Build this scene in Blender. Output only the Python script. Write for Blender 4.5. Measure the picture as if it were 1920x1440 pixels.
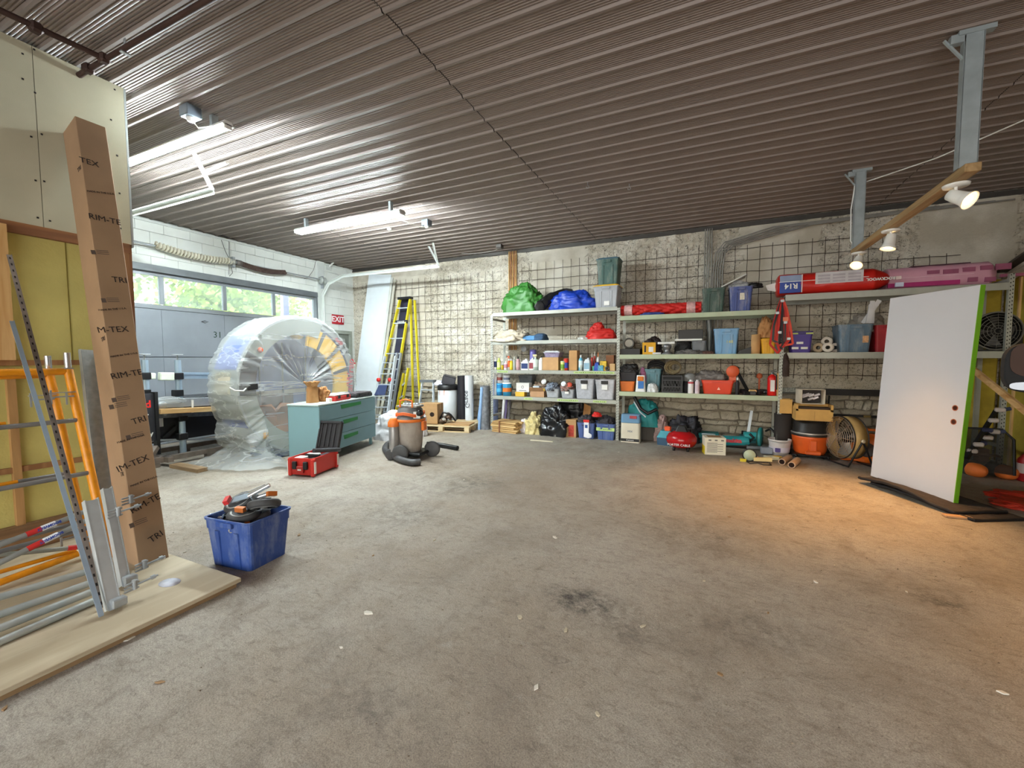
import bpy, bmesh, math, random
from math import pi, sin, cos, radians as rad
from mathutils import Vector, Matrix, noise as mn
V = Vector
random.seed(7)
scn = bpy.context.scene
for o in list(bpy.data.objects): bpy.data.objects.remove(o)
COL = scn.collection

# ------------------------------------------------------------------ camera
FPX, YAW, PITCH, ROLL, CH = 791.6, rad(24.834), rad(3.389), rad(-0.132), 1.5
_f = V((-sin(YAW), cos(YAW), 0)); _r = V((cos(YAW), sin(YAW), 0)); _u = V((0, 0, 1))
FW = cos(PITCH)*_f - sin(PITCH)*_u; UP0 = cos(PITCH)*_u + sin(PITCH)*_f
RT = cos(ROLL)*_r + sin(ROLL)*UP0; UP = -sin(ROLL)*_r + cos(ROLL)*UP0
cam = bpy.data.objects.new('camera', bpy.data.cameras.new('camera')); COL.objects.link(cam)
cam.data.sensor_fit = 'HORIZONTAL'; cam.data.sensor_width = 36; cam.data.lens = FPX*36/1920
cam.data.clip_start = 0.05; cam.data.clip_end = 200
cam.matrix_world = Matrix.Translation((0, 0, CH)) @ Matrix((RT, UP, -FW)).transposed().to_4x4()
scn.camera = cam

# ------------------------------------------------------------------ world, exposure
scn.view_settings.view_transform = 'Standard'; scn.view_settings.look = 'None'
scn.view_settings.gamma = 1; scn.view_settings.use_curve_mapping = False
scn.view_settings.exposure = 1.42
w = bpy.data.worlds.new('world'); scn.world = w; w.use_nodes = True
nt = w.node_tree; bg = nt.nodes['Background']
sky = nt.nodes.new('ShaderNodeTexSky'); sky.sky_type = 'NISHITA'; sky.sun_elevation = rad(50); sky.sun_rotation = rad(200)
sky.sun_disc = False; sky.air_density = 1.5; sky.dust_density = 4.0
mixw = nt.nodes.new('ShaderNodeMixRGB'); mixw.inputs[0].default_value = 0.55; mixw.inputs[2].default_value = (3.6, 3.7, 3.8, 1)
nt.links.new(sky.outputs[0], mixw.inputs[1]); nt.links.new(mixw.outputs[0], bg.inputs[0])
bg.inputs[1].default_value = 0.7
sun = bpy.data.objects.new('sun', bpy.data.lights.new('sun', 'SUN')); COL.objects.link(sun)
sun.data.energy = 2.6; sun.data.angle = rad(2); sun.rotation_euler = (rad(35), rad(-20), rad(60))

# ------------------------------------------------------------------ helpers
def ray(x, y): return ((x-960)/FPX)*RT + (-(y-720)/FPX)*UP + FW
def on(x, y, ax, v):
    d = ray(x, y); o = V((0, 0, CH)); return o + d*((v-o[ax])/d[ax])
def fz(x, y, z=0.0): return on(x, y, 2, z)
def wy(x, y, Y): return on(x, y, 1, Y)
def wx(x, y, X): return on(x, y, 0, X)
def TR(x=0, y=0, z=0, rz=0, rx=0, ry=0):
    return Matrix.Translation((x, y, z)) @ Matrix.Rotation(rz, 4, 'Z') @ Matrix.Rotation(rx, 4, 'X') @ Matrix.Rotation(ry, 4, 'Y')
def lin(h):
    h = h.lstrip('#'); c = [int(h[i:i+2], 16)/255 for i in (0, 2, 4)]
    return tuple([(x/12.92 if x <= .04045 else ((x+.055)/1.055)**2.4) for x in c]+[1])
MC = {}
def mt(hexc, rough=.6, metal=0, var=.12, vs=6, bump=0, bs=80, dust=0, dustc='#b9b2a6', alpha=1, tr=0, emit=0, name=None, ior=1.45):
    key = (hexc, rough, metal, var, vs, bump, bs, dust, dustc, alpha, tr, emit)
    if key in MC: return MC[key]
    m = bpy.data.materials.new(name or 'paint'); m.use_nodes = True; t = m.node_tree; b = t.nodes['Principled BSDF']
    c = lin(hexc); b.inputs['Base Color'].default_value = c
    b.inputs['Roughness'].default_value = rough; b.inputs['Metallic'].default_value = metal; b.inputs['IOR'].default_value = ior
    if alpha < 1: b.inputs['Alpha'].default_value = alpha
    if tr: b.inputs['Transmission Weight'].default_value = tr
    if emit:
        b.inputs['Emission Color'].default_value = c; b.inputs['Emission Strength'].default_value = emit
    tc = t.nodes.new('ShaderNodeTexCoord')
    last = None
    if var:
        n = t.nodes.new('ShaderNodeTexNoise'); n.inputs['Scale'].default_value = vs; n.inputs['Detail'].default_value = 6
        t.links.new(tc.outputs['Object'], n.inputs['Vector'])
        r = t.nodes.new('ShaderNodeMapRange'); r.inputs[1].default_value = .3; r.inputs[2].default_value = .7
        r.inputs[3].default_value = 1-var; r.inputs[4].default_value = 1+var
        t.links.new(n.outputs[0], r.inputs[0])
        mx = t.nodes.new('ShaderNodeVectorMath'); mx.operation = 'SCALE'; mx.inputs[0].default_value = c[:3]
        t.links.new(r.outputs[0], mx.inputs['Scale']); last = mx.outputs[0]
    if dust:
        n2 = t.nodes.new('ShaderNodeTexNoise'); n2.inputs['Scale'].default_value = 4; n2.inputs['Detail'].default_value = 8; n2.inputs['Roughness'].default_value = .7
        mp = t.nodes.new('ShaderNodeMapping'); mp.inputs['Scale'].default_value = (2.5, 2.5, .8)
        t.links.new(tc.outputs['Object'], mp.inputs[0]); t.links.new(mp.outputs[0], n2.inputs['Vector'])
        r2 = t.nodes.new('ShaderNodeMapRange'); r2.inputs[1].default_value = .48; r2.inputs[2].default_value = .68; r2.inputs[3].default_value = 0; r2.inputs[4].default_value = dust
        t.links.new(n2.outputs[0], r2.inputs[0])
        m2 = t.nodes.new('ShaderNodeMixRGB'); m2.inputs[1].default_value = c; m2.inputs[2].default_value = lin(dustc)
        if last: t.links.new(last, m2.inputs[1])
        t.links.new(r2.outputs[0], m2.inputs[0]); last = m2.outputs[0]
    if last: t.links.new(last, b.inputs['Base Color'])
    if bump:
        n3 = t.nodes.new('ShaderNodeTexNoise'); n3.inputs['Scale'].default_value = bs; n3.inputs['Detail'].default_value = 4
        t.links.new(tc.outputs['Object'], n3.inputs['Vector'])
        bp = t.nodes.new('ShaderNodeBump'); bp.inputs['Strength'].default_value = bump; bp.inputs['Distance'].default_value = .01
        t.links.new(n3.outputs[0], bp.inputs['Height']); t.links.new(bp.outputs[0], b.inputs['Normal'])
    MC[key] = m; return m
def wood(hexc, hex2, axis='X', sc=14, rough=.65, knots=False, stretch=.08):
    key = ('wood', hexc, hex2, axis, sc)
    if key in MC: return MC[key]
    m = bpy.data.materials.new('wood'); m.use_nodes = True; t = m.node_tree; b = t.nodes['Principled BSDF']; b.inputs['Roughness'].default_value = rough
    tc = t.nodes.new('ShaderNodeTexCoord'); mp = t.nodes.new('ShaderNodeMapping')
    s = [1, 1, 1]; s['XYZ'.index(axis)] = stretch; mp.inputs['Scale'].default_value = s
    n = t.nodes.new('ShaderNodeTexNoise'); n.inputs['Scale'].default_value = sc; n.inputs['Detail'].default_value = 8; n.inputs['Distortion'].default_value = .8
    cr = t.nodes.new('ShaderNodeValToRGB'); cr.color_ramp.elements[0].position = .35; cr.color_ramp.elements[1].position = .65
    cr.color_ramp.elements[0].color = lin(hex2); cr.color_ramp.elements[1].color = lin(hexc)
    t.links.new(tc.outputs['Object'], mp.inputs[0]); t.links.new(mp.outputs[0], n.inputs['Vector']); t.links.new(n.outputs[0], cr.inputs[0]); t.links.new(cr.outputs[0], b.inputs['Base Color'])
    MC[key] = m; return m

XF = {}
class MB:
    def __init__(s): s.v = []; s.f = []; s.s = []
    def add(s, vs, fs, m=None, smooth=False):
        k = len(s.v)
        s.v += [tuple(m @ V(p)) if m else tuple(p) for p in vs]
        s.f += [tuple(i+k for i in f) for f in fs]; s.s += [smooth]*len(fs); return s
    def box(s, c, d, m=None):
        x, y, z = c; a, b, h = d[0]/2, d[1]/2, d[2]/2
        vs = [(x+i*a, y+j*b, z+k*h) for k in (-1, 1) for j in (-1, 1) for i in (-1, 1)]
        return s.add(vs, [(0, 2, 3, 1), (4, 5, 7, 6), (0, 1, 5, 4), (2, 6, 7, 3), (0, 4, 6, 2), (1, 3, 7, 5)], m)
    def b0(s, x0, x1, y0, y1, z0, z1, m=None): return s.box(((x0+x1)/2, (y0+y1)/2, (z0+z1)/2), (abs(x1-x0), abs(y1-y0), abs(z1-z0)), m)
    def frus(s, z0, z1, a0, b0, a1, b1, m=None, n=0, r=0.0, cap0=True, cap1=True, off=(0, 0)):
        # rounded rectangle frustum
        def ring(a, b, z, dx=0, dy=0):
            if n == 0: return [(dx-a/2, dy-b/2, z), (dx+a/2, dy-b/2, z), (dx+a/2, dy+b/2, z), (dx-a/2, dy+b/2, z)]
            o = []
            for (sx, sy, t0) in ((1, -1, -pi/2), (1, 1, 0), (-1, 1, pi/2), (-1, -1, pi)):
                for i in range(n+1):
                    t = t0+i*pi/2/n; o.append((dx+sx*(a/2-r)+r*cos(t), dy+sy*(b/2-r)+r*sin(t), z))
            return o
        A = ring(a0, b0, z0); B = ring(a1, b1, z1, *off); k = len(A)
        fs = [(i, (i+1) % k, k+(i+1) % k, k+i) for i in range(k)]
        if cap0: fs.append(tuple(range(k-1, -1, -1)))
        if cap1: fs.append(tuple(range(k, 2*k)))
        return s.add(A+B, fs, m)
    def bar(s, p, q, w_, h_, up=(0, 0, 1), m=None):
        p = V(p); q = V(q); d = (q-p).normalized(); u = V(up); sd = d.cross(u)
        if sd.length < 1e-4: sd = d.cross(V((0, 1, 0)))
        sd.normalize(); u = sd.cross(d).normalized()
        vs = [e+sd*(i*w_/2)+u*(j*h_/2) for e in (p, q) for (i, j) in ((-1, -1), (1, -1), (1, 1), (-1, 1))]
        return s.add(vs, [(3, 2, 1, 0), (4, 5, 6, 7), (0, 1, 5, 4), (1, 2, 6, 5), (2, 3, 7, 6), (3, 0, 4, 7)], m)
    def tube(s, pts, r, n=8, m=None, cap=True, closed=False, hollow=False):
        pts = [V(p) for p in pts]; k = len(pts); vs = []; fs = []
        rs = r if isinstance(r, (list, tuple)) else [r]*k
        prev = None
        for i, p in enumerate(pts):
            if closed: d = pts[(i+1) % k]-pts[i-1]
            else: d = pts[min(i+1, k-1)]-pts[max(i-1, 0)]
            d = d.normalized() if d.length > 1e-9 else V((0, 0, 1))
            if prev is None:
                a = V((0, 0, 1)) if abs(d.z) < .9 else V((1, 0, 0)); u = d.cross(a).normalized()
            else:
                u = prev-d*prev.dot(d)
                u = u.normalized() if u.length > 1e-6 else d.orthogonal().normalized()
            prev = u; w2 = d.cross(u)
            vs += [p+(u*cos(2*pi*j/n)+w2*sin(2*pi*j/n))*rs[i] for j in range(n)]
        for i in range(k if closed else k-1):
            a = i*n; b = ((i+1) % k)*n
            fs += [(a+j, a+(j+1) % n, b+(j+1) % n, b+j) for j in range(n)]
        s.add(vs, fs, m, n > 5)
        if cap and not closed and not hollow:
            s.add(vs[:n], [tuple(range(n-1, -1, -1))], m); s.add(vs[-n:], [tuple(range(n))], m)
        return s
    def lathe(s, prof, n=16, m=None, smooth=True, cap=True):
        vs = []; fs = []
        for (r, z) in prof: vs += [(r*cos(2*pi*j/n), r*sin(2*pi*j/n), z) for j in range(n)]
        for i in range(len(prof)-1):
            fs += [(i*n+j, i*n+(j+1) % n, (i+1)*n+(j+1) % n, (i+1)*n+j) for j in range(n)]
        s.add(vs, fs, m, smooth)
        if cap:
            if prof[0][0] > 1e-5: s.add(vs[:n], [tuple(range(n-1, -1, -1))], m)
            if prof[-1][0] > 1e-5: s.add(vs[-n:], [tuple(range(n))], m)
        return s
    def prism(s, poly, z0, z1, m=None):
        k = len(poly); vs = [(x, y, z0) for x, y in poly]+[(x, y, z1) for x, y in poly]
        return s.add(vs, [tuple(range(k-1, -1, -1)), tuple(range(k, 2*k))]+[(i, (i+1) % k, k+(i+1) % k, k+i) for i in range(k)], m)
    def grid(s, fn, nu, nv, m=None, smooth=True, cu=False):
        vs = [fn(i/nu if cu else i/(nu-1), j/(nv-1)) for j in range(nv) for i in range(nu)]
        fs = []
        for j in range(nv-1):
            for i in range(nu if cu else nu-1):
                fs.append((j*nu+i, j*nu+(i+1) % nu, (j+1)*nu+(i+1) % nu, (j+1)*nu+i))
        return s.add(vs, fs, m, smooth)
    def build(s, name, mat, parent=None, w=False, bevel=0, loc=None, solid=0):
        me = bpy.data.meshes.new(name); vs = s.v
        if w and parent is not None and parent.name in XF:
            inv = XF[parent.name].inverted(); vs = [tuple(inv @ V(p)) for p in vs]
        if loc is not None: vs = [(a-loc[0], b-loc[1], c-loc[2]) for a, b, c in vs]
        me.from_pydata(vs, [], s.f); me.polygons.foreach_set('use_smooth', s.s)
        if bevel or solid:
            bm = bmesh.new(); bm.from_mesh(me)
            if bevel:
                es = [e for e in bm.edges if len(e.link_faces) == 2 and e.calc_face_angle(0) > .6]
                bmesh.ops.bevel(bm, geom=es, offset=bevel, segments=1, affect='EDGES', clamp_overlap=True)
            if solid: bmesh.ops.solidify(bm, geom=bm.faces[:], thickness=solid)
            bm.to_mesh(me); bm.free()
        me.update()
        if mat: me.materials.append(mat)
        o = bpy.data.objects.new(name, me); COL.objects.link(o)
        if loc is not None: o.location = loc
        if parent is not None:
            o.parent = parent
            XF[o.name] = XF.get(parent.name, Matrix())
        else: XF[o.name] = Matrix.Translation(loc) if loc is not None else Matrix()
        return o
def tag(o, label, cat, group=None):
    o['label'] = label; o['category'] = cat
    if group: o['group'] = group
    return o
def thing(name, label, cat, loc=(0, 0, 0), rz=0, group=None):
    o = bpy.data.objects.new(name, None); COL.objects.link(o); o.location = loc; o.rotation_euler = (0, 0, rz)
    o.empty_display_size = .05
    XF[o.name] = Matrix.Translation(loc) @ Matrix.Rotation(rz, 4, 'Z')
    return tag(o, label, cat, group)
def struct(o): o['kind'] = 'structure'; return o
def stuff(o): o['kind'] = 'stuff'; return o
def lettering(s_, size, mat, parent, m, name='lettering', ext=.0008, w=False, align='CENTER', bold=0, xs=1):
    cu = bpy.data.curves.new('txt', 'FONT'); cu.body = s_; cu.size = size; cu.align_x = align; cu.align_y = 'CENTER'; cu.extrude = ext; cu.offset = bold; cu.resolution_u = 2
    ob = bpy.data.objects.new('txt', cu); COL.objects.link(ob)
    dg = bpy.context.evaluated_depsgraph_get(); me = bpy.data.meshes.new_from_object(ob.evaluated_get(dg))
    bpy.data.objects.remove(ob); me.materials.clear(); me.materials.append(mat)
    M_ = m @ Matrix.Diagonal((xs, 1, 1, 1))
    if w and parent is not None and parent.name in XF: M_ = XF[parent.name].inverted() @ M_
    me.transform(M_); o = bpy.data.objects.new(name, me); COL.objects.link(o); o.parent = parent; return o
def frame(o, xdir, ydir):
    x = V(xdir).normalized(); z = x.cross(V(ydir)).normalized(); y = z.cross(x)
    return Matrix.Translation(o) @ Matrix((x, y, z)).transposed().to_4x4()
def dup(root, loc, rz, label=None, group=None):
    c = root.copy(); COL.objects.link(c); c.location = loc; c.rotation_euler = (0, 0, rz)
    if label: c['label'] = label
    if group: c['group'] = group
    XF[c.name] = Matrix.Translation(loc) @ Matrix.Rotation(rz, 4, 'Z')
    for ch in list(root.children):
        a = ch.copy(); COL.objects.link(a); a.parent = c
        for g in list(ch.children):
            b = g.copy(); COL.objects.link(b); b.parent = a
    return c

ZC = 3.88; YW = 8.6; XG = -8.65; XP = -4.67
GALV = mt('#a9b2b5', .4, .35, .15, 18, .05, 60, name='galvanised')
DARK = mt('#1d1c1d', .5, 0, .2); BLACK = mt('#141416', .45, 0, .15, 10, .05, 90)
WHITE = mt('#e8e8e4', .5, 0, .04); CARD = mt('#b08a5e', .85, 0, .08, 12, .05, 100, name='cardboard')
KRAFT = mt('#a9794a', .85, 0, .12, 9, .3, 30); CHROME = mt('#c9ccd0', .2, .8, .03)
STEEL = mt('#a2a7aa', .38, .4, .12, 20); PINE = wood('#e0bd86', '#c2965c', 'Z'); PINEX = wood('#dcbc88', '#b98d55', 'X'); PINEY = wood('#dcbc88', '#b98d55', 'Y')

# ------------------------------------------------------------------ floor
def floor_mat():
    m = bpy.data.materials.new('concrete_floor'); m.use_nodes = True; t = m.node_tree; b = t.nodes['Principled BSDF']
    tc = t.nodes.new('ShaderNodeTexCoord')
    def ns(sc, det=8, ro=.6, sx=1, sy=1, dist=0):
        mp = t.nodes.new('ShaderNodeMapping'); mp.inputs['Scale'].default_value = (sx, sy, 1); mp.inputs['Rotation'].default_value = (0, 0, .5)
        n = t.nodes.new('ShaderNodeTexNoise'); n.inputs['Scale'].default_value = sc; n.inputs['Detail'].default_value = det; n.inputs['Roughness'].default_value = ro; n.inputs['Distortion'].default_value = dist
        t.links.new(tc.outputs['Object'], mp.inputs[0]); t.links.new(mp.outputs[0], n.inputs['Vector']); return n.outputs[0]
    def ramp(src, a, b_, c0, c1):
        r = t.nodes.new('ShaderNodeMapRange'); r.inputs[1].default_value = a; r.inputs[2].default_value = b_; r.inputs[3].default_value = c0; r.inputs[4].default_value = c1
        t.links.new(src, r.inputs[0]); return r.outputs[0]
    def mix(f, a, b_, typ='MIX'):
        x = t.nodes.new('ShaderNodeMixRGB'); x.blend_type = typ
        for i, s in enumerate((f, a, b_)):
            if hasattr(s, 'is_linked'): t.links.new(s, x.inputs[i])
            else: x.inputs[i].default_value = s
        return x.outputs[0]
    c = mix(ramp(ns(.55, 6, .6), .38, .62, 0, 1), lin('#c0b8ab'), lin('#ad9f8d'))
    c = mix(ramp(ns(1.6, 8, .75, 1, 1, .4), .47, .68, 0, .6), c, lin('#857768'))
    c = mix(ramp(ns(3.2, 9, .8, 1, .35), .54, .72, 0, .7), c, lin('#6f6457'))
    c = mix(ramp(ns(5, 9, .8, .4, 1, .6), .58, .7, 0, .5), c, lin('#c3bdb2'))
    c = mix(ramp(ns(22, 6, .85, .5, 1, 1), .5, .34, 0, .55), c, lin('#5d5347'))
    c = mix(ramp(ns(38, 4, .8), .3, .75, .3, -.05), c, lin('#564d43'))
    c = mix(ramp(ns(150, 3, .9), .36, .58, .6, 0), c, lin('#4a423a'))
    # scuffed oil stains where the photograph has them
    for (px, py, rx, ry, a) in ((1088, 1125, .16, .1, .75), (1180, 1180, .2, .08, .35), (885, 905, .28, .3, .4), (1420, 1180, .3, .1, .3), (700, 1330, .25, .1, .25), (1760, 1125, .1, .12, .5), (1300, 1000, .35, .25, .3), (760, 965, .3, .2, .3)):
        p = fz(px, py); mp = t.nodes.new('ShaderNodeMapping'); mp.vector_type = 'TEXTURE'
        mp.inputs['Location'].default_value = p; mp.inputs['Scale'].default_value = (rx*2, ry*2, 1)
        g = t.nodes.new('ShaderNodeTexGradient'); g.gradient_type = 'SPHERICAL'
        t.links.new(tc.outputs['Object'], mp.inputs[0]); t.links.new(mp.outputs[0], g.inputs[0])
        mu = t.nodes.new('ShaderNodeMath'); mu.operation = 'MULTIPLY'; t.links.new(ramp(g.outputs[0], 0, .7, 0, a*1.6), mu.inputs[0]); t.links.new(ramp(ns(9, 6, .8), .42, .62, 0, 1), mu.inputs[1])
        mu.use_clamp = True
        c = mix(mu.outputs[0], c, lin('#3d3832'))
    t.links.new(c, b.inputs['Base Color'])
    b.inputs['Roughness'].default_value = .72
    t.links.new(ramp(ns(2.5, 6, .7), .35, .65, .5, .85), b.inputs['Roughness'])
    bp = t.nodes.new('ShaderNodeBump'); bp.inputs['Strength'].default_value = .6; bp.inputs['Distance'].default_value = .015
    t.links.new(ns(55, 6, .8), bp.inputs['Height']); t.links.new(bp.outputs[0], b.inputs['Normal'])
    return m
mb = MB(); mb.b0(-8.9, 6.9, -5.2, 8.9, -.2, 0); struct(mb.build('floor', floor_mat()))

# ------------------------------------------------------------------ ceiling: ribbed steel sheets
RP = .2095
def ceil_prof():
    pts = []
    for k in range(4):
        y = k*RP
        pts += [(y, 0), (y+.012, .022), (y+.034, .022), (y+.046, 0)]
        nm = 7; st = (RP-.046)/nm
        for j in range(nm):
            a = y+.046+j*st; pts += [(a+st*.3, .0), (a+st*.5, .006), (a+st*.8, .006)]
    pts.append((4*RP+.012, 0)); return pts
CM = mt('#82766f', .5, .2, .05, 1.3, .01, 30, name='ceiling_steel')
ceil = struct(MB().b0(-8.9, 6.9, -5.2, 8.9, ZC+.05, ZC+.14).build('ceiling', mt('#2c2927', .8)))
cols = [(-8.66, -6.519), (-6.511, -2.087), (-2.077, 2.366), (2.374, 6.85)]
for (x0, x1) in cols:
    base = None
    y = 8.6-2.378; y0 = 2.378-RP*36
    for k in range(17):
        yy = y0+k*4*RP+.0
        if yy > 8.5: break
        if base is None:
            m_ = MB(); pr = ceil_prof()
            vs = [(x, a, -b) for x in (0, x1-x0) for a, b in pr]; n_ = len(pr)
            m_.add(vs, [(i, n_+i, n_+i+1, i+1) for i in range(n_-1)])
            base = m_.build('panel', CM, ceil); o = base
        else:
            o = base.copy(); COL.objects.link(o)
        o.location = (x0, yy, ZC+.022+random.uniform(-.002, .002)); o.rotation_euler = (0, random.uniform(-.0006, .0006), 0)
# dark joint strip behind sheet ends
for xs in (-6.515, -2.082, 2.37): MB().b0(xs-.02, xs+.02, -5.2, 8.6, ZC+.023, ZC+.029).build('joint', mt('#3c3836', .7), ceil)

# ------------------------------------------------------------------ stone wall
def stone_mat(c1, c2, pit):
    m = bpy.data.materials.new('whitewashed_stone'); m.use_nodes = True; t = m.node_tree; b = t.nodes['Principled BSDF']; b.inputs['Roughness'].default_value = .9
    tc = t.nodes.new('ShaderNodeTexCoord')
    n = t.nodes.new('ShaderNodeTexNoise'); n.inputs['Scale'].default_value = 2.2; n.inputs['Detail'].default_value = 7
    t.links.new(tc.outputs['Object'], n.inputs['Vector'])
    cr = t.nodes.new('ShaderNodeValToRGB'); cr.color_ramp.elements[0].position = .4; cr.color_ramp.elements[1].position = .62; cr.color_ramp.elements[0].color = lin(c2); cr.color_ramp.elements[1].color = lin(c1)
    t.links.new(n.outputs[0], cr.inputs[0])
    n2 = t.nodes.new('ShaderNodeTexNoise'); n2.inputs['Scale'].default_value = 24; n2.inputs['Detail'].default_value = 6; n2.inputs['Roughness'].default_value = .8; n2.inputs['Distortion'].default_value = 1.2
    t.links.new(tc.outputs['Object'], n2.inputs['Vector'])
    r = t.nodes.new('ShaderNodeMapRange'); r.inputs[1].default_value = .39; r.inputs[2].default_value = .46; r.inputs[3].default_value = pit; r.inputs[4].default_value = 0
    t.links.new(n2.outputs[0], r.inputs[0])
    at = t.nodes.new('ShaderNodeAttribute'); at.attribute_name = 'rough'
    mu = t.nodes.new('ShaderNodeMath'); mu.operation = 'MULTIPLY'; t.links.new(r.outputs[0], mu.inputs[0]); t.links.new(at.outputs['Fac'], mu.inputs[1])
    mx = t.nodes.new('ShaderNodeMixRGB'); mx.inputs[2].default_value = lin('#3b3630'); t.links.new(mu.outputs[0], mx.inputs[0]); t.links.new(cr.outputs[0], mx.inputs[1])
    t.links.new(mx.outputs[0], b.inputs['Base Color'])
    bp = t.nodes.new('ShaderNodeBump'); bp.inputs['Strength'].default_value = .5; bp.inputs['Distance'].default_value = .02; t.links.new(n2.outputs[0], bp.inputs['Height']); t.links.new(bp.outputs[0], b.inputs['Normal'])
    return m
SM = stone_mat('#d2cbbc', '#b9b09e', .9); SM2 = stone_mat('#c5bcaa', '#9f9480', .8)
wall_back = struct(MB().b0(-8.9, 6.9, YW+.03, YW+.35, -.1, ZC+.05).build('wall_back', mt('#857c6d', .95, 0, .35, 7, .5, 25)))
patches = [(736, 506, 800, 640), (1000, 466, 1100, 560), (1005, 600, 1060, 640), (1392, 425, 1535, 560), (1725, 385, 1900, 520), (1478, 575, 1525, 620), (672, 500, 790, 520)]
PP = []
for a, b_, c, d in patches:
    p = wy(a, b_, YW); q = wy(c, d, YW); PP.append((p.x, q.x, q.z, p.z))
NU, NV = 520, 140
Z0 = .95
def up_fn(i, j):
    x = -8.75+i*15.5; z = Z0-.05+j*(ZC+.03-Z0+.05)
    k = 1.0
    for (xa, xb, za, zb) in PP:
        if xa-.05 < x < xb+.05 and za-.05 < z < zb+.05:
            ww = .08*mn.noise(V((x*6, z*6, 3)))
            if xa-ww < x < xb+ww and za-ww < z < zb+ww: k = .0
    cells = mn.voronoi(V((x*3.2, z*5.5, 0)))[0]
    joint = min(1, (cells[1]-cells[0])*5)
    d = (.018*joint+.022*mn.noise(V((x*9, z*9, 1)))+.012*mn.noise(V((x*24, z*24, 5))))*k + (1-k)*.018
    return x, z, d, k
vs = []; at = []
for j in range(NV):
    for i in range(NU):
        x, z, d, k = up_fn(i/(NU-1), j/(NV-1)); vs.append((x, YW-d, z)); at.append(k)
m_ = MB(); m_.add(vs, [(j*NU+i, j*NU+i+1, (j+1)*NU+i+1, (j+1)*NU+i) for j in range(NV-1) for i in range(NU-1)], None, False)
o = m_.build('rough_render', SM, wall_back); o['label'] = 'rough whitewashed render over rubble stone'
a_ = o.data.attributes.new('rough', 'FLOAT', 'POINT'); a_.data.foreach_set('value', at)
# lower courses, stone by stone
random.seed(21)
rows = [-.02, .12, .27, .38, .55, .68, .8, Z0+.02]
def zr(k, x): return rows[k]+(0 if k in (0, len(rows)-1) else .045*mn.noise(V((x*1.3, k*3.7, 0)))+.02*mn.noise(V((x*5, k, 2))))
for k in range(len(rows)-1):
    x = -8.3+random.uniform(-.2, .2); tl_ = random.uniform(-.03, .03)
    while x < 4.3:
        w_ = random.choice((.12, .2, .28, .38, .5, .65))*random.uniform(.85, 1.15); g = random.uniform(.003, .011)
        pr = random.uniform(.006, .038); j = lambda s=.014: random.uniform(-s, s); tr_ = random.uniform(-.035, .035)
        n = 3; bk = []
        for i in range(n+1): f = i/n; xx = x+tl_*-.5+(w_+(-tr_*.5+tl_*.5))*f; bk.append((xx+(g if i == 0 else -g if i == n else j(.01)), zr(k, xx)+g+(j(.008) if 0 < i < n else abs(j(.02)))))
        for i in range(n, -1, -1): f = i/n; xx = x+tl_*.5+(w_+(tr_*.5-tl_*.5))*f; bk.append((xx+(g if i == 0 else -g if i == n else j(.01)), zr(k+1, xx)-g-(j(.008) if 0 < i < n else abs(j(.02)))))
        m2 = len(bk); cx, cz = x+w_/2, (zr(k, x)+zr(k+1, x))/2
        fr = [(a+(cx-a)*.06, b+(cz-b)*.12) for a, b in bk]
        vs = [(a, YW+.03, b) for a, b in bk]+[(a, YW-pr+.012, b) for a, b in bk]+[(a, YW-pr+j(.009), b) for a, b in fr]+[(cx+j(.03), YW-pr-random.uniform(0, .015), cz)]
        fs = [(i, (i+1) % m2, m2+(i+1) % m2, m2+i) for i in range(m2)]+[(m2+i, m2+(i+1) % m2, 2*m2+(i+1) % m2, 2*m2+i) for i in range(m2)]+[(2*m2+i, 2*m2+(i+1) % m2, 3*m2) for i in range(m2)]
        m_ = MB(); m_.add(vs, fs); o = m_.build('stone', SM2, wall_back, loc=(cx, YW, cz))
        a_ = o.data.attributes.new('rough', 'FLOAT', 'POINT'); a_.data.foreach_set('value', [random.choice((.3, .6, .9))]*len(vs))
        x += w_; tl_ = tr_
# reinforcing wire mesh hung on the wall
RUST = mt('#3a2a22', .8, .4, .3, 20)
random.seed(4)
def wire_mesh(x0, x1, z0, z1, holes=(), y=YW-.055):
    m_ = MB(); nx = int((x1-x0)/.186); nz = int((z1-z0)/.2)
    def hole(x, z): return any(a < x < b and c < z < d for a, b, c, d in holes)
    for i in range(nx+1):
        x = x0+i*.186; seg = []; dx = random.uniform(-.008, .008)
        for k in range(nz*2+1):
            z = z0-.06+k*(z1-z0+.12)/(nz*2)
            if hole(x, z):
                if len(seg) > 1: m_.tube(seg, .0042, 4)
                seg = []
            else: seg.append((x+dx+random.uniform(-.004, .004), y+random.uniform(-.012, .006), z))
        if len(seg) > 1: m_.tube(seg, .0042, 4)
    for k in range(nz+1):
        z = z0+k*.2; seg = []; dz = random.uniform(-.006, .006); n2 = nx*2
        for i in range(n2+1):
            x = x0-.06+i*(x1-x0+.12)/n2
            if hole(x, z):
                if len(seg) > 1: m_.tube(seg, .0042, 4)
                seg = []
            else: seg.append((x, y-.006+random.uniform(-.004, .004), z+dz+random.uniform(-.006, .006)))
        if len(seg) > 1: m_.tube(seg, .0042, 4)
    o = m_.build('wire_mesh', RUST, wall_back); o['label'] = 'rusty reinforcing wire mesh on stone wall'; return o
wire_mesh(-8.15, -4.3, 1.25, 3.42, [(-7.4, -6.75, 1.9, 2.35)])
wire_mesh(-3.72, -.12, 1.2, 3.5, [(-2.0, -1.1, 1.2, 1.6), (-3.3, -2.9, 1.85, 2.05)])
wire_mesh(.22, 3.3, 1.22, 3.42, [(2.5, 3.4, 3.1, 3.5), (.9, 1.35, 1.6, 2.1)])
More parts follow.
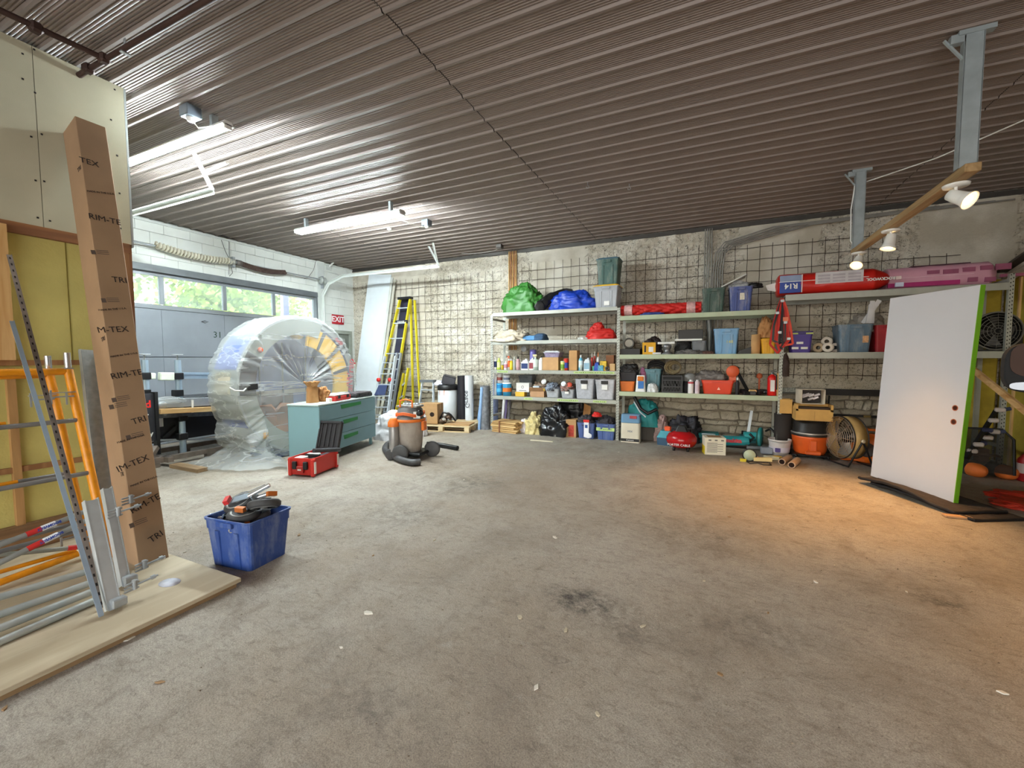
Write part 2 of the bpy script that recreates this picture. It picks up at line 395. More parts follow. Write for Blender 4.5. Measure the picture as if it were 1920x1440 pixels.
# pipes and conduits up the wall
cp = thing('copper_pipe_bundle', 'bundle of brown copper pipes running up the whitewashed wall left of the green tarp', 'pipes', (-3.92, YW-.05, 1.7))
for k in range(5): MB().tube([(-.1+k*.042, random.uniform(-.01, .01), -.0), (-.1+k*.042+random.uniform(-.008, .008), 0, 1.1), (-.1+k*.042, 0, ZC-1.72)], .014, 8).build('pipe', mt('#a9713f' if k % 2 else '#b98b50', .45, .35, .2), cp)
cb = thing('conduit_bundle', 'grey electrical conduits climbing the stone wall and bending right under the ceiling', 'conduit', (0.08, YW-.09, 1.9))
random.seed(9)
for k in range(9):
    x = -.17+k*.037
    top = ZC-1.93-.02
    if k > 3:
        pts = [(x+random.uniform(-.02, .02), 0, 0), (x, 0, top-.75), (x+.03, -.02, top-.45), (x+.16, -.02, top-.2-.02*k), (x+.5+.1*k, -.01, top-.07-.008*k), (2.2+.2*k, 0, top-.05-.006*k)]
    else: pts = [(x, 0, 0), (x+random.uniform(-.01, .01), 0, 1), (x, 0, top)]
    MB().tube(pts, .011, 6).build('conduit', mt('#8d8a84', .5, .4, .15), cb)
o = MB(); o.b0(-8.64, 6.8, YW-.05, YW, ZC-.07, ZC); struct(o.build('trim_1', mt('#4c4844', .5, .5, .1)))
# ------------------------------------------------------------------ left wall of painted blocks with the overhead door
CEMW = mt('#dfe2dd', .75, 0, .05, 3, .15, 40, name='painted_block')
DY0, DY1, DZ = 2.0, 7.45, 3.06
wall_left = MB(); wall_left.b0(XG-.25, XG-.02, 7.47, 8.95, 0, ZC+.05); wall_left.b0(XG-.25, XG-.02, DY0, 7.47, DZ, ZC+.05); wall_left.b0(XG-.25, XG-.02, -5.2, DY0, 0, ZC+.05)
wall_left = struct(wall_left.build('wall_left', mt('#a9aca6', .85)))
def block(y0, y1, z0, z1):
    o = MB().b0(XG-.03, XG, y0+.002, y1-.002, z0+.002, z1-.002).build('block', CEMW, wall_left, bevel=.004); return o
zc = DZ; k = 0
while zc < ZC-.02:
    y = DY0-.2*(k % 2); z1 = min(zc+.205, ZC+.02)
    while y < 8.6:
        y1 = min(y+.41, 8.6)
        if y1 > DY0: block(max(y, DY0), y1, zc, z1)
        y = y1
    zc = z1; k += 1
zc = 0; k = 0
while zc < DZ-.01:
    z1 = min(zc+.204, DZ); y = 7.45
    for y1 in ((7.66, 8.07, 8.6) if k % 2 else (7.87, 8.28, 8.6)):
        a, b_ = y, y1
        if zc < 2.2: 
            if b_ > 7.62 and a < 8.48:
                if a < 7.62: block(a, 7.62, zc, z1)
                if b_ > 8.48: block(8.48, b_, zc, z1)
                y = y1; continue
        block(a, b_, zc, z1); y = y1
    zc = z1; k += 1
# pier casing beside the door, header lip
PAINT = mt('#d3d7d3', .55, 0, .04)
o = MB(); o.b0(XG, XG+.05, 7.42, 7.62, 0, ZC); struct(o.build('trim_2', PAINT))
o = MB(); o.b0(XG, XG+.03, DY0, 8.6, ZC-.05, ZC-.01); o.b0(XG, XG+.025, DY0, 7.4, 3.38, 3.42); struct(o.build('trim_3', PAINT))
# overhead door: four sections, top one glazed
DG = mt('#8b9196', .45, .15, .06, 2); FOIL = mt('#8e949b', .42, .25, .12, 1.5, .05, 15)
door1 = struct(MB().b0(XG-.16, XG-.12, DY0, DY1, DZ-.09, DZ).build('door_1', DG))
MB().b0(XG-.155, XG-.125, DY0, DY1, 0, 2.43).build('light_seal_sheet', DG, door1)  # unseen backing sheet added to stop daylight leaking between the panels
for (a, b_) in ((.01, .78), (.79, 1.54), (1.55, 2.38)):
    m_ = MB(); m_.b0(XG-.12, XG-.07, DY0+.02, DY1-.02, a, b_)
    o = m_.build('panel', FOIL, door1, bevel=.006)
    m_ = MB()
    for yy in (DY0+.1, 3.35, 4.22, 5.28, 6.33, DY1-.1): m_.b0(XG-.07, XG-.062, yy-.025, yy+.025, a+.01, b_-.01)
    if a > 1: m_.b0(XG-.07, XG-.064, DY0, DY1, a+.04, a+.046)
    m_.build('stile', FOIL, door1)
py = [DY0+.05, 3.16, 4.22, 5.285, 6.335, 7.40]
m_ = MB(); m_.b0(XG-.12, XG-.06, DY0, DY1, 2.385, 2.46); m_.b0(XG-.12, XG-.06, DY0, DY1, 2.95, DZ)
m_.build('window_rail', DG, door1)
for i, yy in enumerate(py):
    MB().b0(XG-.12, XG-.06, yy-.035, yy+.035, 2.47, 2.95).build('mullion', DG, door1, bevel=.005)
GL = bpy.data.materials.new('window_glass'); GL.use_nodes = True; t = GL.node_tree; t.nodes.clear()
out = t.nodes.new('ShaderNodeOutputMaterial'); tb = t.nodes.new('ShaderNodeBsdfTransparent'); tb.inputs[0].default_value = (.88, .95, .96, 1)
tl = t.nodes.new('ShaderNodeBsdfDiffuse'); tl.inputs[0].default_value = (.75, .82, .85, 1); gs = t.nodes.new('ShaderNodeBsdfGlossy'); gs.inputs[1].default_value = .05
mx = t.nodes.new('ShaderNodeMixShader'); mx.inputs[0].default_value = .06; mx2 = t.nodes.new('ShaderNodeMixShader'); mx2.inputs[0].default_value = .26  # washed-out brightness of the view put into the glass as pale haze
t.links.new(tb.outputs[0], mx2.inputs[1]); t.links.new(tl.outputs[0], mx2.inputs[2]); t.links.new(mx2.outputs[0], mx.inputs[1]); t.links.new(gs.outputs[0], mx.inputs[2]); t.links.new(mx.outputs[0], out.inputs[0])
for i in range(5):
    MB().b0(XG-.095, XG-.088, py[i]+.035, py[i+1]-.035, 2.47, 2.95).build('pane', GL, door1)
m_ = MB()
for (y, z, s) in ((4.9, 2.22, .06), (5.9, 2.22, .06)):
    m_.tube([(XG-.066, y-s, z), (XG-.066, y, z+.02), (XG-.066, y+s, z+.005), (XG-.066, y, z-.02), (XG-.066, y-s, z)], .005, 4)
m_.build('ink_mark', DARK, door1)
lettering('31', .17, mt('#2d4238', .8), door1, frame((XG-.066, 5.12, 1.98), (0, 1, 0), (0, 0, 1)), 'ink_number', .0005)
# jamb, seal
o = MB(); o.b0(XG-.06, XG+.02, 7.38, 7.46, 0, DZ); o.b0(XG-.05, XG+.03, DY0, DY1, DZ-.05, DZ+.06); struct(o.build('trim_4', mt('#6c7175', .5, .2)))
# exit door
o = MB(); o.b0(XG-.03, XG+.03, 7.62, 7.7, 0, 2.24); o.b0(XG-.03, XG+.03, 8.4, 8.48, 0, 2.24); o.b0(XG-.03, XG+.03, 7.7, 8.4, 2.16, 2.24); struct(o.build('trim_5', mt('#9aa095', .6)))
d2 = struct(MB().b0(XG-.05, XG-.01, 7.7, 8.4, 0, 1.2).b0(XG-.05, XG-.01, 7.7, 7.82, 1.2, 2.16).b0(XG-.05, XG-.01, 8.28, 8.4, 1.2, 2.16).b0(XG-.05, XG-.01, 7.82, 8.28, 2.04, 2.16).build('door_2', mt('#7b8078', .6)))
MB().b0(XG-.035, XG-.03, 7.82, 8.28, 1.2, 2.04).build('pane', GL, d2)
m_ = MB(); m_.tube([(XG+.0, 7.78, 1.0), (XG+.06, 7.78, 1.0), (XG+.06, 7.9, 1.0)], .01, 8); m_.build('door_handle', STEEL, d2)
# exit sign
s_ = thing('exit_sign', 'red EXIT sign on the white block wall above the side door', 'sign', (XG+.005, 8.03, 2.52))
MB().b0(0, .02, -.19, .19, -.12, .12).build('plate', mt('#b3202c', .45), s_, bevel=.004)
lettering('EXIT', .2, mt('#f3f3f3', .5, 0, 0), s_, frame((.022, 0, 0), (0, 1, 0), (0, 0, 1)), bold=.004)
# torsion springs on shaft
ts = thing('torsion_shaft', 'horizontal torsion shaft of the overhead door with one coiled white spring and one brown spring', 'door hardware', (XG+.14, 5.3, 3.42))
MB().tube([(0, -3.2, 0), (0, 2.25, 0)], .014, 8).build('shaft', STEEL, ts)
def coil(y0, y1, r, wr, pitch, z0, z1):
    n = int((y1-y0)/pitch); pts = []
    for i in range(n*10+1):
        tt = i/(n*10); a = i*2*pi/10; sag = -.05*sin(pi*tt)
        pts.append((r*cos(a), y0+(y1-y0)*tt, r*sin(a)+z0+(z1-z0)*tt+sag))
    return MB().tube(pts, wr, 5)
coil(-1.24, .0, .05, .018, .052, .02, .0).build('spring', mt('#cfc9b6', .6, 0, .15), ts)['label'] = 'dusty white coil spring'
MB().tube([(0, -1.24, .02), (0, -.6, -.04), (0, 0, 0)], .042, 10).build('spring_core', mt('#a89f8b', .7), ts)
coil(.18, 1.18, .043, .012, .026, .0, .0).build('spring', mt('#5c4a44', .5, .3, .15), ts)['label'] = 'brown coil spring'
MB().box((-.05, .07, 0), (.1, .05, .2)).box((0, .07, 0), (.05, .18, .05)).build('centre_bracket', STEEL, ts, bevel=.004)
MB().lathe([(.02, -.05), (.06, -.05), (.06, -.02), (.045, -.015), (.045, .02), (.06, .025), (.06, .05), (.02, .05)], 14, TR(0, .02, 0, 0, pi/2)).build('winding_cone', mt('#b5b4ab', .5, .5), ts)
MB().lathe([(.02, -.05), (.055, -.05), (.055, .05), (.02, .05)], 14, TR(0, .16, 0, 0, pi/2)).build('winding_cone', mt('#77706a', .5, .5), ts)
MB().lathe([(.02, -.06), (.09, -.06), (.09, -.045), (.07, -.03), (.07, .03), (.09, .045), (.09, .06), (.02, .06)], 20, TR(0, 2.17, -.02, 0, pi/2)).build('cable_drum', mt('#b9bdb9', .45, .5), ts)
MB().box((-.06, 2.2, -.05), (.12, .012, .3)).build('end_bracket', STEEL, ts)
# loose wires on the lintel
tag(MB().tube([wx(415, 450, XG+.05), wx(422, 470, XG+.05), wx(432, 490, XG+.05), wx(436, 512, XG+.06), wx(430, 518, XG+.06)], .005, 5).tube([wx(429, 452, XG+.05), wx(430, 480, XG+.05), wx(429, 515, XG+.05)], .004, 5).tube([wx(408, 443, XG+.1), wx(418, 441, XG+.12), wx(430, 446, XG+.1), wx(442, 447, XG+.08), wx(452, 452, XG+.04)], .006, 5).build('loose_wire', BLACK, loc=wx(429, 452, XG+.05)), 'thin black wires looped on the white block wall above the springs', 'wire')
tag(MB().tube([wx(592, 490, XG+.04), wx(588, 506, XG+.04), wx(578, 520, XG+.04), wx(570, 523, XG+.04)], .004, 5).build('opener_cable', DARK, loc=wx(592, 490, XG+.04)), 'short dark cord hanging beside the door shaft end', 'cord')

# door tracks
TRK = mt('#dfe3df', .4, .3, .05)
def track(name, label, pts, hang, br):
    t_ = thing(name, label, 'door track', pts[0])
    a = pts[0]
    m_ = MB()
    for p, q in zip(pts, pts[1:]): m_.bar(p, q, .055, .014); m_.bar(V(p)+V((0, .026, -.025)), V(q)+V((0, .026, -.025)), .008, .05)
    m_.build('rail', TRK, t_, w=True)
    for (p, q) in hang: MB().bar(p, q, .04, .006, (1, 0, 0)).bar(V(p)+V((.0, .02, 0)), V(q)+V((0, .02, 0)), .006, .035, (1, 0, 0)).build('hanger', TRK, t_, w=True)
    return t_
e1 = wy(822, 497, 7.5); c1 = V((XG+.75, 7.5, e1.z+.02)); b1 = V((XG+.3, 7.5, e1.z-.12)); a1 = V((XG+.1, 7.5, e1.z-.38)); z1_ = V((XG+.07, 7.5, .05))
track('right_door_track', 'white overhead door track running along the stone wall below the ceiling', [z1_, a1, b1, c1, e1], [(e1, V((e1.x-.25, 7.5, ZC))), (e1+V((-.02, 0, .0)), V((e1.x+.0, 7.3, ZC-.0)))], None)
e2 = wy(397, 355, 2.35); b2 = V((XG+.3, 2.35, e2.z-.12))
e2 = on(397, 355, 2, e1.z+.03)
track('left_door_track', 'cream overhead door track coming out behind the drywall partition', [V((XG+.1, e2.y, .05)), V((XG+.1, e2.y, e2.z-.4)), V((XG+.3, e2.y, e2.z-.12)), V((XG+.75, e2.y, e2.z)), e2], [(e2, on(362, 285, 2, ZC)), (e2.lerp(on(362, 285, 2, ZC), .45), on(424, 306, 2, ZC))], None)

# emergency light at the ceiling corner
el = thing('emergency_light', 'small white twin-head emergency light on an arm high on the block wall corner', 'lamp', wx(618, 500, XG+.02))
p = wx(618, 500, XG+.03); q = wx(630, 486, XG+.25)
MB().bar(p, q, .03, .03).build('arm', WHITE, el, w=True); MB().lathe([(.0, -.05), (.06, -.05), (.075, .0), (.06, .05), (0, .05)], 14, TR(q.x, q.y, q.z)).build('head', WHITE, el, w=True)
for s in (-1, 1): MB().lathe([(0, 0), (.02, 0), (.02, .02), (0, .02)], 10, Matrix.Translation(q) @ Matrix.Rotation(pi/2, 4, 'Y') @ TR(.01, s*.03, .06)).build('lens', BLACK, el, w=True)
MB().box((p.x-.02, p.y, p.z-.04), (.04, .16, .1)).build('base_box', mt('#c9ccc8', .5), el, w=True)

# ------------------------------------------------------------------ trees and yard outside the door windows
random.seed(3)
def tree(x, y, s, hexc, lab):
    t_ = thing('tree', lab, 'tree', (x, y, -.3))
    MB().tube([(0, 0, 0), (.1, 0, s*1.2), (.0, .1, s*2.5)], [.14*s, .1*s, .05*s], 7).build('trunk', mt('#4a3b2e', .9), t_)
    m_ = MB()
    for i in range(3000):
        a = random.uniform(0, 2*pi); c = random.uniform(-1, 1); r = s*random.uniform(.3, 1.15)*(1+.35*mn.noise(V((a, c*2, s))))
        ss = math.sqrt(1-c*c); p = V((r*ss*cos(a), r*ss*sin(a), s*2.35+r*c*.95)); u = V((random.gauss(0, 1), random.gauss(0, 1), random.gauss(0, 1))).normalized()*random.uniform(.06, .13); v_ = u.orthogonal()
        m_.add([p-u, p+v_*.6, p+u, p-v_*.6], [(0, 1, 2, 3)])
    stuff(m_.build('foliage', mt(hexc, .8, 0, .3, 3), t_))
tree(-14.5, 4.6, 1.6, '#8d9a3c', 'yellow-green tree outside behind the second door window')
tree(-15.5, 9.2, 1.5, '#8aa040', 'light green bushy tree outside behind the third door window')
tree(-17.0, .4, 1.7, '#7d9c2c', 'bright green tree outside behind the leftmost visible door window')
tree(-18.5, 13.2, 1.7, '#a0a650', 'pale yellow-green tree outside behind the rightmost door window')
struct(MB().b0(-60, XG-.3, -30, 40, -.5, -.3).build('ground', mt('#bdb8a8', .95, 0, .15, .5)))
o = MB(); o.b0(-9.6, -9.5, 7.15, 7.3, -.3, 3.6); tag(o.build('outside_post', mt('#8f86c4', .6), loc=(-9.55, 7.2, -.3)), 'lilac painted post outside at the right end of the door windows', 'post')

# ------------------------------------------------------------------ right partition and side walls
o = MB(); o.b0(6.7, 6.9, -5.2, 8.9, 0, ZC+.05); struct(o.build('wall_right', mt('#b7ae9e', .9, 0, .1, 2, .2, 30)))
o = MB(); o.b0(-8.9, -5.0, -5.2, -5.05, 0, ZC+.05); o.b0(4.5, 6.9, -5.2, -5.05, 0, ZC+.05); o.b0(-5.0, 4.5, -5.2, -5.05, 3.4, ZC+.05); struct(o.build('wall_front', mt('#c3beb2', .85, 0, .06)))
YEL = mt('#b09a38', .9, 0, .2, 5, .5, 25, name='insulation')
XR = 3.86
pr = struct(MB().b0(XR+.09, XR+.1, 6.6, 8.56, 0, 2.6).build('wall_end', mt('#8b7442', .9)))
t0 = wx(1886, 512, XR); 
tp = [(8.56, 2.62), (7.9, 2.72), (6.6, 3.1)]
m_ = MB(); poly = [(6.6, 0), (8.56, 0), (8.56, tp[0][1]), (6.6, tp[2][1])]
m_.prism([(a, b) for a, b in poly], 0, .09, Matrix(((0, 0, 1, XR), (1, 0, 0, 0), (0, 1, 0, 0), (0, 0, 0, 1)))); m_.build('insulation', YEL, pr)
for yy in (8.2, 7.5, 6.9): MB().b0(XR-.02, XR+.09, yy-.02, yy+.02, 0, 2.6).build('stud', PINE, pr)
MB().bar((XR-.01, 8.56, 2.66), (XR-.01, 6.4, 3.18), .05, .05).bar((XR-.03, 8.56, 2.58), (XR-.03, 6.4, 3.09), .06, .06).build('sloping_trim', mt('#cfc4b4', .6), pr)
MB().bar((XR-.0, 8.56, 2.74), (XR-.0, 6.4, 3.3), .2, .03).build('cap_board', mt('#4b4239', .8), pr)
tag(MB().b0(3.32, 3.79, YW-.16, YW-.07, 0, 2.62).build('insulation_batt', YEL, loc=(3.56, YW-.1, 0), bevel=.02), 'yellow insulation batt standing against the stone wall behind the last shelf post', 'insulation')
# ------------------------------------------------------------------ lights
def emis(name, rgb, s):
    m = bpy.data.materials.new(name); m.use_nodes = True; t = m.node_tree; b = t.nodes['Principled BSDF']
    b.inputs['Base Color'].default_value = (.9, .9, .9, 1); b.inputs['Emission Color'].default_value = (*rgb, 1); b.inputs['Emission Strength'].default_value = s; return m
TUBE = emis('tube_glow', (.86, .97, 1.0), 175)
def fixture(x0, x1, y, z, label, n=2):
    f_ = thing('fluorescent_light', label, 'ceiling light', ((x0+x1)/2, y, z), 0, None)
    L = x1-x0; hw = .08 if n > 1 else .055
    MB().prism([(-hw, .012), (hw, .012), (hw*.6, .05), (-hw*.6, .05)], -L/2, L/2, Matrix(((0, 0, 1, 0), (1, 0, 0, 0), (0, 1, 0, 0), (0, 0, 0, 1)))).build('housing', WHITE, f_)
    for k in range(n):
        yy = (-.04+.08*k) if n > 1 else 0
        MB().tube([(-L/2+.03, yy, -.012), (L/2-.03, yy, -.012)], .017, 10).build('lamp_tube', TUBE, f_)
    for s in (-1, 1): MB().box((s*(L/2-.012), 0, 0), (.024, .13 if n > 1 else .07, .045)).build('end_cap', WHITE, f_)
    [MB().b0(xx, xx+.04, -.03, .03, .05, ZC-z).build('mounting_strap', GALV, f_) for xx in (-L/2+.2, L/2-.24)]
    return f_
fixture(-6.8, -4.22, 2.66, 3.73, 'single-tube fluorescent light half hidden by the drywall partition edge', 1)
fixture(-6.45, -4.19, 5.17, 3.68, 'two-tube fluorescent light in front of the stone wall corner')
def jbox(px, py, label, cord):
    p = on(px, py, 2, ZC-.03); j = thing('junction_box', label, 'electrical box', (p.x, p.y, ZC-.09))
    MB().box((0, 0, .03), (.13, .13, .1)).build('box', mt('#6f7880', .4, .6), j, bevel=.006)
    MB().lathe([(0, -.03), (.03, -.03), (.04, 0), (.0, 0)], 10, TR(0, 0, -.02)).build('socket', WHITE, j)
    MB().tube(cord(p), .006, 5).build('cord', mt('#d8d4c8', .5), j, w=True)
jbox(357, 205, 'grey ceiling junction box feeding the light near the partition', lambda p: [(p.x, p.y, ZC-.12), (p.x+.02, p.y+.05, ZC-.18), (p.x+.1, p.y+.15, ZC-.13), (p.x+.14, 2.66, ZC-.1)])
jbox(800, 415, 'white ceiling junction box feeding the light near the stone wall', lambda p: [(p.x, p.y, ZC-.12), (p.x-.05, p.y-.1, ZC-.15), (p.x-.15, 5.35, ZC-.14), (p.x+.02, 5.17, ZC-.15)])
for (px, py) in ((730, 430),):
    p = on(px, py, 2, ZC-.02); tag(MB().box((0, 0, -.01), (.05, .05, .04)).box((0, 0, -.035), (.03, .03, .012)).build('ceiling_hook_plate', WHITE, loc=None), 'tiny white square fitting on the ceiling beside the far fluorescent light', 'fitting').location = (p.x, p.y, ZC)
p = on(937, 462, 2, ZC-.03); o = MB().box((0, 0, 0), (.12, .12, .07)).box((0, 0, -.045), (.1, .1, .02)).build('flat_box', mt('#55504c', .5, .4), bevel=.005); o.location = (p.x, p.y, ZC-.03); tag(o, 'dark flat electrical box on the ceiling just above the copper pipes', 'electrical box')
tag(MB().tube([on(866, 475, 2, ZC-.04), on(880, 476, 2, ZC-.05), on(905, 474, 2, ZC-.1), on(928, 470, 2, ZC-.05), on(936, 465, 2, ZC-.03)], .008, 6).build('box_cable', mt('#8f8b85'), loc=on(866, 475, 2, ZC-.04)), 'short grey cord sagging from the flat dark ceiling box', 'cord')
for (px, py, l) in ((1102, 343, 'left'), (1180, 346, 'right')):
    p = on(px, py, 2, ZC-.01)
    o = MB().tube([(0, 0, 0), (0, 0, -.04)]+[(.02*sin(a), 0, -.06+.02*cos(a)) for a in (0, 1, 2, 3, 4, 5)], .004, 5).build('ceiling_hook', STEEL); o.location = (p.x, p.y, ZC)
    tag(o, 'small %s wire hook screwed into the ceiling past the sheet joint' % l, 'hook')

# hanging rail with three flood bulbs
XB = 1.7
post_m = mt('#a3adb0', .4, .3, .12, 10)
hr = thing('lamp_rail', 'timber rail hung from two galvanised posts carrying the flood lamps', 'lamp rail', (XB, 5.5, 2.9))
for (y, nm) in ((4.3, 0), (6.8, 1)):
    m_ = MB(); m_.b0(XB-.052, XB+.052, y, y+.006, 2.9, ZC-.0); m_.b0(XB-.055, XB-.049, y, y+.06, 2.9, ZC); m_.b0(XB+.049, XB+.055, y, y+.06, 2.9, ZC)
    m_.build('post', post_m, hr, w=True)
    MB().b0(XB-.09, XB+.11, y-.01, y+.05, ZC-.035, ZC-.003).b0(XB-.13, XB-.05, y+.0, y+.05, ZC-.08, ZC-.02).build('top_bracket', post_m, hr, w=True)
    MB().bar((XB-.16, y+.03, ZC-.03), (XB-.03, y+.03, ZC-.22), .02, .012).build('brace', post_m, hr, w=True)
MB().b0(XB-.045, XB+.045, 4.22, 6.92, 2.84, 2.9).build('beam', wood('#b99a6e', '#94764c', 'Y'), hr, w=True, bevel=.003)
WARM = emis('flood_glow', (1.0, .42, .1), 2.2); WCORE = emis('flood_core', (1.0, .72, .36), 14)
def flood(x, y, z, d, label, e, sa=2.0):
    f_ = thing('flood_lamp', label, 'lamp', (x, y, z))
    d = V(d).normalized()
    MB().lathe([(0, -.03), (.075, -.03), (.08, -.012), (.03, 0), (0, 0)], 18).build('canopy', WHITE, f_)
    piv = V((0, 0, -.1)); MB().tube([(0, 0, -.03), piv], .011, 8).build('swivel', WHITE, f_)
    q = d.to_track_quat('Z', 'Y').to_matrix().to_4x4(); R_ = Matrix.Translation(piv) @ q
    MB().lathe([(.02, -.05), (.04, -.045), (.045, 0), (.05, .05), (.052, .07), (.068, .11), (.066, .11), (.05, .075)], 18, R_, cap=False).build('shade', WHITE, f_)
    MB().lathe([(.0, .085), (.035, .09), (.0345, .091)], 18, R_).build('bulb_core', WCORE, f_)
    MB().lathe([(.035, .09), (.062, .1), (.062, .102), (.035, .0915)], 18, R_, cap=False).build('bulb', WARM, f_)
    L = bpy.data.lights.new('flood_beam', 'SPOT'); L.energy = e*.75; L.color = (1, .52, .17); L.spot_size = sa; L.spot_blend = .9; L.shadow_soft_size = .05
    lo = bpy.data.objects.new('beam_light', L); COL.objects.link(lo); lo.parent = f_; lo.matrix_local = Matrix.Translation(piv+d*.13) @ (-d).to_track_quat('Z', 'Y').to_matrix().to_4x4()
    return f_
flood(XB, 4.45, 2.84, (.5, -.62, -.55), 'nearest flood lamp on the timber rail, tilted towards the right', 150)
flood(XB, 5.72, 2.84, (-.22, -.1, -1), 'middle flood lamp on the timber rail, pointing straight down', 170, 1.35)
flood(XB, 6.75, 2.84, (-.3, -.5, -.65), 'farthest flood lamp on the timber rail, glowing above the red insulation pack', 150, 1.6)
tag(MB().tube([(XB+.05, 6.85, 3.72), (XB+.5, 6.2, 3.66), (XB+.9, 5.6, 3.68), (XB+1.2, 5.0, 3.76), (XB+1.6, 4.7, 3.82), (XB+2.2, 4.5, 3.86)], .007, 6).tube([(XB-.05, 6.83, 3.7), (XB-.08, 6.83, 3.4), (XB-.07, 6.83, 3.0), (XB-.02, 6.83, 2.9)], .007, 6).build('lamp_cable', WHITE, loc=(XB, 6.85, 3.72)), 'white power cable drooping across the ceiling to the far lamp post', 'cable')
# sprinkler style pipes
IR = mt('#43302b', .6, .4, .2)
sp = thing('iron_pipe_run', 'dark iron pipes with a tee under the ceiling above the drywall partition', 'pipe', (-4.2, 1.75, 3.8))
MB().tube([(-4.75, 1.76, 3.8), (-.5, 1.78, 3.8)], .021, 8).build('pipe', IR, sp, w=True)
MB().tube([(-4.24, 1.75, 3.8), (-4.5, -1.0, 3.82)], .021, 8).build('pipe', IR, sp, w=True)
for p in ((-4.24, 1.75, 3.8), (-4.5, 1.755, 3.8), (-4.28, 1.4, 3.8)): MB().box(p, (.07, .07, .07)).build('coupling', IR, sp, w=True, bevel=.015)
MB().bar((-3.98, 1.77, ZC), (-3.98, 1.77, 3.77), .03, .004).box((-3.98, 1.77, 3.775), (.03, .06, .008)).build('pipe_hanger', STEEL, sp, w=True)

# ------------------------------------------------------------------ drywall partition at the left
GYP = mt('#b5b19a', .9, 0, .04, 4, .08, 200, name='drywall'); YL = mt('#c4b970', .9, 0, .12, 3, .3, 40)
pt = struct(MB().b0(XP-.12, XP-.03, -2.5, 2.02, 0, ZC-.03).build('wall_partition', YL))
y = 2.05
for k in range(4):
    y0 = y-(.55 if k == 0 else 1.27); MB().b0(XP-.03, XP, y0+.002, y-.002, 2.52, ZC-.02).build('drywall_sheet', GYP, pt); y = y0
m_ = MB(); random.seed(5)
for yy in (1.97, 1.52, 1.46, .9, .26):
    for zz in (2.62, 2.9, 3.22, 3.55, 3.8): m_.box((XP+.001, yy+random.uniform(-.02, .02), zz+random.uniform(-.05, .05)), (.003, .012, .012))
stuff(m_.build('drywall_screw', DARK, pt))
o = MB().b0(XP-.14, XP-.0, 2.05, 2.065, 2.5, ZC-.02).build('corner_bead', mt('#aeb4b4', .5, .4), pt)
m_ = MB(); m_.b0(XP-.12, XP-.01, 2.02, 2.05, 0, ZC-.02); m_.build('end_stud', wood('#9a6b43', '#7a5233', 'Z'), pt)
MB().b0(XP-.03, XP+.012, -2.5, 2.03, 2.44, 2.52).build('ledger', wood('#9b6a40', '#7b5030', 'Y'), pt)
BR = wood('#a97c4e', '#865d38', 'Z')
MB().b0(XP-.03, XP+.01, 1.93, 2.02, .06, 2.44).build('stud', BR, pt)
MB().b0(XP-.0, XP+.06, 1.17, 1.29, 1.5, 2.48).build('stud', PINE, pt)
for yy in (1.27, .6, -.1): MB().b0(XP-.03, XP+.01, yy-.02, yy+.025, .2, 1.44).build('stud', wood('#b98f5c', '#98703f', 'Z'), pt)
MB().b0(XP-.03, XP+.0, 1.2, 1.93, 1.46, 1.5).b0(XP-.03, XP+.0, -2, 1.2, 1.44, 1.5).build('nogging', BR, pt)
MB().b0(XP-.03, XP-.027, 1.622, 1.628, 1.5, 2.44).build('batt_seam', mt('#7d6f2e', .9), pt)
MB().b0(XP-.03, XP-.0, -2.5, 1.93, .66, .7).build('nogging', BR, pt)
MB().b0(XP-.03, XP+.03, -2.5, 1.95, .06, .26).build('kick_board', wood('#8d6b48', '#6e5135', 'Y'), pt)
# plywood platform
pl = thing('plywood_platform', 'two stacked weathered plywood sheets lying on the floor under the scaffold frames', 'platform', (-3.7, 0, 0))
PLYM = wood('#bfb197', '#a09177', 'Y', 6, .75, stretch=.15)
MB().b0(-4.68, -2.79, -2.4, 1.69, .0, .026).build('sheet', wood('#957a58', '#725b3f', 'Y', 9), pl, w=True, bevel=.002)
MB().b0(-4.69, -2.77, -2.4, 1.71, .032, .058).build('sheet', PLYM, pl, w=True, bevel=.003)
m_ = MB(); c = fz(318, 1092, .06); m_.lathe([(0, 0), (.07, 0), (.072, .001), (0, .002)], 14, Matrix.Translation((c.x, c.y, .0585)) @ Matrix.Diagonal((1, .75, 1, 1))).build('paint_splash', mt('#c9ccd6', .6, 0, .1, 30), pl, w=True)

# long carton leaning on the drywall
A0 = V((-3.56, 1.5, .06)); A1 = V((-4.42, 1.628, 3.36)); axz = (A1-A0).normalized(); L = (A1-A0).length
axy = (V((-3.55, 1.668, .06))-A0); axy = (axy-axz*axy.dot(axz)).normalized(); axx = axz.cross(axy)*-1
lc = thing('long_carton', 'tall narrow printed cardboard carton leaning on the drywall partition', 'carton', tuple(A0))
Wc, Dc = .178, .26
def cbox(a0, a1, b0_, b1, c0, c1, m_):
    vs = [A0+axx*(-a)+axy*b+axz*c for c in (c0, c1) for b in (b0_, b1) for a in (a0, a1)]
    m_.add(vs, [(0, 2, 3, 1), (4, 5, 7, 6), (0, 1, 5, 4), (2, 6, 7, 3), (0, 4, 6, 2), (1, 3, 7, 5)]); return m_
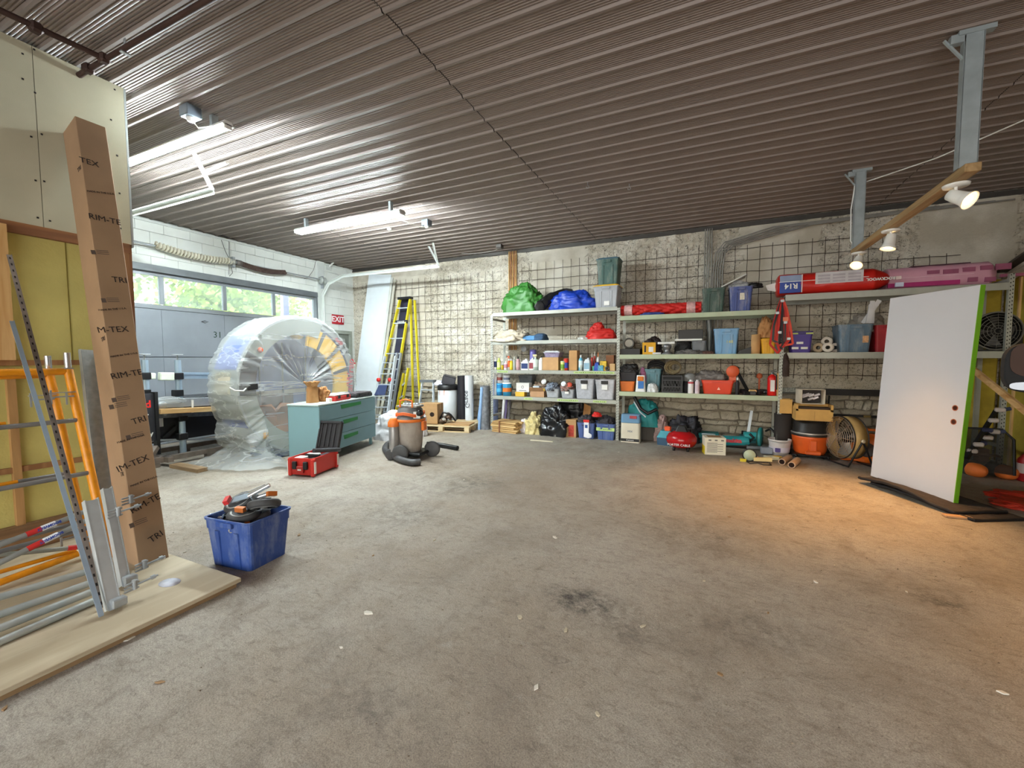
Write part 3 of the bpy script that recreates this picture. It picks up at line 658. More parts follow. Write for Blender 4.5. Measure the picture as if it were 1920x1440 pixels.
# outward normal of the face towards the room is +X; depth goes towards -X
if axx.x < 0: axx = -axx
cbox(0, Dc, 0, Wc, 0, L, MB()).build('body', mt('#9c7f62', .85, 0, .08, 4, .04, 120), lc, w=True, bevel=.004)
cbox(-.002, .05, .02, Wc-.02, -.0, .012, MB()).build('bottom_flap', mt('#d8d6d2', .7), lc, w=True)
INK = mt('#2c2320', .8, 0, .1)
def fm(b, c, side=False, rot=-.35):
    if side: return frame(A0-axx*b-axy*.0012+axz*c, axx*cos(rot)+axz*-sin(rot)*-1, axz)
    xd = axy*cos(rot)+axz*-sin(rot)
    return frame(A0+axy*b+axz*c+axx*.0012, xd, axz)
for (c, b, s_) in ((3.05, .045, 'TEX'), (2.6, .09, 'RIM-TE'), (2.12, .125, 'TRI'), (1.72, .045, 'M-TEX'), (1.38,   .087, 'RIM-TE'), (1.03, .12, 'TRI'), (.72, .05, 'IM-TEX'), (.42, .087, 'RIM-TE'), (.17, .12, 'TRI')):
    lettering(s_, .062, INK, lc, fm(b, c, rot=-.02-.4*max(0, 1-c/2.4)), 'print', w=True)
for (c, b) in ((2.82, .09), (1.88, .06), (1.53, .09), (.9, .06), (.58, .1)):
    lettering('MADE IN THE U.S.A.', .019, INK, lc, fm(b, c, rot=-.22), 'print', w=True)
m_ = MB()
for (c, b) in ((2.32, .05), (1.95, .07), (1.2, .05), (1.15, .03), (.92, .1), (.3, .05)):
    F = fm(b, c, rot=-.15)
    for k in range(3): m_.box((.0, .018-.013*k, 0), (.07, .004, .001), F)
    m_.box((-.055, .0, 0), (.026, .032, .001), F)
m_.build('print_block', mt('#5f5148', .8), lc, w=True)
for (c, s_) in ((3.0, 'TRI'), (1.66, 'TRI'), (.66, 'TR')):
    lettering(s_, .046, INK, lc, frame(A0-axx*.05-axy*.0012+axz*c, axx, axz), 'print', w=True)

# light grey steel track leaning beside the carton
def leanbar(name, label, cat, p, q, w_, h_, mat, group=None, up=(1, 0, 0), c=None):
    o = thing(name, label, cat, tuple(p), 0, group); MB().bar(p, q, w_, h_, up).build('bar', mat, o, w=True); return o
a = on(196, 940, 0, -4.1); b_ = on(163, 656, 0, -4.5)
d_ = (b_-a).normalized(); a2 = a-d_*((a.z-.07)/d_.z)
gt = thing('steel_track', 'wide dull grey steel track leaning between the scaffold frames and the carton', 'metal track', tuple(a2))
MB().bar(a2, b_, .1, .006, (1, 0, 0)).build('web', mt('#b0b4b2', .6, .2, .15, 25), gt, w=True)
MB().bar(a2+V((.02, -.05, 0)), b_+V((.02, -.05, 0)), .004, .045, (1, 0, 0)).bar(a2+V((.02, .05, 0)), b_+V((.02, .05, 0)), .004, .045, (1, 0, 0)).build('flange', mt('#999d9b', .6, .2, .1, 12), gt, w=True)

# scaffold frames
YS = mt('#d98a10', .4, 0, .12, 14, .04, 60, .25, '#6d5232', name='scaffold_paint')
def scaffold(T, B, label, pins=True, top=True):
    T = V(T); B = V(B); d = (B-T); s = thing('scaffold_section', label, 'scaffold', tuple(B))
    wd = V((0, -1, 0)); Wf = 1.55
    MB().tube([T, B], .027, 12).build('leg', YS, s, w=True)
    MB().tube([T+wd*Wf, B+wd*Wf], .027, 12).build('leg', YS, s, w=True)
    if top: MB().tube([T+V((0, .0, -.01)), T+wd*Wf+V((0, 0, -.01))], .025, 12).build('top_rail', YS, s, w=True)
    for k, f in enumerate((.27, .55, .82)):
        p = T+d*f; MB().tube([p+V((.01, -.02, 0)), p+wd*Wf], .016, 10).build('rung', mt('#7f7f7f', .4, .4, .2), s, w=True)
        if k < 2:
            q = T+d*f; MB().tube([q+V((-.03, -.35, .02)), q+V((-.03, -Wf, .02))], .012, 8).build('brace', YS, s, w=True)
    if pins:
        MB().tube([T+V((.0, .0, .02)), T+V((.008, -.005, .13))], .02, 10).build('coupling_pin', CHROME, s, w=True)
        m_ = MB()
        m_.box(T+V((-.01, .0, .012)), (.05, .05, .01)); m_.build('collar', STEEL, s, w=True)
    for f in (.14, .88):
        m_ = MB(); p = T+d*f+V((.03, -.05, 0)); m_.bar(p+V((0, .05, .03)), p+V((0, -.09, .03)), .016, .006); m_.bar(p+V((0, -.08, .05)), p+V((0, -.08, -.05)), .01, .01, (1, 0, 0)); m_.bar(p+V((0, .0, .03)), p+V((0, .0, -.06)), .008, .012, (1, 0, 0)); m_.tube([p+V((0, .04, 0)), p+V((0, -.08, 0))], .006, 6)
        m_.build('brace_lock', STEEL, s, w=True)
    return s
T1 = wx(128, 694, -4.3); B1 = wx(205, 1040, -3.86); B1.z = .08; B1.x = -3.86
scaffold(T1, B1, 'yellow scaffold end frame in front, leaning on the partition, chrome pin on top')
T2 = wx(92, 700, -4.42); B2 = wx(166, 1030, -4.08); B2.z = .08
scaffold(T2, B2, 'second yellow scaffold end frame, behind the front one')
# lower yellow tube frame member lying
p = on(0, 1092, 0, -4.0); q = on(146, 1038, 0, -4.0); d_ = (p-q); 
tag(MB().tube([q, q+d_*2.2], .022, 10).tube([q+V((-.03, 0, .02)), q+d_*2.2+V((-.03, 0, .1))], .014, 8).build('scaffold_tube', YS, loc=tuple(q)), 'yellow scaffold tube slanting low behind the labelled braces', 'scaffold')
# cross braces with red and white stickers
LB = mt('#e5e7ec', .4, 0, .03); RD = mt('#c42f2c', .45, 0, .1)
def brace(pa, pb, label, fa=.34, fb=.58):
    s = thing('cross_brace', label, 'scaffold brace', tuple(pb))
    pa = V(pa); pb = V(pb); e = pa+(pa-pb)*1.2
    MB().tube([e, pb], .0165, 12).build('tube', mt('#a6aaa8', .45, .6, .12), s, w=True)
    c0 = pa.lerp(pb, fa); c1 = pa.lerp(pb, fa+.16); c2 = pa.lerp(pb, fb+.14)
    MB().tube([c0, c1], .0178, 12, cap=False).build('red_sticker', RD, s, w=True)
    MB().tube([c1, c2], .0178, 12, cap=False).build('white_sticker', LB, s, w=True)
    d = (c2-c1).normalized(); tow = (V((0, 0, CH))-c1).normalized(); tow = (tow-d*tow.dot(d)).normalized(); up = d.cross(tow)*-1
    lettering('BOOMVECT', .021, mt('#31489c', .6), s, frame(c1.lerp(c2, .5)+tow*.0182, -d, -(tow.cross(-d)) if False else tow.cross(-d)), 'sticker_print', w=True, bold=.0008)
    MB().bar(pb, pb+d*.03, .03, .004).build('flattened_end', STEEL, s, w=True)
brace(on(0, 1022, 0, -3.82), on(170, 955, 0, -3.82), 'grey scaffold cross brace, upper of the two with red and white stickers', .26, .44)
brace(on(0, 1055, 0, -3.76), on(178, 968, 0, -3.76), 'grey scaffold cross brace, lower of the two with red and white stickers', .26, .44)
o = thing('cross_brace', 'grey cross brace with a red end sticker, lying flatter behind the stickered pair', 'scaffold brace', tuple(on(150, 1025, 0, -4.0)))
MB().tube([on(-100, 1050, 0, -4.12), on(148, 1026, 0, -4.0)], .015, 10).build('tube', mt('#8d8f86', .5, .5), o, w=True)
MB().tube([on(127, 1028, 0, -4.007), on(144, 1026, 0, -4.0)], .017, 10).build('red_sticker', RD, o, w=True)
# pipes on the platform
PT = mt('#a9aeaa', .45, .3, .12, 10)
for i, (ya, yb, xb, zz, lb) in enumerate(((1128, 1072, 162, .15, 'topmost of the four stacked'), (1152, 1092, 172, .115, 'second highest of the four stacked'), (1178, 1108, 176, .1, 'third of the four stacked'), (1203, 1124, 182, .08, 'nearest of the four stacked'))):
    q = fz(xb, yb, zz); p = fz(0, ya, zz); q.z = zz; p.z = zz; d_ = p-q
    r = .0205; 
    tag(MB().tube([q, q+d_*1.9+V((0, 0, .0 if i else .05))], r, 12, hollow=False).build('steel_pipe', PT, loc=tuple(q)), 'grey steel pipe lying on the plywood platform, '+lb, 'pipe', 'steel pipes on the platform')
q = fz(165, 1068, .14); p = fz(0, 1138, .2)
# aluminium channels with clamps (guard rail posts)
AL = mt('#bcc2c4', .38, .35, .1, 10)
def chan(pt_, pb, label, w_=.06):
    pt_ = V(pt_); pb = V(pb)
    s = thing('guardrail_post', label, 'metal post', tuple(pb))
    m_ = MB(); m_.bar(pb, pt_, w_, .005, (1, 0, 0)); m_.bar(pb+V((-.02, -w_/2, 0)), pt_+V((-.02, -w_/2, 0)), .005, .045, (1, 0, 0)); m_.bar(pb+V((-.02, w_/2, 0)), pt_+V((-.02, w_/2, 0)), .005, .045, (1, 0, 0))
    m_.build('channel', AL, s, w=True)
    for f in (.12, .82):
        c = pb.lerp(pt_, f)+V((-.01, .06, 0)); m_ = MB()
        for k in range(3): m_.bar(c+V((0, 0, .02*k-.02)), c+V((0, .07, .02*k-.015)), .012, .009)
        m_.tube([c+V((.0, .03, 0)), c+V((.02, .16, .02))], .006, 6); m_.tube([c+V((0, .05, -.02)), c+V((0, .05, .035))], .014, 8); m_.tube([c+V((.01, .13, .013)), c+V((.01, .15, .016))], .013, 6)
        m_.build('clamp', STEEL, s, w=True)
    MB().box(pb+V((-.01, .02, .03)), (.05, .07, .05)).build('foot', STEEL, s, w=True, bevel=.006)
    return s
pb = fz(216, 1142, .07); pb2 = fz(238, 1098, .07); pb3 = fz(246, 1082, .07)
chan(on(172, 938, 0, pb.x-.3), pb, 'aluminium channel guardrail post with clamps, nearest to the plywood edge')
chan(on(202, 916, 0, pb2.x-.32), pb2, 'aluminium channel guardrail post with clamps, tucked beside the carton', .045)
# slotted angles
def angle(pt_, pb, label, mat, holes=True, w_=.03):
    pt_ = V(pt_); pb = V(pb); s = thing('slotted_angle', label, 'metal angle', tuple(pb))
    m_ = MB(); m_.bar(pb, pt_, w_, .003, (1, 0, 0)); m_.bar(pb+V((-w_/2, w_/2, 0)), pt_+V((-w_/2, w_/2, 0)), .003, w_, (1, 0, 0)); m_.build('angle_bar', mat, s, w=True)
    if holes:
        m_ = MB(); n = 46
        for k in range(n):
            c = pb.lerp(pt_, (k+.5)/n)+V((.0022, 0, 0)); m_.bar(c-(pt_-pb).normalized()*.009, c+(pt_-pb).normalized()*.009, .008, .002, (1, 0, 0))
        stuff(m_.build('slot', mt('#231c1a', .9), s, w=True))
angle(on(17, 478, 0, -4.55), fz(186, 1148, .07)+V((-.04, .03, 0)), 'dark rusty slotted angle iron, the longer of two leaning on the partition', mt('#857a72', .6, .25, .25, 14), True, .026)
angle(on(22, 602, 0, -4.2), fz(190, 1156, .07), 'blue-grey steel angle leaning in front of the scaffold frames', mt('#a3b4c4', .35, .35, .1), False, .022)
# caster tote
TB = mt('#2a4788', .5, 0, .1, 5, .05, 40, .4, '#8d97ab', name='blue_tote_plastic')
def tote(name, label, loc, rz, w_, d_, h_, mat, cat='storage tote', lid=None, t=.84, group=None, rim=None, ribs=2, handle=True, wall=.006, r=.03):
    s = thing(name, label, cat, loc, rz, group)
    m_ = MB(); aw, ad = w_*t, d_*t
    m_.frus(0, h_*.78, aw, ad, w_*.95, d_*.95, None, 3, r, True, False)
    m_.frus(h_*.78, h_*.78, w_*.95, d_*.95, w_*.975, d_*.975, None, 3, r, False, False)
    m_.frus(h_*.78, h_*.985, w_*.975, d_*.975, w_*.985, d_*.985, None, 3, r, False, False)
    m_.frus(h_*.985, h_*.985, w_*.985, d_*.985, w_*.94, d_*.94, None, 3, r*.8, False, False)
    m_.frus(h_*.985, .015, w_*.94, d_*.94, aw-.02, ad-.02, None, 3, r*.7, False, True)
    for sx in (-1, 1):
        for k in range(ribs):
            x = (k-(ribs-1)/2)*w_*.42
            m_.add([(x-.018, sx*(ad/2-.004), .01), (x+.018, sx*(ad/2-.004), .01), (x+.024, sx*(d_*.95/2-.004), h_*.76), (x-.024, sx*(d_*.95/2-.004), h_*.76), (x-.012, sx*(ad/2+.008), .01), (x+.012, sx*(ad/2+.008), .01), (x+.018, sx*(d_*.95/2+.01), h_*.76), (x-.018, sx*(d_*.95/2+.01), h_*.76)], [(4, 5, 6, 7), (0, 4, 7, 3), (5, 1, 2, 6), (3, 7, 6, 2)])
    m_.build('body', mat, s)
    m_ = MB()
    m_.frus(h_*.955, h_, w_*1.02, d_*1.02, w_*1.03, d_*1.03, None, 3, r*1.1, False, False); m_.frus(h_, h_, w_*1.03, d_*1.03, w_*.96, d_*.96, None, 3, r, False, False); m_.frus(h_*.955, h_*.955, w_*1.02, d_*1.02, w_*.96, d_*.96, None, 3, r, False, False)
    m_.build('rim', rim or mat, s)
    if handle:
        for sx in (-1, 1): MB().b0(-w_*.17, w_*.17, sx*d_*.49, sx*(d_*.515+.014), h_*.86, h_*.96).build('handle', rim or mat, s, bevel=.004)
    if lid:
        MB().frus(h_, h_+.014, w_*1.05, d_*1.05, w_*1.05, d_*1.05, None, 3, r).frus(h_+.014, h_+.032, w_*.9, d_*.9, w_*.87, d_*.87, None, 3, r).build('lid', lid, s)
    return s
p0 = fz(470, 1052); tl = (-3.05, 1.96, 0)
CT = tote('blue_tote', 'large dusty blue plastic tote on the open floor, heaped with caster wheels', (-3.1, 1.99, 0), rad(6), .44, .37, .36, TB)
RUB = mt('#3a3a3b', .7, 0, .2, 12, .05, 60); ZN = mt('#8f99a2', .3, .6, .1)
def caster(M_, label, red=False):
    c = thing('swivel_castor', label, 'caster', tuple(M_.to_translation()), 0, 'scaffold casters in the blue tote')
    R2 = M_ @ Matrix.Scale(1.12, 4)
    MB().lathe([(.045, -.022), (.088, -.024), (.1, -.012), (.1, .012), (.088, .024), (.045, .022)], 24, R2).build('tyre', RUB, c, w=True)
    MB().lathe([(0, -.03), (.02, -.03), (.022, -.014), (.06, -.012), (.078, -.02), (.08, -.0245), (.072, -.026), (.06, -.018), (.06, .018), (.072, .026), (.08, .0245), (.06, .012), (.022, .014), (.02, .03), (0, .03)], 20, R2).build('hub', mt('#8a8a86', .5, .3, .2), c, w=True)
    m_ = MB()
    for sg in (-1, 1):
        m_.add([R2 @ V(p) for p in ((-.03, -.03, sg*.034), (.03, -.03, sg*.034), (.035, .1, sg*.034), (-.035, .1, sg*.034), (-.03, -.03, sg*.039), (.03, -.03, sg*.039), (.035, .1, sg*.039), (-.035, .1, sg*.039))], [(0, 1, 2, 3), (7, 6, 5, 4), (0, 4, 5, 1), (1, 5, 6, 2), (2, 6, 7, 3), (3, 7, 4, 0)])
    m_.box((0, .102, 0), (.08, .01, .085), R2); m_.build('fork', ZN, c, w=True)
    MB().tube([R2 @ V((0, .105, 0)), R2 @ V((0, .2, 0))], .017, 10).build('stem', CHROME, c, w=True)
    MB().box((0.02, -.05, .06), (.06, .03, .03), R2).build('brake_pedal', RD if red else mt('#b1642c', .5, .3), c, w=True)
def CM_(x, y, z, ax, ay, az): return XF[CT.name] @ Matrix.Translation((x, y, z)) @ Matrix.Rotation(az, 4, 'Z') @ Matrix.Rotation(ay, 4, 'Y') @ Matrix.Rotation(ax, 4, 'X')
caster(CM_(-.11, .02, .41, .3, .35, -1.0), 'caster wheel with a red pedal at the left of the heap, tilted up', True)
caster(CM_(.12, .03, .42, -.35, .25, 1.3), 'caster wheel at the right top of the heap showing its whole tyre')
caster(CM_(.0, -.04, .355, .1, .05, .2), 'caster wheel lying flat near the front rim of the tote')
caster(CM_(-.07, -.02, .27, .3, .1, 2.0), 'caster wheel sunk low in the left half of the tote', True)
caster(CM_(.06, -.02, .25, .1, -.1, -.2), 'caster wheel sunk lowest in the right half of the tote')
caster(CM_(.0, .04, .31, -.1, .15, 3.3), 'caster wheel buried at the back of the tote')
for (a, b_, lb) in (((-.1, .06, .46), (.05, .1, .53), 'lower'), ((-.02, .02, .47), (.1, .1, .545), 'upper')):
    M_ = XF[CT.name]; tag(MB().tube([M_ @ V(a), M_ @ V(b_)], .017, 10).build('castor_spindle', CHROME, loc=tuple(M_ @ V(a))), 'loose chrome caster stem on top of the tote heap, the %s one' % lb, 'pipe')
m_ = MB(); M_ = XF[CT.name]; m_.frus(.0, .29, .38, .29, .42, .33, M_); 
# ------------------------------------------------------------------ item builders
TAPE = mt('#c9a06a', .35, 0, .05)
def blob_mb(w_, d_, h_, seed=0, amp=.25, fr=3.0, nu=56, nv=26, pw=.8, m=None, ridge=True, mbb=None):
    def fn(i, j):
        a = 2*pi*i; e = pi/2*(1-j)*1.0 if True else 0
        el = pi*.5*j; ce, se = cos(el), sin(el)
        n0 = V((cos(a)*ce*fr/2+seed*7.1, sin(a)*ce*fr/2, se*fr/2+seed))
        n = mn.noise(n0)*.9+(1-abs(mn.noise(n0*2.3))*3.2)*.35*(1 if ridge else 0)+mn.noise(n0*5)*.25
        r = 1+amp*n
        x = (abs(cos(a))**pw)*(1 if cos(a) > 0 else -1)*ce**.7; y = (abs(sin(a))**pw)*(1 if sin(a) > 0 else -1)*ce**.7
        return (x*w_/2*r, y*d_/2*r, max(0, se**.85*h_*(1+amp*.7*n)) if j > 0 else 0)
    b = mbb or MB(); b.grid(fn, nu, nv, m, True, True); return b
def heap(name, label, cat, loc, rz, w_, d_, h_, mat, seed=0, amp=.25, fr=3, group=None, ridge=True):
    o = blob_mb(w_, d_, h_, seed, amp, fr, ridge=ridge).build(name, mat); o.location = loc; o.rotation_euler = (0, 0, rz)
    XF[o.name] = Matrix.Translation(loc) @ Matrix.Rotation(rz, 4, 'Z'); return tag(o, label, cat, group)
def carton(name, label, loc, rz, w_, d_, h_, mat=CARD, open_=False, cat='box', tape=True, group=None, flap=.8):
    s = thing(name, label, cat, loc, rz, group)
    if open_:
        m_ = MB(); m_.frus(0, h_, w_, d_, w_, d_, cap1=False); m_.frus(h_, .01, w_-.008, d_-.008, w_-.008, d_-.008, cap0=False); m_.build('body', mat, s)
        for (sx, sy) in ((1, 0), (-1, 0), (0, 1), (0, -1)):
            L = (w_ if sy else d_); e = (d_ if sy else w_)*.45; c = V((sx*w_/2, sy*d_/2, h_)); t_ = V((-sy, sx, 0))
            out_ = V((sx*cos(flap), sy*cos(flap), sin(flap)))*e
            MB().add([c-t_*L/2, c+t_*L/2, c+t_*L/2*.97+out_, c-t_*L/2*.97+out_], [(0, 1, 2, 3)]).build('flap', mat, s, solid=.004)
    else:
        MB().box((0, 0, h_/2), (w_, d_, h_)).build('body', mat, s, bevel=.003)
        if tape: MB().b0(-w_/2-.0008, w_/2+.0008, -.024, .024, h_*.7, h_+.001).build('tape', TAPE, s)
    return s
def bottle(name, label, loc, r, h_, col, cap, lab=None, kind='bottle', group=None, cat='bottle', lh=(.2, .65)):
    s = thing(name, label, cat, loc, 0, group)
    if kind == 'bottle': pr = [(0, 0), (r*.92, 0), (r, .01), (r, h_*.66), (r*.8, h_*.76), (r*.42, h_*.82), (r*.4, h_*.87)]; cz = (h_*.85, h_, r*.46)
    elif kind == 'spray': pr = [(0, 0), (r, 0), (r, h_*.55), (r*.7, h_*.66), (r*.32, h_*.74), (r*.3, h_*.82)]; cz = (h_*.8, h_*.86, r*.4)
    elif kind == 'can': pr = [(0, 0), (r, 0), (r*1.02, .008), (r, .016), (r, h_*.84), (r*.9, h_*.88), (r*.7, h_*.9)]; cz = (h_*.88, h_, r*.62)
    elif kind == 'tub': pr = [(0, 0), (r*.9, 0), (r*.98, h_*.9)]; cz = (h_*.9, h_, r*1.04)
    elif kind == 'tube': pr = [(0, 0), (r, 0), (r, h_*.72), (r*.9, h_*.73), (r*.35, h_*.76)]; cz = (h_*.76, h_, r*.28)
    MB().lathe(pr, 14).build('body', col, s)
    MB().lathe([(cz[2], cz[0]), (cz[2], cz[1]-.004), (cz[2]*.85, cz[1]), (0, cz[1])], 12).build('cap', cap, s)
    if kind == 'spray':
        MB().box((-.01, 0, h_*.93), (r*1.5, r*.5, h_*.1)).bar((-r*.4, 0, h_*.9), (-r*.9, 0, h_*.78), .006, .01, (0, 1, 0)).build('trigger', cap, s)
    if lab:
        rr = r*1.012 if kind != 'tub' else r*.99
        MB().lathe([(rr, h_*lh[0]), (rr, h_*lh[1])], 14, cap=False).build('label_band', lab, s)
    return s
def jug(name, label, loc, w_, d_, h_, col, cap, lab=None, rz=0, cat='jug', group=None):
    s = thing(name, label, cat, loc, rz, group)
    m_ = MB(); m_.frus(0, h_*.68, w_, d_, w_, d_, None, 3, .02); m_.frus(h_*.68, h_*.9, w_, d_, w_*.4, d_*.5, None, 3, .015, off=(w_*.1, 0)); m_.build('body', col, s)
    MB().lathe([(w_*.16, 0), (w_*.16, .028), (0, .028)], 12, TR(w_*.1, 0, h_*.9)).build('cap', cap, s)
    MB().tube([(-w_*.35, 0, h_*.62), (-w_*.33, 0, h_*.84), (-w_*.08, 0, h_*.88)], .009, 8).build('handle', col, s)
    if lab: MB().b0(-w_*.42, w_*.42, -d_/2-.001, -d_/2, h_*.12, h_*.6).build('label_band', lab, s)
    return s
def pap(h): return mt(h, .55, 0, .05)
CLEARP = mt('#d9dde2', .25, 0, .05, 5, 0, 80, .3, '#b8bcc4', alpha=.55, name='clear_plastic')
RED = mt('#c9261f', .42, 0, .06); REDB = mt('#bd2622', .4, 0, .08, 9, 0, 80, .12, '#8d8177')

# ------------------------------------------------------------------ ring wrapping machine under film
XM, YM, ZM, RM, RI = -5.9, 4.76, 1.1, 1.07, .8
rm = thing('ring_machine', 'large ring-shaped wrapping machine wrapped in clear plastic film beside the teal cabinet', 'machine', (XM-.42, YM, 0))
def ringpt(r, a, x): return (x, YM+r*cos(a), ZM+r*sin(a))
def arc_shell(r0, r1, xa, xb, a0, a1, n, m_):
    vs = []; 
    for i in range(n+1):
        a = a0+(a1-a0)*i/n
        vs += [ringpt(r0, a, xa), ringpt(r1, a, xa), ringpt(r1, a, xb), ringpt(r0, a, xb)]
    fs = []
    for i in range(n):
        for k in range(4): fs.append((i*4+k, i*4+(k+1) % 4, (i+1)*4+(k+1) % 4, (i+1)*4+k))
    fs += [(0, 1, 2, 3), (n*4+3, n*4+2, n*4+1, n*4)]
    return m_.add(vs, fs)
LIL = mt('#8890b5', .5, 0, .12, 1.5); GREYM = mt('#9da1a3', .5, .1, .06)
arc_shell(RM-.03, RM, XM-.6, XM, 0, 2*pi, 72, MB()).build('outer_drum', mt('#a9adab', .5, 0, .1, 1.2), rm, w=True)
arc_shell(RM-.004, RM+.003, XM-.55, XM-.05, rad(135), rad(166), 12, MB()).build('lilac_panel', mt('#7f8fd0', .5, 0, .15, 2), rm, w=True)
arc_shell(RM-.004, RM+.003, XM-.55, XM-.05, rad(206), rad(213), 6, MB()).build('blue_band', mt('#3f57a3', .5), rm, w=True)
arc_shell(RM-.004, RM+.003, XM-.5, XM-.15, rad(168), rad(185), 12, MB()).build('cream_panel', mt('#cfc7b4', .6, 0, .1, 3), rm, w=True)
arc_shell(RI, RM-.03, XM-.03, XM, rad(150), rad(186), 16, MB()).build('control_panel', mt('#2f2c33', .45, 0, .1), rm, w=True)
arc_shell(RI, RM-.03, XM-.03, XM-.005, rad(186), rad(325), 40, MB()).build('lower_face', mt('#a5a79d', .55, 0, .1, 2), rm, w=True)
arc_shell(RI, RM-.03, XM-.03, XM-.005, rad(68), rad(150), 26, MB()).build('upper_face', mt('#8a8d86', .55, 0, .1, 2), rm, w=True)
arc_shell(RI-.17, RM-.12, XM-.06, XM-.02, rad(-34), rad(82), 40, MB()).build('yellow_ring', mt('#e7b416', .4, 0, .05), rm, w=True)
arc_shell(RM-.12, RM-.09, XM-.06, XM-.01, rad(-35), rad(68), 30, MB()).build('navy_edge', mt('#2b3358', .5), rm, w=True)
arc_shell(RM-.09, RM-.0, XM-.03, XM, rad(-35), rad(68), 30, MB()).build('grey_edge', mt('#8d8f8f', .5), rm, w=True)
arc_shell(RI-.005, RI+.02, XM-.58, XM-.03, 0, 2*pi, 60, MB()).build('inner_drum', mt('#9aa0aa', .5, 0, .1), rm, w=True)
for a in (12, 37, 60): arc_shell(RI-.17, RM-.12, XM-.02, XM-.012, rad(a), rad(a+4), 2, MB()).build('dark_band', DARK, rm, w=True)
MB().box((XM-.09, YM+.86, .82), (.01, .17, .07)).build('dark_band', DARK, rm, w=True)
m_ = MB()
for i in range(36):
    a0 = 2*pi*i/36; a1 = 2*pi*(i+1)/36; m_.add([(XM-.57, YM, ZM), ringpt(RI, a0, XM-.57), ringpt(RI, a1, XM-.57)], [(0, 1, 2)])
m_.build('back_panel', mt('#a9b6e2', .5, 0, .25, 1.2), rm, w=True)
MB().b0(XM-.56, XM-.52, YM-.7, YM+.2, .5, .98).build('brown_panel', mt('#8d7f7a', .6, 0, .2, 3), rm, w=True)
MB().b0(XM-.53, XM-.5, YM-.55, YM+.5, .93, 1.0).build('cream_panel', mt('#d6cfc4', .6), rm, w=True)
for yy in (YM-.42, YM-.02, YM+.42): MB().b0(XM-.48, XM-.46, yy-.008, yy+.008, .45, 1.78).build('guide_rod', STEEL, rm, w=True)
MB().b0(XM-.58, XM-.02, YM-.55, YM+.55, .0, .12).build('base', mt('#3a4f86', .55, 0, .15), rm, w=True, bevel=.01)
MB().box((XM+.02, YM-.88, 1.12), (.08, .16, .09)).build('handle_block', DARK, rm, w=True, bevel=.01)
MB().tube([(XM+.04, YM-.97, 1.1), (XM+.12, YM-1.06, 1.07), (XM+.1, YM-1.16, 1.08), (XM+.02, YM-1.18, 1.12)], .01, 8).build('cable', WHITE, rm, w=True)
MB().lathe([(0, 0), (.035, 0), (.04, .02), (.02, .04), (0, .045)], 12, Matrix.Translation((XM+.0, YM-.72, 1.64)) @ Matrix.Rotation(pi/2, 4, 'Y')).build('stop_button', mt('#e0541c', .4), rm, w=True)
MB().box((XM+.0, YM-.68, .38), (.02, .07, .09)).build('yellow_tag', mt('#e5a52a', .5), rm, w=True)
MB().lathe([(0, 0), (.1, 0), (.1, .12), (0, .12)], 14, Matrix.Translation((XM-.22, YM+.2, ZM+.84)) @ Matrix.Rotation(pi/2, 4, 'Y')).build('roller', mt('#7ba0a6', .4), rm, w=True)
MB().lathe([(0, 0), (.1, 0), (.1, .12), (0, .12)], 14, Matrix.Translation((XM-.22, YM+.02, ZM+.83)) @ Matrix.Rotation(pi/2, 4, 'Y')).build('roller', mt('#d8a92a', .4), rm, w=True)
lettering('easiWrap', .2, mt('#c2283a', .5, 0, 0), rm, frame((XM+.004, YM+.97, 1.13), (0, .09, 1), (0, -1, .1)), w=True, bold=.004)
lettering('easi', .12, mt('#c2283a', .5, 0, 0), rm, frame((XM+.004, YM+.74, 1.82), (0, 1, -.7), (0, .7, 1)), w=True, bold=.003)
# film
FM = bpy.data.materials.new('plastic_film'); FM.use_nodes = True; t = FM.node_tree; t.nodes.clear()
out = t.nodes.new('ShaderNodeOutputMaterial'); mx = t.nodes.new('ShaderNodeMixShader'); tb = t.nodes.new('ShaderNodeBsdfTransparent'); tb.inputs[0].default_value = (.93, .95, .94, 1)
pb_ = t.nodes.new('ShaderNodeBsdfPrincipled'); pb_.inputs['Base Color'].default_value = (.82, .84, .83, 1); pb_.inputs['Roughness'].default_value = .33; pb_.inputs['Specular IOR Level'].default_value = .8
tc = t.nodes.new('ShaderNodeTexCoord'); mp = t.nodes.new('ShaderNodeMapping'); mp.inputs['Rotation'].default_value = (rad(-18), 0, rad(10)); mp.inputs['Scale'].default_value = (.8, .22, 2.2)
nz = t.nodes.new('ShaderNodeTexNoise'); nz.inputs['Scale'].default_value = 2.6; nz.inputs['Detail'].default_value = 6; nz.inputs['Distortion'].default_value = .25; nz.inputs['Roughness'].default_value = .5
t.links.new(tc.outputs['Object'], mp.inputs[0]); t.links.new(mp.outputs[0], nz.inputs['Vector'])
mr = t.nodes.new('ShaderNodeMapRange'); mr.inputs[1].default_value = .0; mr.inputs[2].default_value = .02; mr.inputs[3].default_value = .5; mr.inputs[4].default_value = .27
sb = t.nodes.new('ShaderNodeMath'); sb.operation = 'SUBTRACT'; sb.inputs[1].default_value = .5; ab = t.nodes.new('ShaderNodeMath'); ab.operation = 'ABSOLUTE'; t.links.new(nz.outputs[0], sb.inputs[0]); t.links.new(sb.outputs[0], ab.inputs[0]); t.links.new(ab.outputs[0], mr.inputs[0]); t.links.new(mr.outputs[0], mx.inputs[0])
bp = t.nodes.new('ShaderNodeBump'); bp.inputs['Strength'].default_value = .35; bp.inputs['Distance'].default_value = .02; t.links.new(nz.outputs[0], bp.inputs['Height']); t.links.new(bp.outputs[0], pb_.inputs['Normal'])
t.links.new(tb.outputs[0], mx.inputs[1]); t.links.new(pb_.outputs[0], mx.inputs[2]); t.links.new(mx.outputs[0], out.inputs[0])
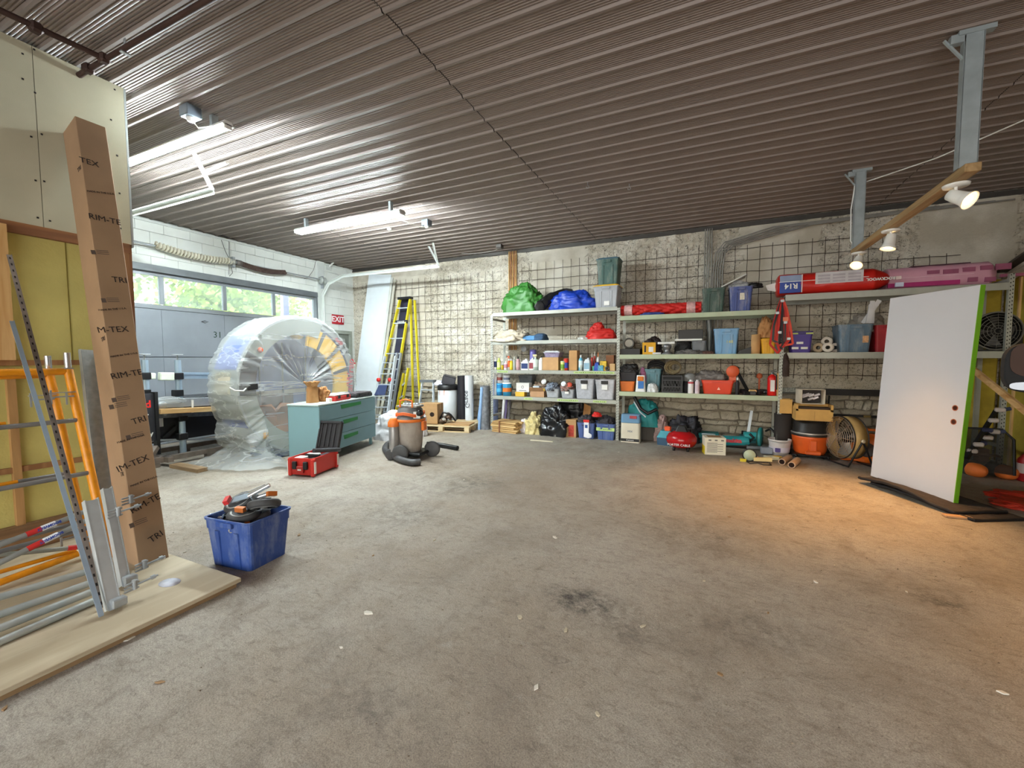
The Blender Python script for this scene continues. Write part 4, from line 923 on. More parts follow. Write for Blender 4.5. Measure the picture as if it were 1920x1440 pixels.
def film(u, v):
    a = 2*pi*u; R_ = RM+.02
    top = max(0, sin(a))
    fold = .022*mn.noise(V((cos(a)*5, sin(a)*5, v*3)))+.014*(1-abs(mn.noise(V((a*9, v*2.0, 2)))*4))
    if v < .45: x = XM-.64+(v/.45)*.68; r = R_+fold
    else:
        k = (v-.45)/.55; x = XM+.05+fold*1.2-.06*k*top+.03*sin(k*9+a*5)*k*(1-k); r = (R_+fold)*(1-k)
        x += .035*mn.noise(V((r*cos(a)*1.4, r*sin(a)*4.2+r*cos(a)*1.2, 7)))
    y = YM+r*cos(a); z = ZM+r*sin(a)
    if sin(a) < -.45:  # skirt hanging to the floor and spreading out
        k = (-sin(a)-.45)/.55; y = YM+(y-YM)*(1+.35*k); 
        if v >= .2: x += .16*k*min(1, (r/R_))**2*(1+mn.noise(V((a*8, v*3, 4))))
    if z < .6 and abs(y-YM) > .6: y += (1 if y > YM else -1)*(.6-z)*.35
    if y > 4.05: x = min(x, -5.87)
    return (x, y, max(.012+.01*mn.noise(V((a*9, v*9, 0))), z))
fo = MB().grid(film, 200, 70, None, True, True).build('plastic_wrap', FM, rm, w=True); fo['label'] = 'crumpled clear plastic film'
def pool(u, v):
    a = -pi*.5+(u-.5)*pi*1.25; r = .72+.62*v; n = mn.noise(V((u*14, v*4, 3)))
    X_ = XM-.3+(r*.95*cos(a+pi/2)+.03*n); Y_ = YM+(r*1.05*sin(a+pi/2))
    return (min(X_, -5.87) if Y_ > 4.02 else X_, Y_, max(.006, (.3 if Y_ < 4.1 else .12)*(1-v)**1.6*(1+.7*n)+.03*(1+mn.noise(V((u*34, v*9, 1))))))
MB().grid(pool, 120, 14).build('film_skirt', FM, rm, w=True)
for (px, py) in ((405, 722), (410, 752)):
    p = on(px, py, 0, XM-.72); MB().box((p.x, p.y-.03, p.z), (.06, .02, .05)).build('blue_tape', mt('#2f86d8', .6), rm, w=True, bevel=.004)

# ------------------------------------------------------------------ conveyor bench
cv = thing('carton_sealer', 'carton sealing conveyor with clamp posts on a steel sledge in front of the overhead door', 'machine', (-7.4, 3.7, 0))
P = lambda px, py, X=-7.3: wx(px, py, X)
XC = -7.3
def vpost(px, y0, y1, r=.045, X=XC, nm='post', mat=None):
    a = P(px, y0, X); b_ = P(px, y1, X); b_.y = a.y; MB().tube([a, b_], r, 4 if False else 12).build(nm, mat or mt('#aebfcd', .3, .6, .05), cv, w=True)
LB2 = mt('#a9bccb', .3, .5, .05)
for px in (271, 333):
    vpost(px, 675, 765, .042, XC, 'post', LB2)
    a = P(px, 675, XC); MB().tube([a, a+V((0, 0, .07))], .012, 8).build('screw', STEEL, cv, w=True); MB().lathe([(0, 0), (.07, 0), (.07, .012), (0, .012)], 16, Matrix.Translation(a+V((0, 0, .075)))).build('crank_wheel', mt('#c9cdd1', .4, .3), cv, w=True)
    for yy in (705, 737): c = P(px, yy, XC); MB().box(c, (.11, .12, .1)).build('clamp_block', BLACK, cv, w=True, bevel=.008)
a = P(262, 748); b_ = P(405, 748)
a = P(335, 704); b_ = P(425, 704); MB().bar(a, b_, .07, .1).bar(a+V((.04, 0, .02)), b_+V((.04, 0, .02)), .01, .02).build('cross_beam', LB2, cv, w=True)
a = P(275, 705); b_ = P(325, 706); MB().bar(a, a.lerp(b_, .3), .07, .09).bar(a.lerp(b_, .45), b_, .09, .12).build('roller_head', mt('#d5dccb', .5), cv, w=True, bevel=.01)
heapp = blob_mb(.2, .45, .1, 5, .3, 4, m=Matrix.Translation(P(312, 757, XC+.05))); heapp.build('film_scrap', FM, cv, w=True)
for k, (py, h_, nm, mat) in enumerate(((757, .13, 'conveyor_side', mt('#b3b8bb', .35, .6, .1)), (771, .07, 'timber_bearer', PINEY), (778, .1, 'lower_side', mt('#70757a', .4, .6, .25, 14)))):
    a = P(290, py, XC+.08); b_ = P(430, py-6, XC+.08); MB().bar(a, b_, .06 if k != 1 else .3, h_).build(nm, mat, cv, w=True, bevel=.004)
for yy in (305,):
    c = P(303, 760, XC+.12); MB().lathe([(0, -.02), (.06, -.02), (.06, .02), (0, .02)], 18, Matrix.Translation(c) @ Matrix.Rotation(pi/2, 4, 'Y')).build('end_roller', STEEL, cv, w=True)
    c = P(308, 775, XC+.12); MB().lathe([(0, -.02), (.035, -.02), (.035, .02), (0, .02)], 14, Matrix.Translation(c) @ Matrix.Rotation(pi/2, 4, 'Y')).build('end_roller', STEEL, cv, w=True)
MB().bar(P(361, 750, XC+.13), P(361, 774, XC+.13), .03, .006, (1, 0, 0)).build('strap', WHITE, cv, w=True)
q0 = P(283, 738, XC+.1); 
MB().b0(XC-.55, XC+.0, q0.y-.02, q0.y+2.0, .28, .92).build('cabinet_body', mt('#26262a', .35, 0, .15, 3), cv, w=True, bevel=.01)
vpost(341, 790, 812, .042, XC+.1, 'leg', LB2); vpost(342, 812, 850, .042, XC+.1, 'leg', LB2)
for yy in (784, 818): c = P(341, yy, XC+.1); MB().box(c, (.11, .12, .1 if yy > 800 else .06)).build('clamp_block', BLACK, cv, w=True, bevel=.008)
MB().box(P(299, 790, XC+.03), (.03, .08, .16)).build('white_plate', WHITE, cv, w=True)
MB().bar(P(282, 826, XC+.05), P(430, 822, XC+.05), .04, .03).build('sledge_rail', STEEL, cv, w=True)
MB().bar(P(305, 822, XC+.02), P(330, 800, XC+.02), .05, .05).build('motor', BLACK, cv, w=True)
# black side board with lettering
bl = P(262, 742, XC+.18); br_ = P(287, 740, XC+.18)
y1 = br_.y
MB().b0(XC+.15, XC+.19, y1-.45, y1+.02, .35, bl.z+.02).build('side_board', mt('#2a2b30', .5), cv, w=True)
MB().b0(XC+.13, XC+.22, y1+.0, y1+.04, .15, bl.z+.04).build('side_frame', BLACK, cv, w=True)
lettering('un', .14, WHITE, cv, frame((XC+.192, y1-.2, bl.z-.13), (0, 1, 0), (0, 0, 1)), w=True, bold=.003)
lettering('d', .14, RED, cv, frame((XC+.192, y1-.07, bl.z-.13), (0, 1, 0), (0, 0, 1)), w=True, bold=.004)
lettering('by', .11, WHITE, cv, frame((XC+.192, y1-.08, bl.z-.55), (0, 1, 0), (0, 0, 1)), w=True, bold=.003)
m_ = MB(); m_.b0(XC+.191, XC+.193, y1-.2, y1-.07, bl.z-.28, bl.z-.265); m_.b0(XC+.191, XC+.193, y1-.17, y1-.12, bl.z-.4, bl.z-.38); m_.build('print_line', WHITE, cv, w=True)
SL = mt('#8c8178', .45, .5, .25, 10)
pA = fz(283, 862, .1); pB = fz(395, 862, .1)
m_ = MB(); m_.bar((XC+.35, 3.1, .1), (XC+.35, 5.2, .1), .07, .07); m_.bar((XC-.35, 3.1, .1), (XC-.35, 5.2, .1), .07, .07); m_.bar((XC-.35, 3.3, .1), (XC+.5, 3.3, .1), .07, .07); m_.bar((XC-.35, 4.4, .1), (XC+.5, 4.4, .1), .07, .07); m_.bar((XC+.35, 3.1, .12), (XC+.25, 3.25, .27), .06, .06)
for yy in (3.15, 3.9, 4.7): m_.box((XC+.35, yy, .035), (.08, .14, .07)); m_.box((XC-.35, yy, .035), (.08, .14, .07))
m_.build('sledge', SL, cv, w=True)
bd = MB().b0(-6.75, -6.1, 3.25, 3.38, 0, .05); tag(bd.build('floor_board', wood('#a78c6c', '#846a4c', 'X'), loc=(-6.4, 3.3, 0)), 'short weathered board on the floor in front of the steel sledge', 'board')

# ------------------------------------------------------------------ teal cabinet and what stands on it
CX, CY, CR = -4.96, 4.23, math.atan2(.24, .97)
TEAL = mt('#86abb0', .45, 0, .03, 3, .02, 50, name='teal_lacquer'); TEAL2 = mt('#6d9098', .45, 0, .04, 3)
cab = thing('teal_cabinet', 'teal three-drawer cabinet with green tape over the pull slots', 'cabinet', (CX, CY, 0), CR)
Wc, Dp, Hc = 1.56, .5, .84
MB().b0(-Dp, -.02, 0, .018, .0, Hc).b0(-Dp, -.02, Wc-.018, Wc, .13, Hc).b0(-Dp, -Dp+.01, 0, Wc, .13, Hc).b0(-Dp, -.02, .018, Wc, .13, .15).build('carcass', TEAL, cab, bevel=.002)
MB().b0(-Dp-.005, .0, -.01, Wc+.01, Hc, Hc+.022).build('top', mt('#cfe0dc', .3, 0, .03), cab, bevel=.003)
MB().b0(-.022, .0, 0.0, .03, .0, Hc).build('front_stile', TEAL, cab)
zz = [.135, .37, .61, .835]
for k in range(3):
    d_ = thing('x', 'x', 'x'); bpy.data.objects.remove(d_)
    dr = MB().b0(-.02, .0, .034, Wc, zz[k]+.003, zz[k+1]-.003).build('drawer', TEAL2, cab, bevel=.002)
    hy = .58 if k < 2 else .58; w0, w1 = (.52, 1.1) if k == 2 else (.58, .99)
    z1 = zz[k+1]-(.03 if k == 2 else .045)
    MB().prism([(w0+.02, z1-.065), (w1, z1-.05), (w1, z1), (w0, z1)], -.0, .002, Matrix(((0, 0, 1, 0), (1, 0, 0, 0), (0, 1, 0, 0), (0, 0, 0, 1)))).build('pull_slot_tape', mt('#1f7a3a', .5, 0, .1), dr)
MB().b0(-.08, -.04, Wc-.09, Wc-.05, 0, .13).b0(-Dp+.02, -Dp+.06, Wc-.09, Wc-.05, 0, .13).build('leg', TEAL, cab)
MC_ = XF[cab.name]; zt = Hc+.022
def ct(x, y, z=0): return MC_ @ V((x, y, zt+z))
pg = thing('paper_bag', 'crumpled brown paper bag standing on the teal cabinet', 'bag', tuple(ct(-.3, .28)), CR)
def bagf(i, j):
    a = 2*pi*i; r = .085*(1+.12*mn.noise(V((cos(a)*3, sin(a)*3, j*4)))); k = 1-.25*sin(j*pi)*.6
    if j > .6: k *= 1-(j-.6)*.9+max(0, j-.78)*3.2
    return (r*cos(a)*k*1.0, r*sin(a)*k*1.15, .31*j+.02*mn.noise(V((cos(a)*4, sin(a)*4, 9)))*j)
MB().grid(bagf, 40, 22, None, False, True).build('bag', KRAFT, pg, solid=.002)
heap('crumpled_paper', 'ball of crumpled brown paper right of the paper bag on the cabinet', 'paper', tuple(ct(-.26, .47)), 0, .17, .17, .19, KRAFT, 3, .5, 5)
o = MB().box((0, 0, .03), (.07, .06, .06)).build('white_tub', mt('#e8e4d2', .5), bevel=.006); o.location = ct(-.09, .37); tag(o, 'small cream tub at the front edge of the cabinet top', 'tub')
def orgcase(name, label, loc, rz, w_, l_, h_, body, lidm):
    s = thing(name, label, 'tool case', loc, rz)
    MB().b0(-w_/2, w_/2, -l_/2, l_/2, 0, h_*.72).build('body', body, s, bevel=.008)
    MB().b0(-w_/2+.01, w_/2-.01, -l_/2+.01, l_/2-.01, h_*.72, h_).build('lid', lidm, s, bevel=.01)
    for q in (-.28, .28): MB().box((w_/2+.004, l_*q, h_*.6), (.016, .06, h_*.5)).build('latch', BLACK, s, bevel=.003)
    MB().tube([(w_*.2, -l_/2, h_*.5), (w_*.2, -l_/2-.03, h_*.5), (-w_*.2, -l_/2-.03, h_*.5), (-w_*.2, -l_/2, h_*.5)], .009, 8).build('handle', body, s)
    m_ = MB()
    for k in range(4): m_.b0(-w_/2+.03, w_/2-.03, -l_/2+.06+k*l_*.22, -l_/2+.07+k*l_*.22, h_, h_+.004)
    m_.build('lid_rib', lidm, s); return s
orgcase('red_organizer', 'red parts organizer with a dusty clear lid lying on the teal cabinet', tuple(ct(-.2, .68)), CR, .3, .42, .1, REDB, mt('#c4b4ae', .3, 0, .1, 8))
orgcase('clear_organizer', 'clear parts organizer behind the black case on the cabinet', tuple(ct(-.36, 1.1)), CR, .24, .4, .08, CLEARP, CLEARP)
orgcase('black_organizer', 'flat black tool case at the far right end of the cabinet top', tuple(ct(-.16, 1.26)), CR, .28, .5, .085, BLACK, mt('#4a4548', .5, 0, .1, 6, .1, 30))
rc = thing('toy_car', 'small blue and black toy buggy at the back of the cabinet top', 'toy', tuple(ct(-.42, .82)), CR+.2)
MB().frus(.03, .07, .11, .24, .08, .16).build('shell', mt('#39668c', .4), rc, bevel=.008); MB().frus(.07, .11, .07, .1, .05, .06).build('cabin', BLACK, rc)
for sx in (-1, 1):
    for sy in (-1, 1): MB().lathe([(0, -.018), (.04, -.018), (.04, .018), (0, .018)], 14, Matrix.Translation((sx*.075, sy*.09, .04)) @ Matrix.Rotation(pi/2, 4, 'Y')).build('wheel', BLACK, rc)
carton('open_carton', 'open cardboard box with raised flaps sitting inside the wrapped ring behind the cabinet', (-6.12, 4.42, .36), CR, .26, .3, .34, mt('#b9825f', .85, 0, .08), True)


# ------------------------------------------------------------------ red tool box with open lid
TBX, TBY = fz(598, 890).x, fz(598, 890).y
tb_ = thing('red_toolbox', 'red portable tool box on the floor with its black ribbed lid flipped open', 'toolbox', (-4.75, 3.95, 0), rad(13))
PR_ = mt('#c62a20', .4, 0, .07, 8)
w_, l_, h_ = .36, .52, .24
m_ = MB(); m_.frus(.02, h_, w_*.92, l_*.92, w_, l_, None, 2, .02, True, False); m_.frus(h_, h_, w_, l_, w_-.03, l_-.03, None, 2, .02, False, False); m_.frus(h_, .06, w_-.03, l_-.03, w_-.05, l_-.05, None, 2, .015, False, True); m_.build('body', PR_, tb_)
for sx in (-1, 1):
    for sy in (-1, 1):
        MB().box((sx*w_*.46, sy*l_*.46, h_*.5), (.05, .05, h_*.95)).build('corner_post', PR_, tb_, bevel=.01)
        MB().box((sx*(w_*.46+.03), sy*l_*.46, h_*.5), (.012, .03, h_*.62)).build('corner_strip', mt('#d6cfc8', .4), tb_)
for q in (-.2, .2): MB().box((w_*q*1.1, -l_/2-.012, h_*.62), (.06, .03, .1)).build('latch', BLACK, tb_, bevel=.006)
MB().box((0, -l_/2-.01, h_*.4), (.1, .03, .09)).build('front_grip', mt('#a8231b', .4), tb_, bevel=.008)
MB().box((0, -l_/2-.027, h_*.4), (.05, .004, .02)).build('maker_badge', mt('#d9cfc9', .5), tb_)
MB().b0(-.15, .15, -.22, .22, .06, .13).build('tray', BLACK, tb_)
for k, (x, y, lx, ly, hx, c) in enumerate(((-.08, -.14, .12, .12, .1, '#e6e4e0'), (.07, -.12, .1, .16, .07, '#2b2b2b'), (-.05, .07, .18, .06, .1, '#d9d9d6'), (.08, .1, .07, .2, .09, '#3a3a3e'), (-.1, .17, .08, .1, .08, '#c9ccd0'), (.0, -.02, .22, .03, .11, '#191919'))):
    tag(MB().box((0, 0, hx/2), (lx, ly, hx)).build('tool_insert', mt(c, .5), bevel=.006), ['white plastic case', 'black battery block', 'pale charger', 'dark drill case', 'silver bit box', 'black divider bar'][k]+' inside the open red tool box', 'tool part', 'contents of the red tool box').matrix_world = XF[tb_.name] @ Matrix.Translation((x, y, .132))
ld = MB(); F = Matrix.Translation((.02, l_*.5+.01, h_)) @ Matrix.Rotation(rad(0), 4, 'Z') @ Matrix.Rotation(rad(72), 4, 'X')
ld.b0(-.17, .17, 0.0, .4, -.025, .015, F); ld.build('lid', mt('#2c2a2b', .5, 0, .15, 10), tb_, bevel=.012)
m_ = MB()
for k in range(5): m_.b0(-.15+k*.07, -.125+k*.07, .04, .36, .015, .028, F)
m_.b0(-.17, .17, .37, .4, .015, .04, F); m_.b0(-.17, -.15, .0, .4, .015, .04, F); m_.b0(.15, .17, .0, .4, .015, .04, F); m_.build('lid_rib', mt('#343233', .5), tb_)
MB().tube([XF[tb_.name].inverted() @ V(q) for q in (wx(588, 845, -4.62), wx(637, 843, -4.62))], .028, 12).build('lid_handle', mt('#3a3a3d', .45), tb_)

# ------------------------------------------------------------------ shop vacuum, hose, white sacks
def bucketvac(name, label, loc, rz, s, bodycol, midcol, topcol, handle, wheels=True, hh=.62):
    v = thing(name, label, 'vacuum', loc, rz)
    MB().lathe([(0, .1*s), (.17*s, .1*s), (.185*s, .2*s), (.225*s, .62*s)], 24).build('drum', bodycol, v)
    MB().lathe([(.235*s, .6*s), (.245*s, .62*s), (.235*s, .65*s), (.21*s, .67*s), (.2*s, .8*s), (.14*s, .86*s), (0, .87*s)], 24).build('motor_head', midcol, v)
    return v
vx = fz(770, 866); VL = (-4.1, 5.16, 0)
vc = bucketvac('shop_vacuum', 'dusty grey and orange shop vacuum on large wheels in the middle of the floor', VL, rad(10), .93, mt('#a89d92', .65, 0, .12, 5, .05, 40, .5, '#7f7468'), mt('#5b5857', .55, 0, .15, 8), None, None)
OR = mt('#e0742c', .45, 0, .12, 9)
MB().lathe([(.236*.93, .56), (.25*.93, .57), (.25*.93, .6), (.236*.93, .605)], 24, cap=False).build('rim_band', OR, vc)
MB().tube([(-.1, -.12, .78), (-.1, -.12, .88), (.0, -.13, .9), (.1, -.12, .88), (.1, -.12, .78)], .014, 8).build('handle', OR, vc)
m_ = MB()
for k in range(5): m_.lathe([(0, 0), (.026, 0), (.026, .03), (0, .03)], 10, TR(-.12+.055*k, .05, .8))
m_.build('accessory_row', mt('#bfc3c8', .4, .3), vc); MB().box((.0, .0, .79), (.34, .24, .03)).build('top_tray', mt('#8a8680', .6), vc, bevel=.006)
MB().tube([(.215*cos(a), .215*sin(a), .66+.02*sin(3*a)+.015*k) for k in range(3) for a in [i*pi/8 for i in range(17)]], .009, 6).build('power_cord', mt('#e06f3a', .5), vc)
MB().box((.13, -.17, .67), (.1, .02, .1), TR(0, 0, 0, .3)).build('label_plate', mt('#d5d6d2', .5), vc)
MB().lathe([(0, 0), (.045, 0), (.045, .06), (.03, .06), (.03, .01)], 14, Matrix.Translation((.19, -.1, .69)) @ Matrix.Rotation(rad(70), 4, 'Y') @ Matrix.Rotation(rad(20), 4, 'X')).build('hose_port', BLACK, vc)
for sg in (-1, 1): MB().box((sg*.235, -.02, .5), (.05, .1, .14)).build('side_latch', OR, vc, bevel=.01)
MB().lathe([(.055, .0), (.07, .03), (.07, .4), (.05, .44)], 14, TR(-.17, -.2, .1)).build('side_canister', mt('#a5a29f', .4, .5, .15), vc)
MB().lathe([(.085, 0), (.085, .06), (.05, .12)], 14, TR(-.17, -.2, .5)).build('canister_collar', OR, vc)
MB().b0(-.26, .26, -.2, .22, .06, .11).build('chassis', BLACK, vc, bevel=.015)
for (x, y) in ((-.02, -.28), (.3, .12), (-.28, .1), (-.2, -.24)):
    r = .12 if x > -.1 else .085
    MB().lathe([(.0, -.035), (.05, -.035), (.06, -.03), (.085 if r > .1 else .06, -.03), (r, -.02), (r, .02), (r*.85, .03), (0, .03)], 22, Matrix.Translation((x, y, r)) @ Matrix.Rotation(pi/2 if x > -.1 else pi/2, 4, 'X') @ Matrix.Rotation(0.15, 4, 'Y')).build('wheel', mt('#4b4a4a', .6, 0, .2, 10), vc)
def hose(name, label, pts, r, mat, cat='hose', rib=True):
    P_ = []
    pts = [V(p) for p in pts]
    def cr(p0, p1, p2, p3, t): return .5*((2*p1)+(-p0+p2)*t+(2*p0-5*p1+4*p2-p3)*t*t+(-p0+3*p1-3*p2+p3)*t**3)
    ex = [pts[0]]+pts+[pts[-1]]
    for i in range(len(pts)-1):
        for k in range(12): P_.append(cr(ex[i], ex[i+1], ex[i+2], ex[i+3], k/12))
    P_.append(pts[-1]); rs = [r*(1+(.1 if (i % 2 and rib) else 0)) for i in range(len(P_))]
    return tag(MB().tube(P_, rs, 10).build(name, mat, loc=tuple(pts[0])), label, cat)
HB = mt('#3b3a3b', .55, 0, .2, 8, .05, 40, .3, '#77726c')
hose('vacuum_hose', 'thick black vacuum hose curled on the floor round the shop vacuum wheels', [fz(788, 866, .05), fz(772, 867, .05), fz(752, 862, .05), fz(733, 852, .05), fz(722, 842, .05), fz(728, 832, .06), fz(742, 828, .1), V(VL)+V((-.33, .05, .2))], .045, HB)
hose('hose_wand', 'straight black hose wand lying on the floor right of the shop vacuum', [fz(800, 832, .08), fz(825, 834, .05), fz(858, 840, .04)], .037, BLACK, 'hose', False)
WS = mt('#c9c9cb', .5, 0, .12, 6, .3, 25)
heap('white_sack', 'crumpled white plastic sack between the teal cabinet and the shop vacuum', 'sack', tuple(fz(724, 824)+V((.05, .15, 0))), .3, .6, .6, .5, WS, 11, .3, 3)
heap('white_sack', 'small clear white bag behind the shop vacuum right side', 'sack', tuple(fz(790, 818)+V((-.1, .05, 0))), .3, .32, .3, .42, mt('#dcd7d6', .4, 0, .1, 8, .3, 30), 12, .4, 4)

# ------------------------------------------------------------------ corner: panels, ladders
def slab(name, label, cat, x0, x1, zb, zt_, yb, yt, th, mat, group=None, dx=0):
    # board leaning back on the stone wall: bottom at yb, top at yt; dx shifts the top
    o = thing(name, label, cat, ((x0+x1)/2, yb, zb), 0, group)
    c = ((x0+x1)/2); wv = x1-x0
    MB().bar((c, yb, zb), (c+dx, yt, zt_), wv, th, (0, 1, 0)).build('board', mat, o, w=True, bevel=.002); return o
a = fz(655, 790)
slab('laminate_sheet', 'tall white laminate panel leaning in the corner of the stone wall', 'panel', -8.35, -7.62, .01, 3.66, 8.1, 8.5, .02, mt('#dbe2e6', .35, 0, .03), dx=.35)
for k, (x, zt_, c, lb) in enumerate(((-7.53, 3.55, '#c9cbc4', 'first'), (-7.44, 3.5, '#b9b6a8', 'second'), (-7.36, 2.35, '#d8d6c6', 'third, shortest'))):
    slab('trim_board', 'narrow pale trim board leaning right of the tall white panel, '+lb+' from it', 'board', x-.035, x+.035, .01, zt_, 8.05, 8.5, .02, mt(c, .6, 0, .06), 'trim boards in the corner', dx=.28)
slab('dark_board', 'narrow dark blue-black board leaning behind the yellow stepladder', 'board', -7.25, -7.02, .01, 2.98, 8.2, 8.5, .025, mt('#26253a', .5, 0, .2, 3), dx=.28)
FG = mt('#d7c41c', .5, 0, .08, 8, .03, 60, name='yellow_fibreglass'); ALU = mt('#bfc6cc', .35, .35, .08, 12)
def ladder(name, label, tl, tr, bl_, br_, n, rail, rungm, rw=.03, rd=.07, top=None, parts=(), thing_=None, nm='rail', wide=.045):
    s = thing_ or thing(name, label, 'ladder', tuple((V(bl_)+V(br_))/2))
    tl, tr, bl_, br_ = map(V, (tl, tr, bl_, br_))
    for a, b_ in ((tl, bl_), (tr, br_)): MB().bar(a, b_, rw, rd, (0, 1, 0)).build(nm, rail, s, w=True)
    for k in range(n):
        f = (k+.6)/n; MB().bar(tl.lerp(bl_, f), tr.lerp(br_, f), .07, .022, (0, 0, 1)).build('step', rungm, s, w=True)
    if top: MB().bar(tl+V((-.04, 0, .02)), tr+V((.04, 0, .02)), .12, .06, (0, 0, 1)).build('top_cap', top, s, w=True, bevel=.006)
    return s
sl = ladder('stepladder', 'tall yellow fibreglass stepladder with black top cap folded against the stone wall', (-6.86, 8.32, 2.96), (-6.55, 8.32, 2.96), (-7.35, 7.75, .02), (-6.75, 7.75, .02), 8, FG, ALU, top=BLACK)
MB().bar((-6.9, 8.2, 2.4), (-6.56, 8.2, 2.4), .05, .08).build('name_plate', mt('#1c2438', .5), sl, w=True); lettering('WERNER', .055, WHITE, sl, frame((-6.73, 8.17, 2.4), (1, 0, 0), (0, 0, 1)), w=True)
for (a, b_) in (((-6.62, 8.42, 2.93), (-6.42, 8.2, .02)), ((-6.5, 8.42, 2.93), (-6.2, 8.2, .02))): MB().bar(a, b_, .03, .055, (0, 1, 0)).build('rear_leg', FG, sl, w=True)
al = ladder('folding_ladder', 'aluminium multi-position ladder with red hinge knobs in front of the yellow stepladder', wy(722, 668, 7.5), wy(742, 668, 7.5), wy(690, 815, 7.1), wy(722, 815, 7.0), 7, ALU, ALU, .03, .07)
for (px, py) in ((711, 712), (732, 712)):
    c = wy(px, py, 7.33); MB().lathe([(0, 0), (.045, 0), (.045, .04), (0, .04)], 14, Matrix.Translation(c) @ Matrix.Rotation(pi/2, 4, 'X')).build('hinge_knob', RED, al, w=True)
a = wy(711, 722, 7.3); b_ = wy(727, 722, 7.3); c = wy(702, 741, 7.25); d_ = wy(722, 741, 7.25)
MB().add([a, b_, d_, c], [(0, 1, 2, 3)]).build('navy_plate', mt('#2f3a5c', .5, 0, .1), al, w=True, solid=.01)
ladder('', '', wy(745, 662, 7.75), wy(752, 662, 7.75), wy(715, 800, 7.35), wy(731, 800, 7.3), 7, mt('#9ea4a8', .4, .7, .1), ALU, .03, .06, thing_=al, nm='rear_rail')
yl2 = thing('extension_ladder', 'second yellow ladder standing right of the aluminium one, plain rails to the floor', 'ladder', tuple(fz(745, 795)))
for (t0, b0_) in (((757, 700, 7.9), (738, 795)), ((766, 690, 7.95), (748, 792))): MB().bar(wy(t0[0], t0[1], t0[2]), fz(*b0_, .02), .03, .07, (0, 1, 0)).build('rail', FG, yl2, w=True)
for f in (.25, .5, .75): MB().bar(wy(757, 700, 7.9).lerp(fz(738, 795, .02), f), wy(766, 690, 7.95).lerp(fz(748, 792, .02), f), .03, .03).build('step', ALU, yl2, w=True)
ladder('small_stepladder', 'short aluminium stepladder behind the cardboard carton near the barrel', wy(792, 716, 8.15), wy(813, 716, 8.15), wy(783, 790, 7.85), wy(812, 795, 7.85), 3, ALU, ALU, .03, .05, top=mt('#6d7276', .5, .3))
# barrel with black bag
bc = fz(838, 792); BC = (-5.42, 8.18, 0)
b_ = thing('white_barrel', 'white plastic barrel with a black bag lining and an orange smear near the rim', 'barrel', BC)
MB().lathe([(0, 0), (.19, 0), (.215, .05), (.225, .4), (.225, .84), (.21, .88)], 26).build('drum', mt('#dde2e6', .4, 0, .05), b_)
MB().lathe([(.215, .8), (.237, .8), (.235, .84), (.235, .9), (.2, .93), (.19, .9)], 26, cap=False).build('bag_liner', BLACK, b_)
m_ = MB()
for a in (-1.9, -1.35, -2.3): m_.add([(cos(a-.03)*.229, sin(a-.03)*.229, .85), (cos(a+.06)*.229, sin(a+.06)*.229, .85), (cos(a+.03)*.2295, sin(a+.03)*.2295, .7), (cos(a)*.2295, sin(a)*.2295, .66)], [(0, 1, 2, 3)])
m_.build('orange_smear', mt('#d0702f', .6), b_)
o = MB().box((0, 0, .09), (.3, .24, .17), TR(0, 0, 0, .5, .12, .25)).box((0, 0, .185), (.26, .2, .02), TR(0, 0, 0, .5, .12, .25)).build('black_case', mt('#3a3a3e', .5), bevel=.01); o.location = (-5.42, 8.2, .93); tag(o, 'dark grey case tilted on top of the white barrel', 'case')
heap('white_cloth', 'white cloth bundle on the barrel left rim', 'cloth', (-5.58, 8.12, .9), 0, .22, .2, .11, mt('#dfe0ee', .8), 4, .35, 4)
def roll(name, label, base, r, h_, mat, cat='roll', top=(0, 0), hollow=True, wob=.06, core=None):
    s = thing(name, label, cat, base)
    def f(i, j):
        a = 2*pi*i; rr = r*(1+wob*mn.noise(V((cos(a)*2, sin(a)*2, j*3+base[0]*5))))
        return (rr*cos(a)+top[0]*j, rr*sin(a)+top[1]*j, h_*j)
    m_ = MB(); m_.grid(f, 22, 12, None, True, True); m_.grid(lambda i, j: (r*(1-j*.45)*cos(2*pi*i)+top[0], r*(1-j*.45)*sin(2*pi*i)+top[1], h_-.03*j*j), 22, 4, None, True, True)
    m_.build('roll', mat, s); MB().lathe([(r*.5, h_-.06), (r*.2, h_-.06)], 14, TR(*top, 0), cap=True).build('core', core or DARK, s); return s
roll('black_roll', 'tall black membrane roll standing right of the white barrel', (-5.09, 8.28, 0), .11, 1.12, mt('#1d1c22', .5, 0, .2))
rl = roll('white_roll', 'tall white printed roll standing between the black roll and the grey ones', (-4.87, 8.22, 0), .095, 1.13, mt('#d5d8da', .6, 0, .05), core=mt('#7d7d7d'))
lettering('Grace', .16, mt('#5b5e62', .6), rl, frame((0, -.1, .6), (0, 0, 1), (1, 0, 0)), bold=.002)
roll('blue_roll', 'light blue cone-shaped membrane roll leaning left of the speckled grey roll', (-4.63, 8.33, 0), .11, .78, mt('#7ea3cf', .6, 0, .25, 6), top=(.12, .03))
roll('blue_roll', 'blue speckled roll end showing above the grey roll beside the first shelf post', (-4.3, 8.36, 0), .08, 1.05, mt('#8795bd', .6, 0, .3, 14))
gr = roll('grey_roll', 'speckled grey carpet roll standing at the left end of the shelving', (-4.3, 7.92, 0), .105, .93, mt('#74767a', .9, 0, .4, 16, .3, 40))
MB().tube([(-.09, -.1, 0), (-.02, -.1, .9)], .035, 10).build('blue_layer', mt('#8fb0d8', .6, 0, .1), gr)
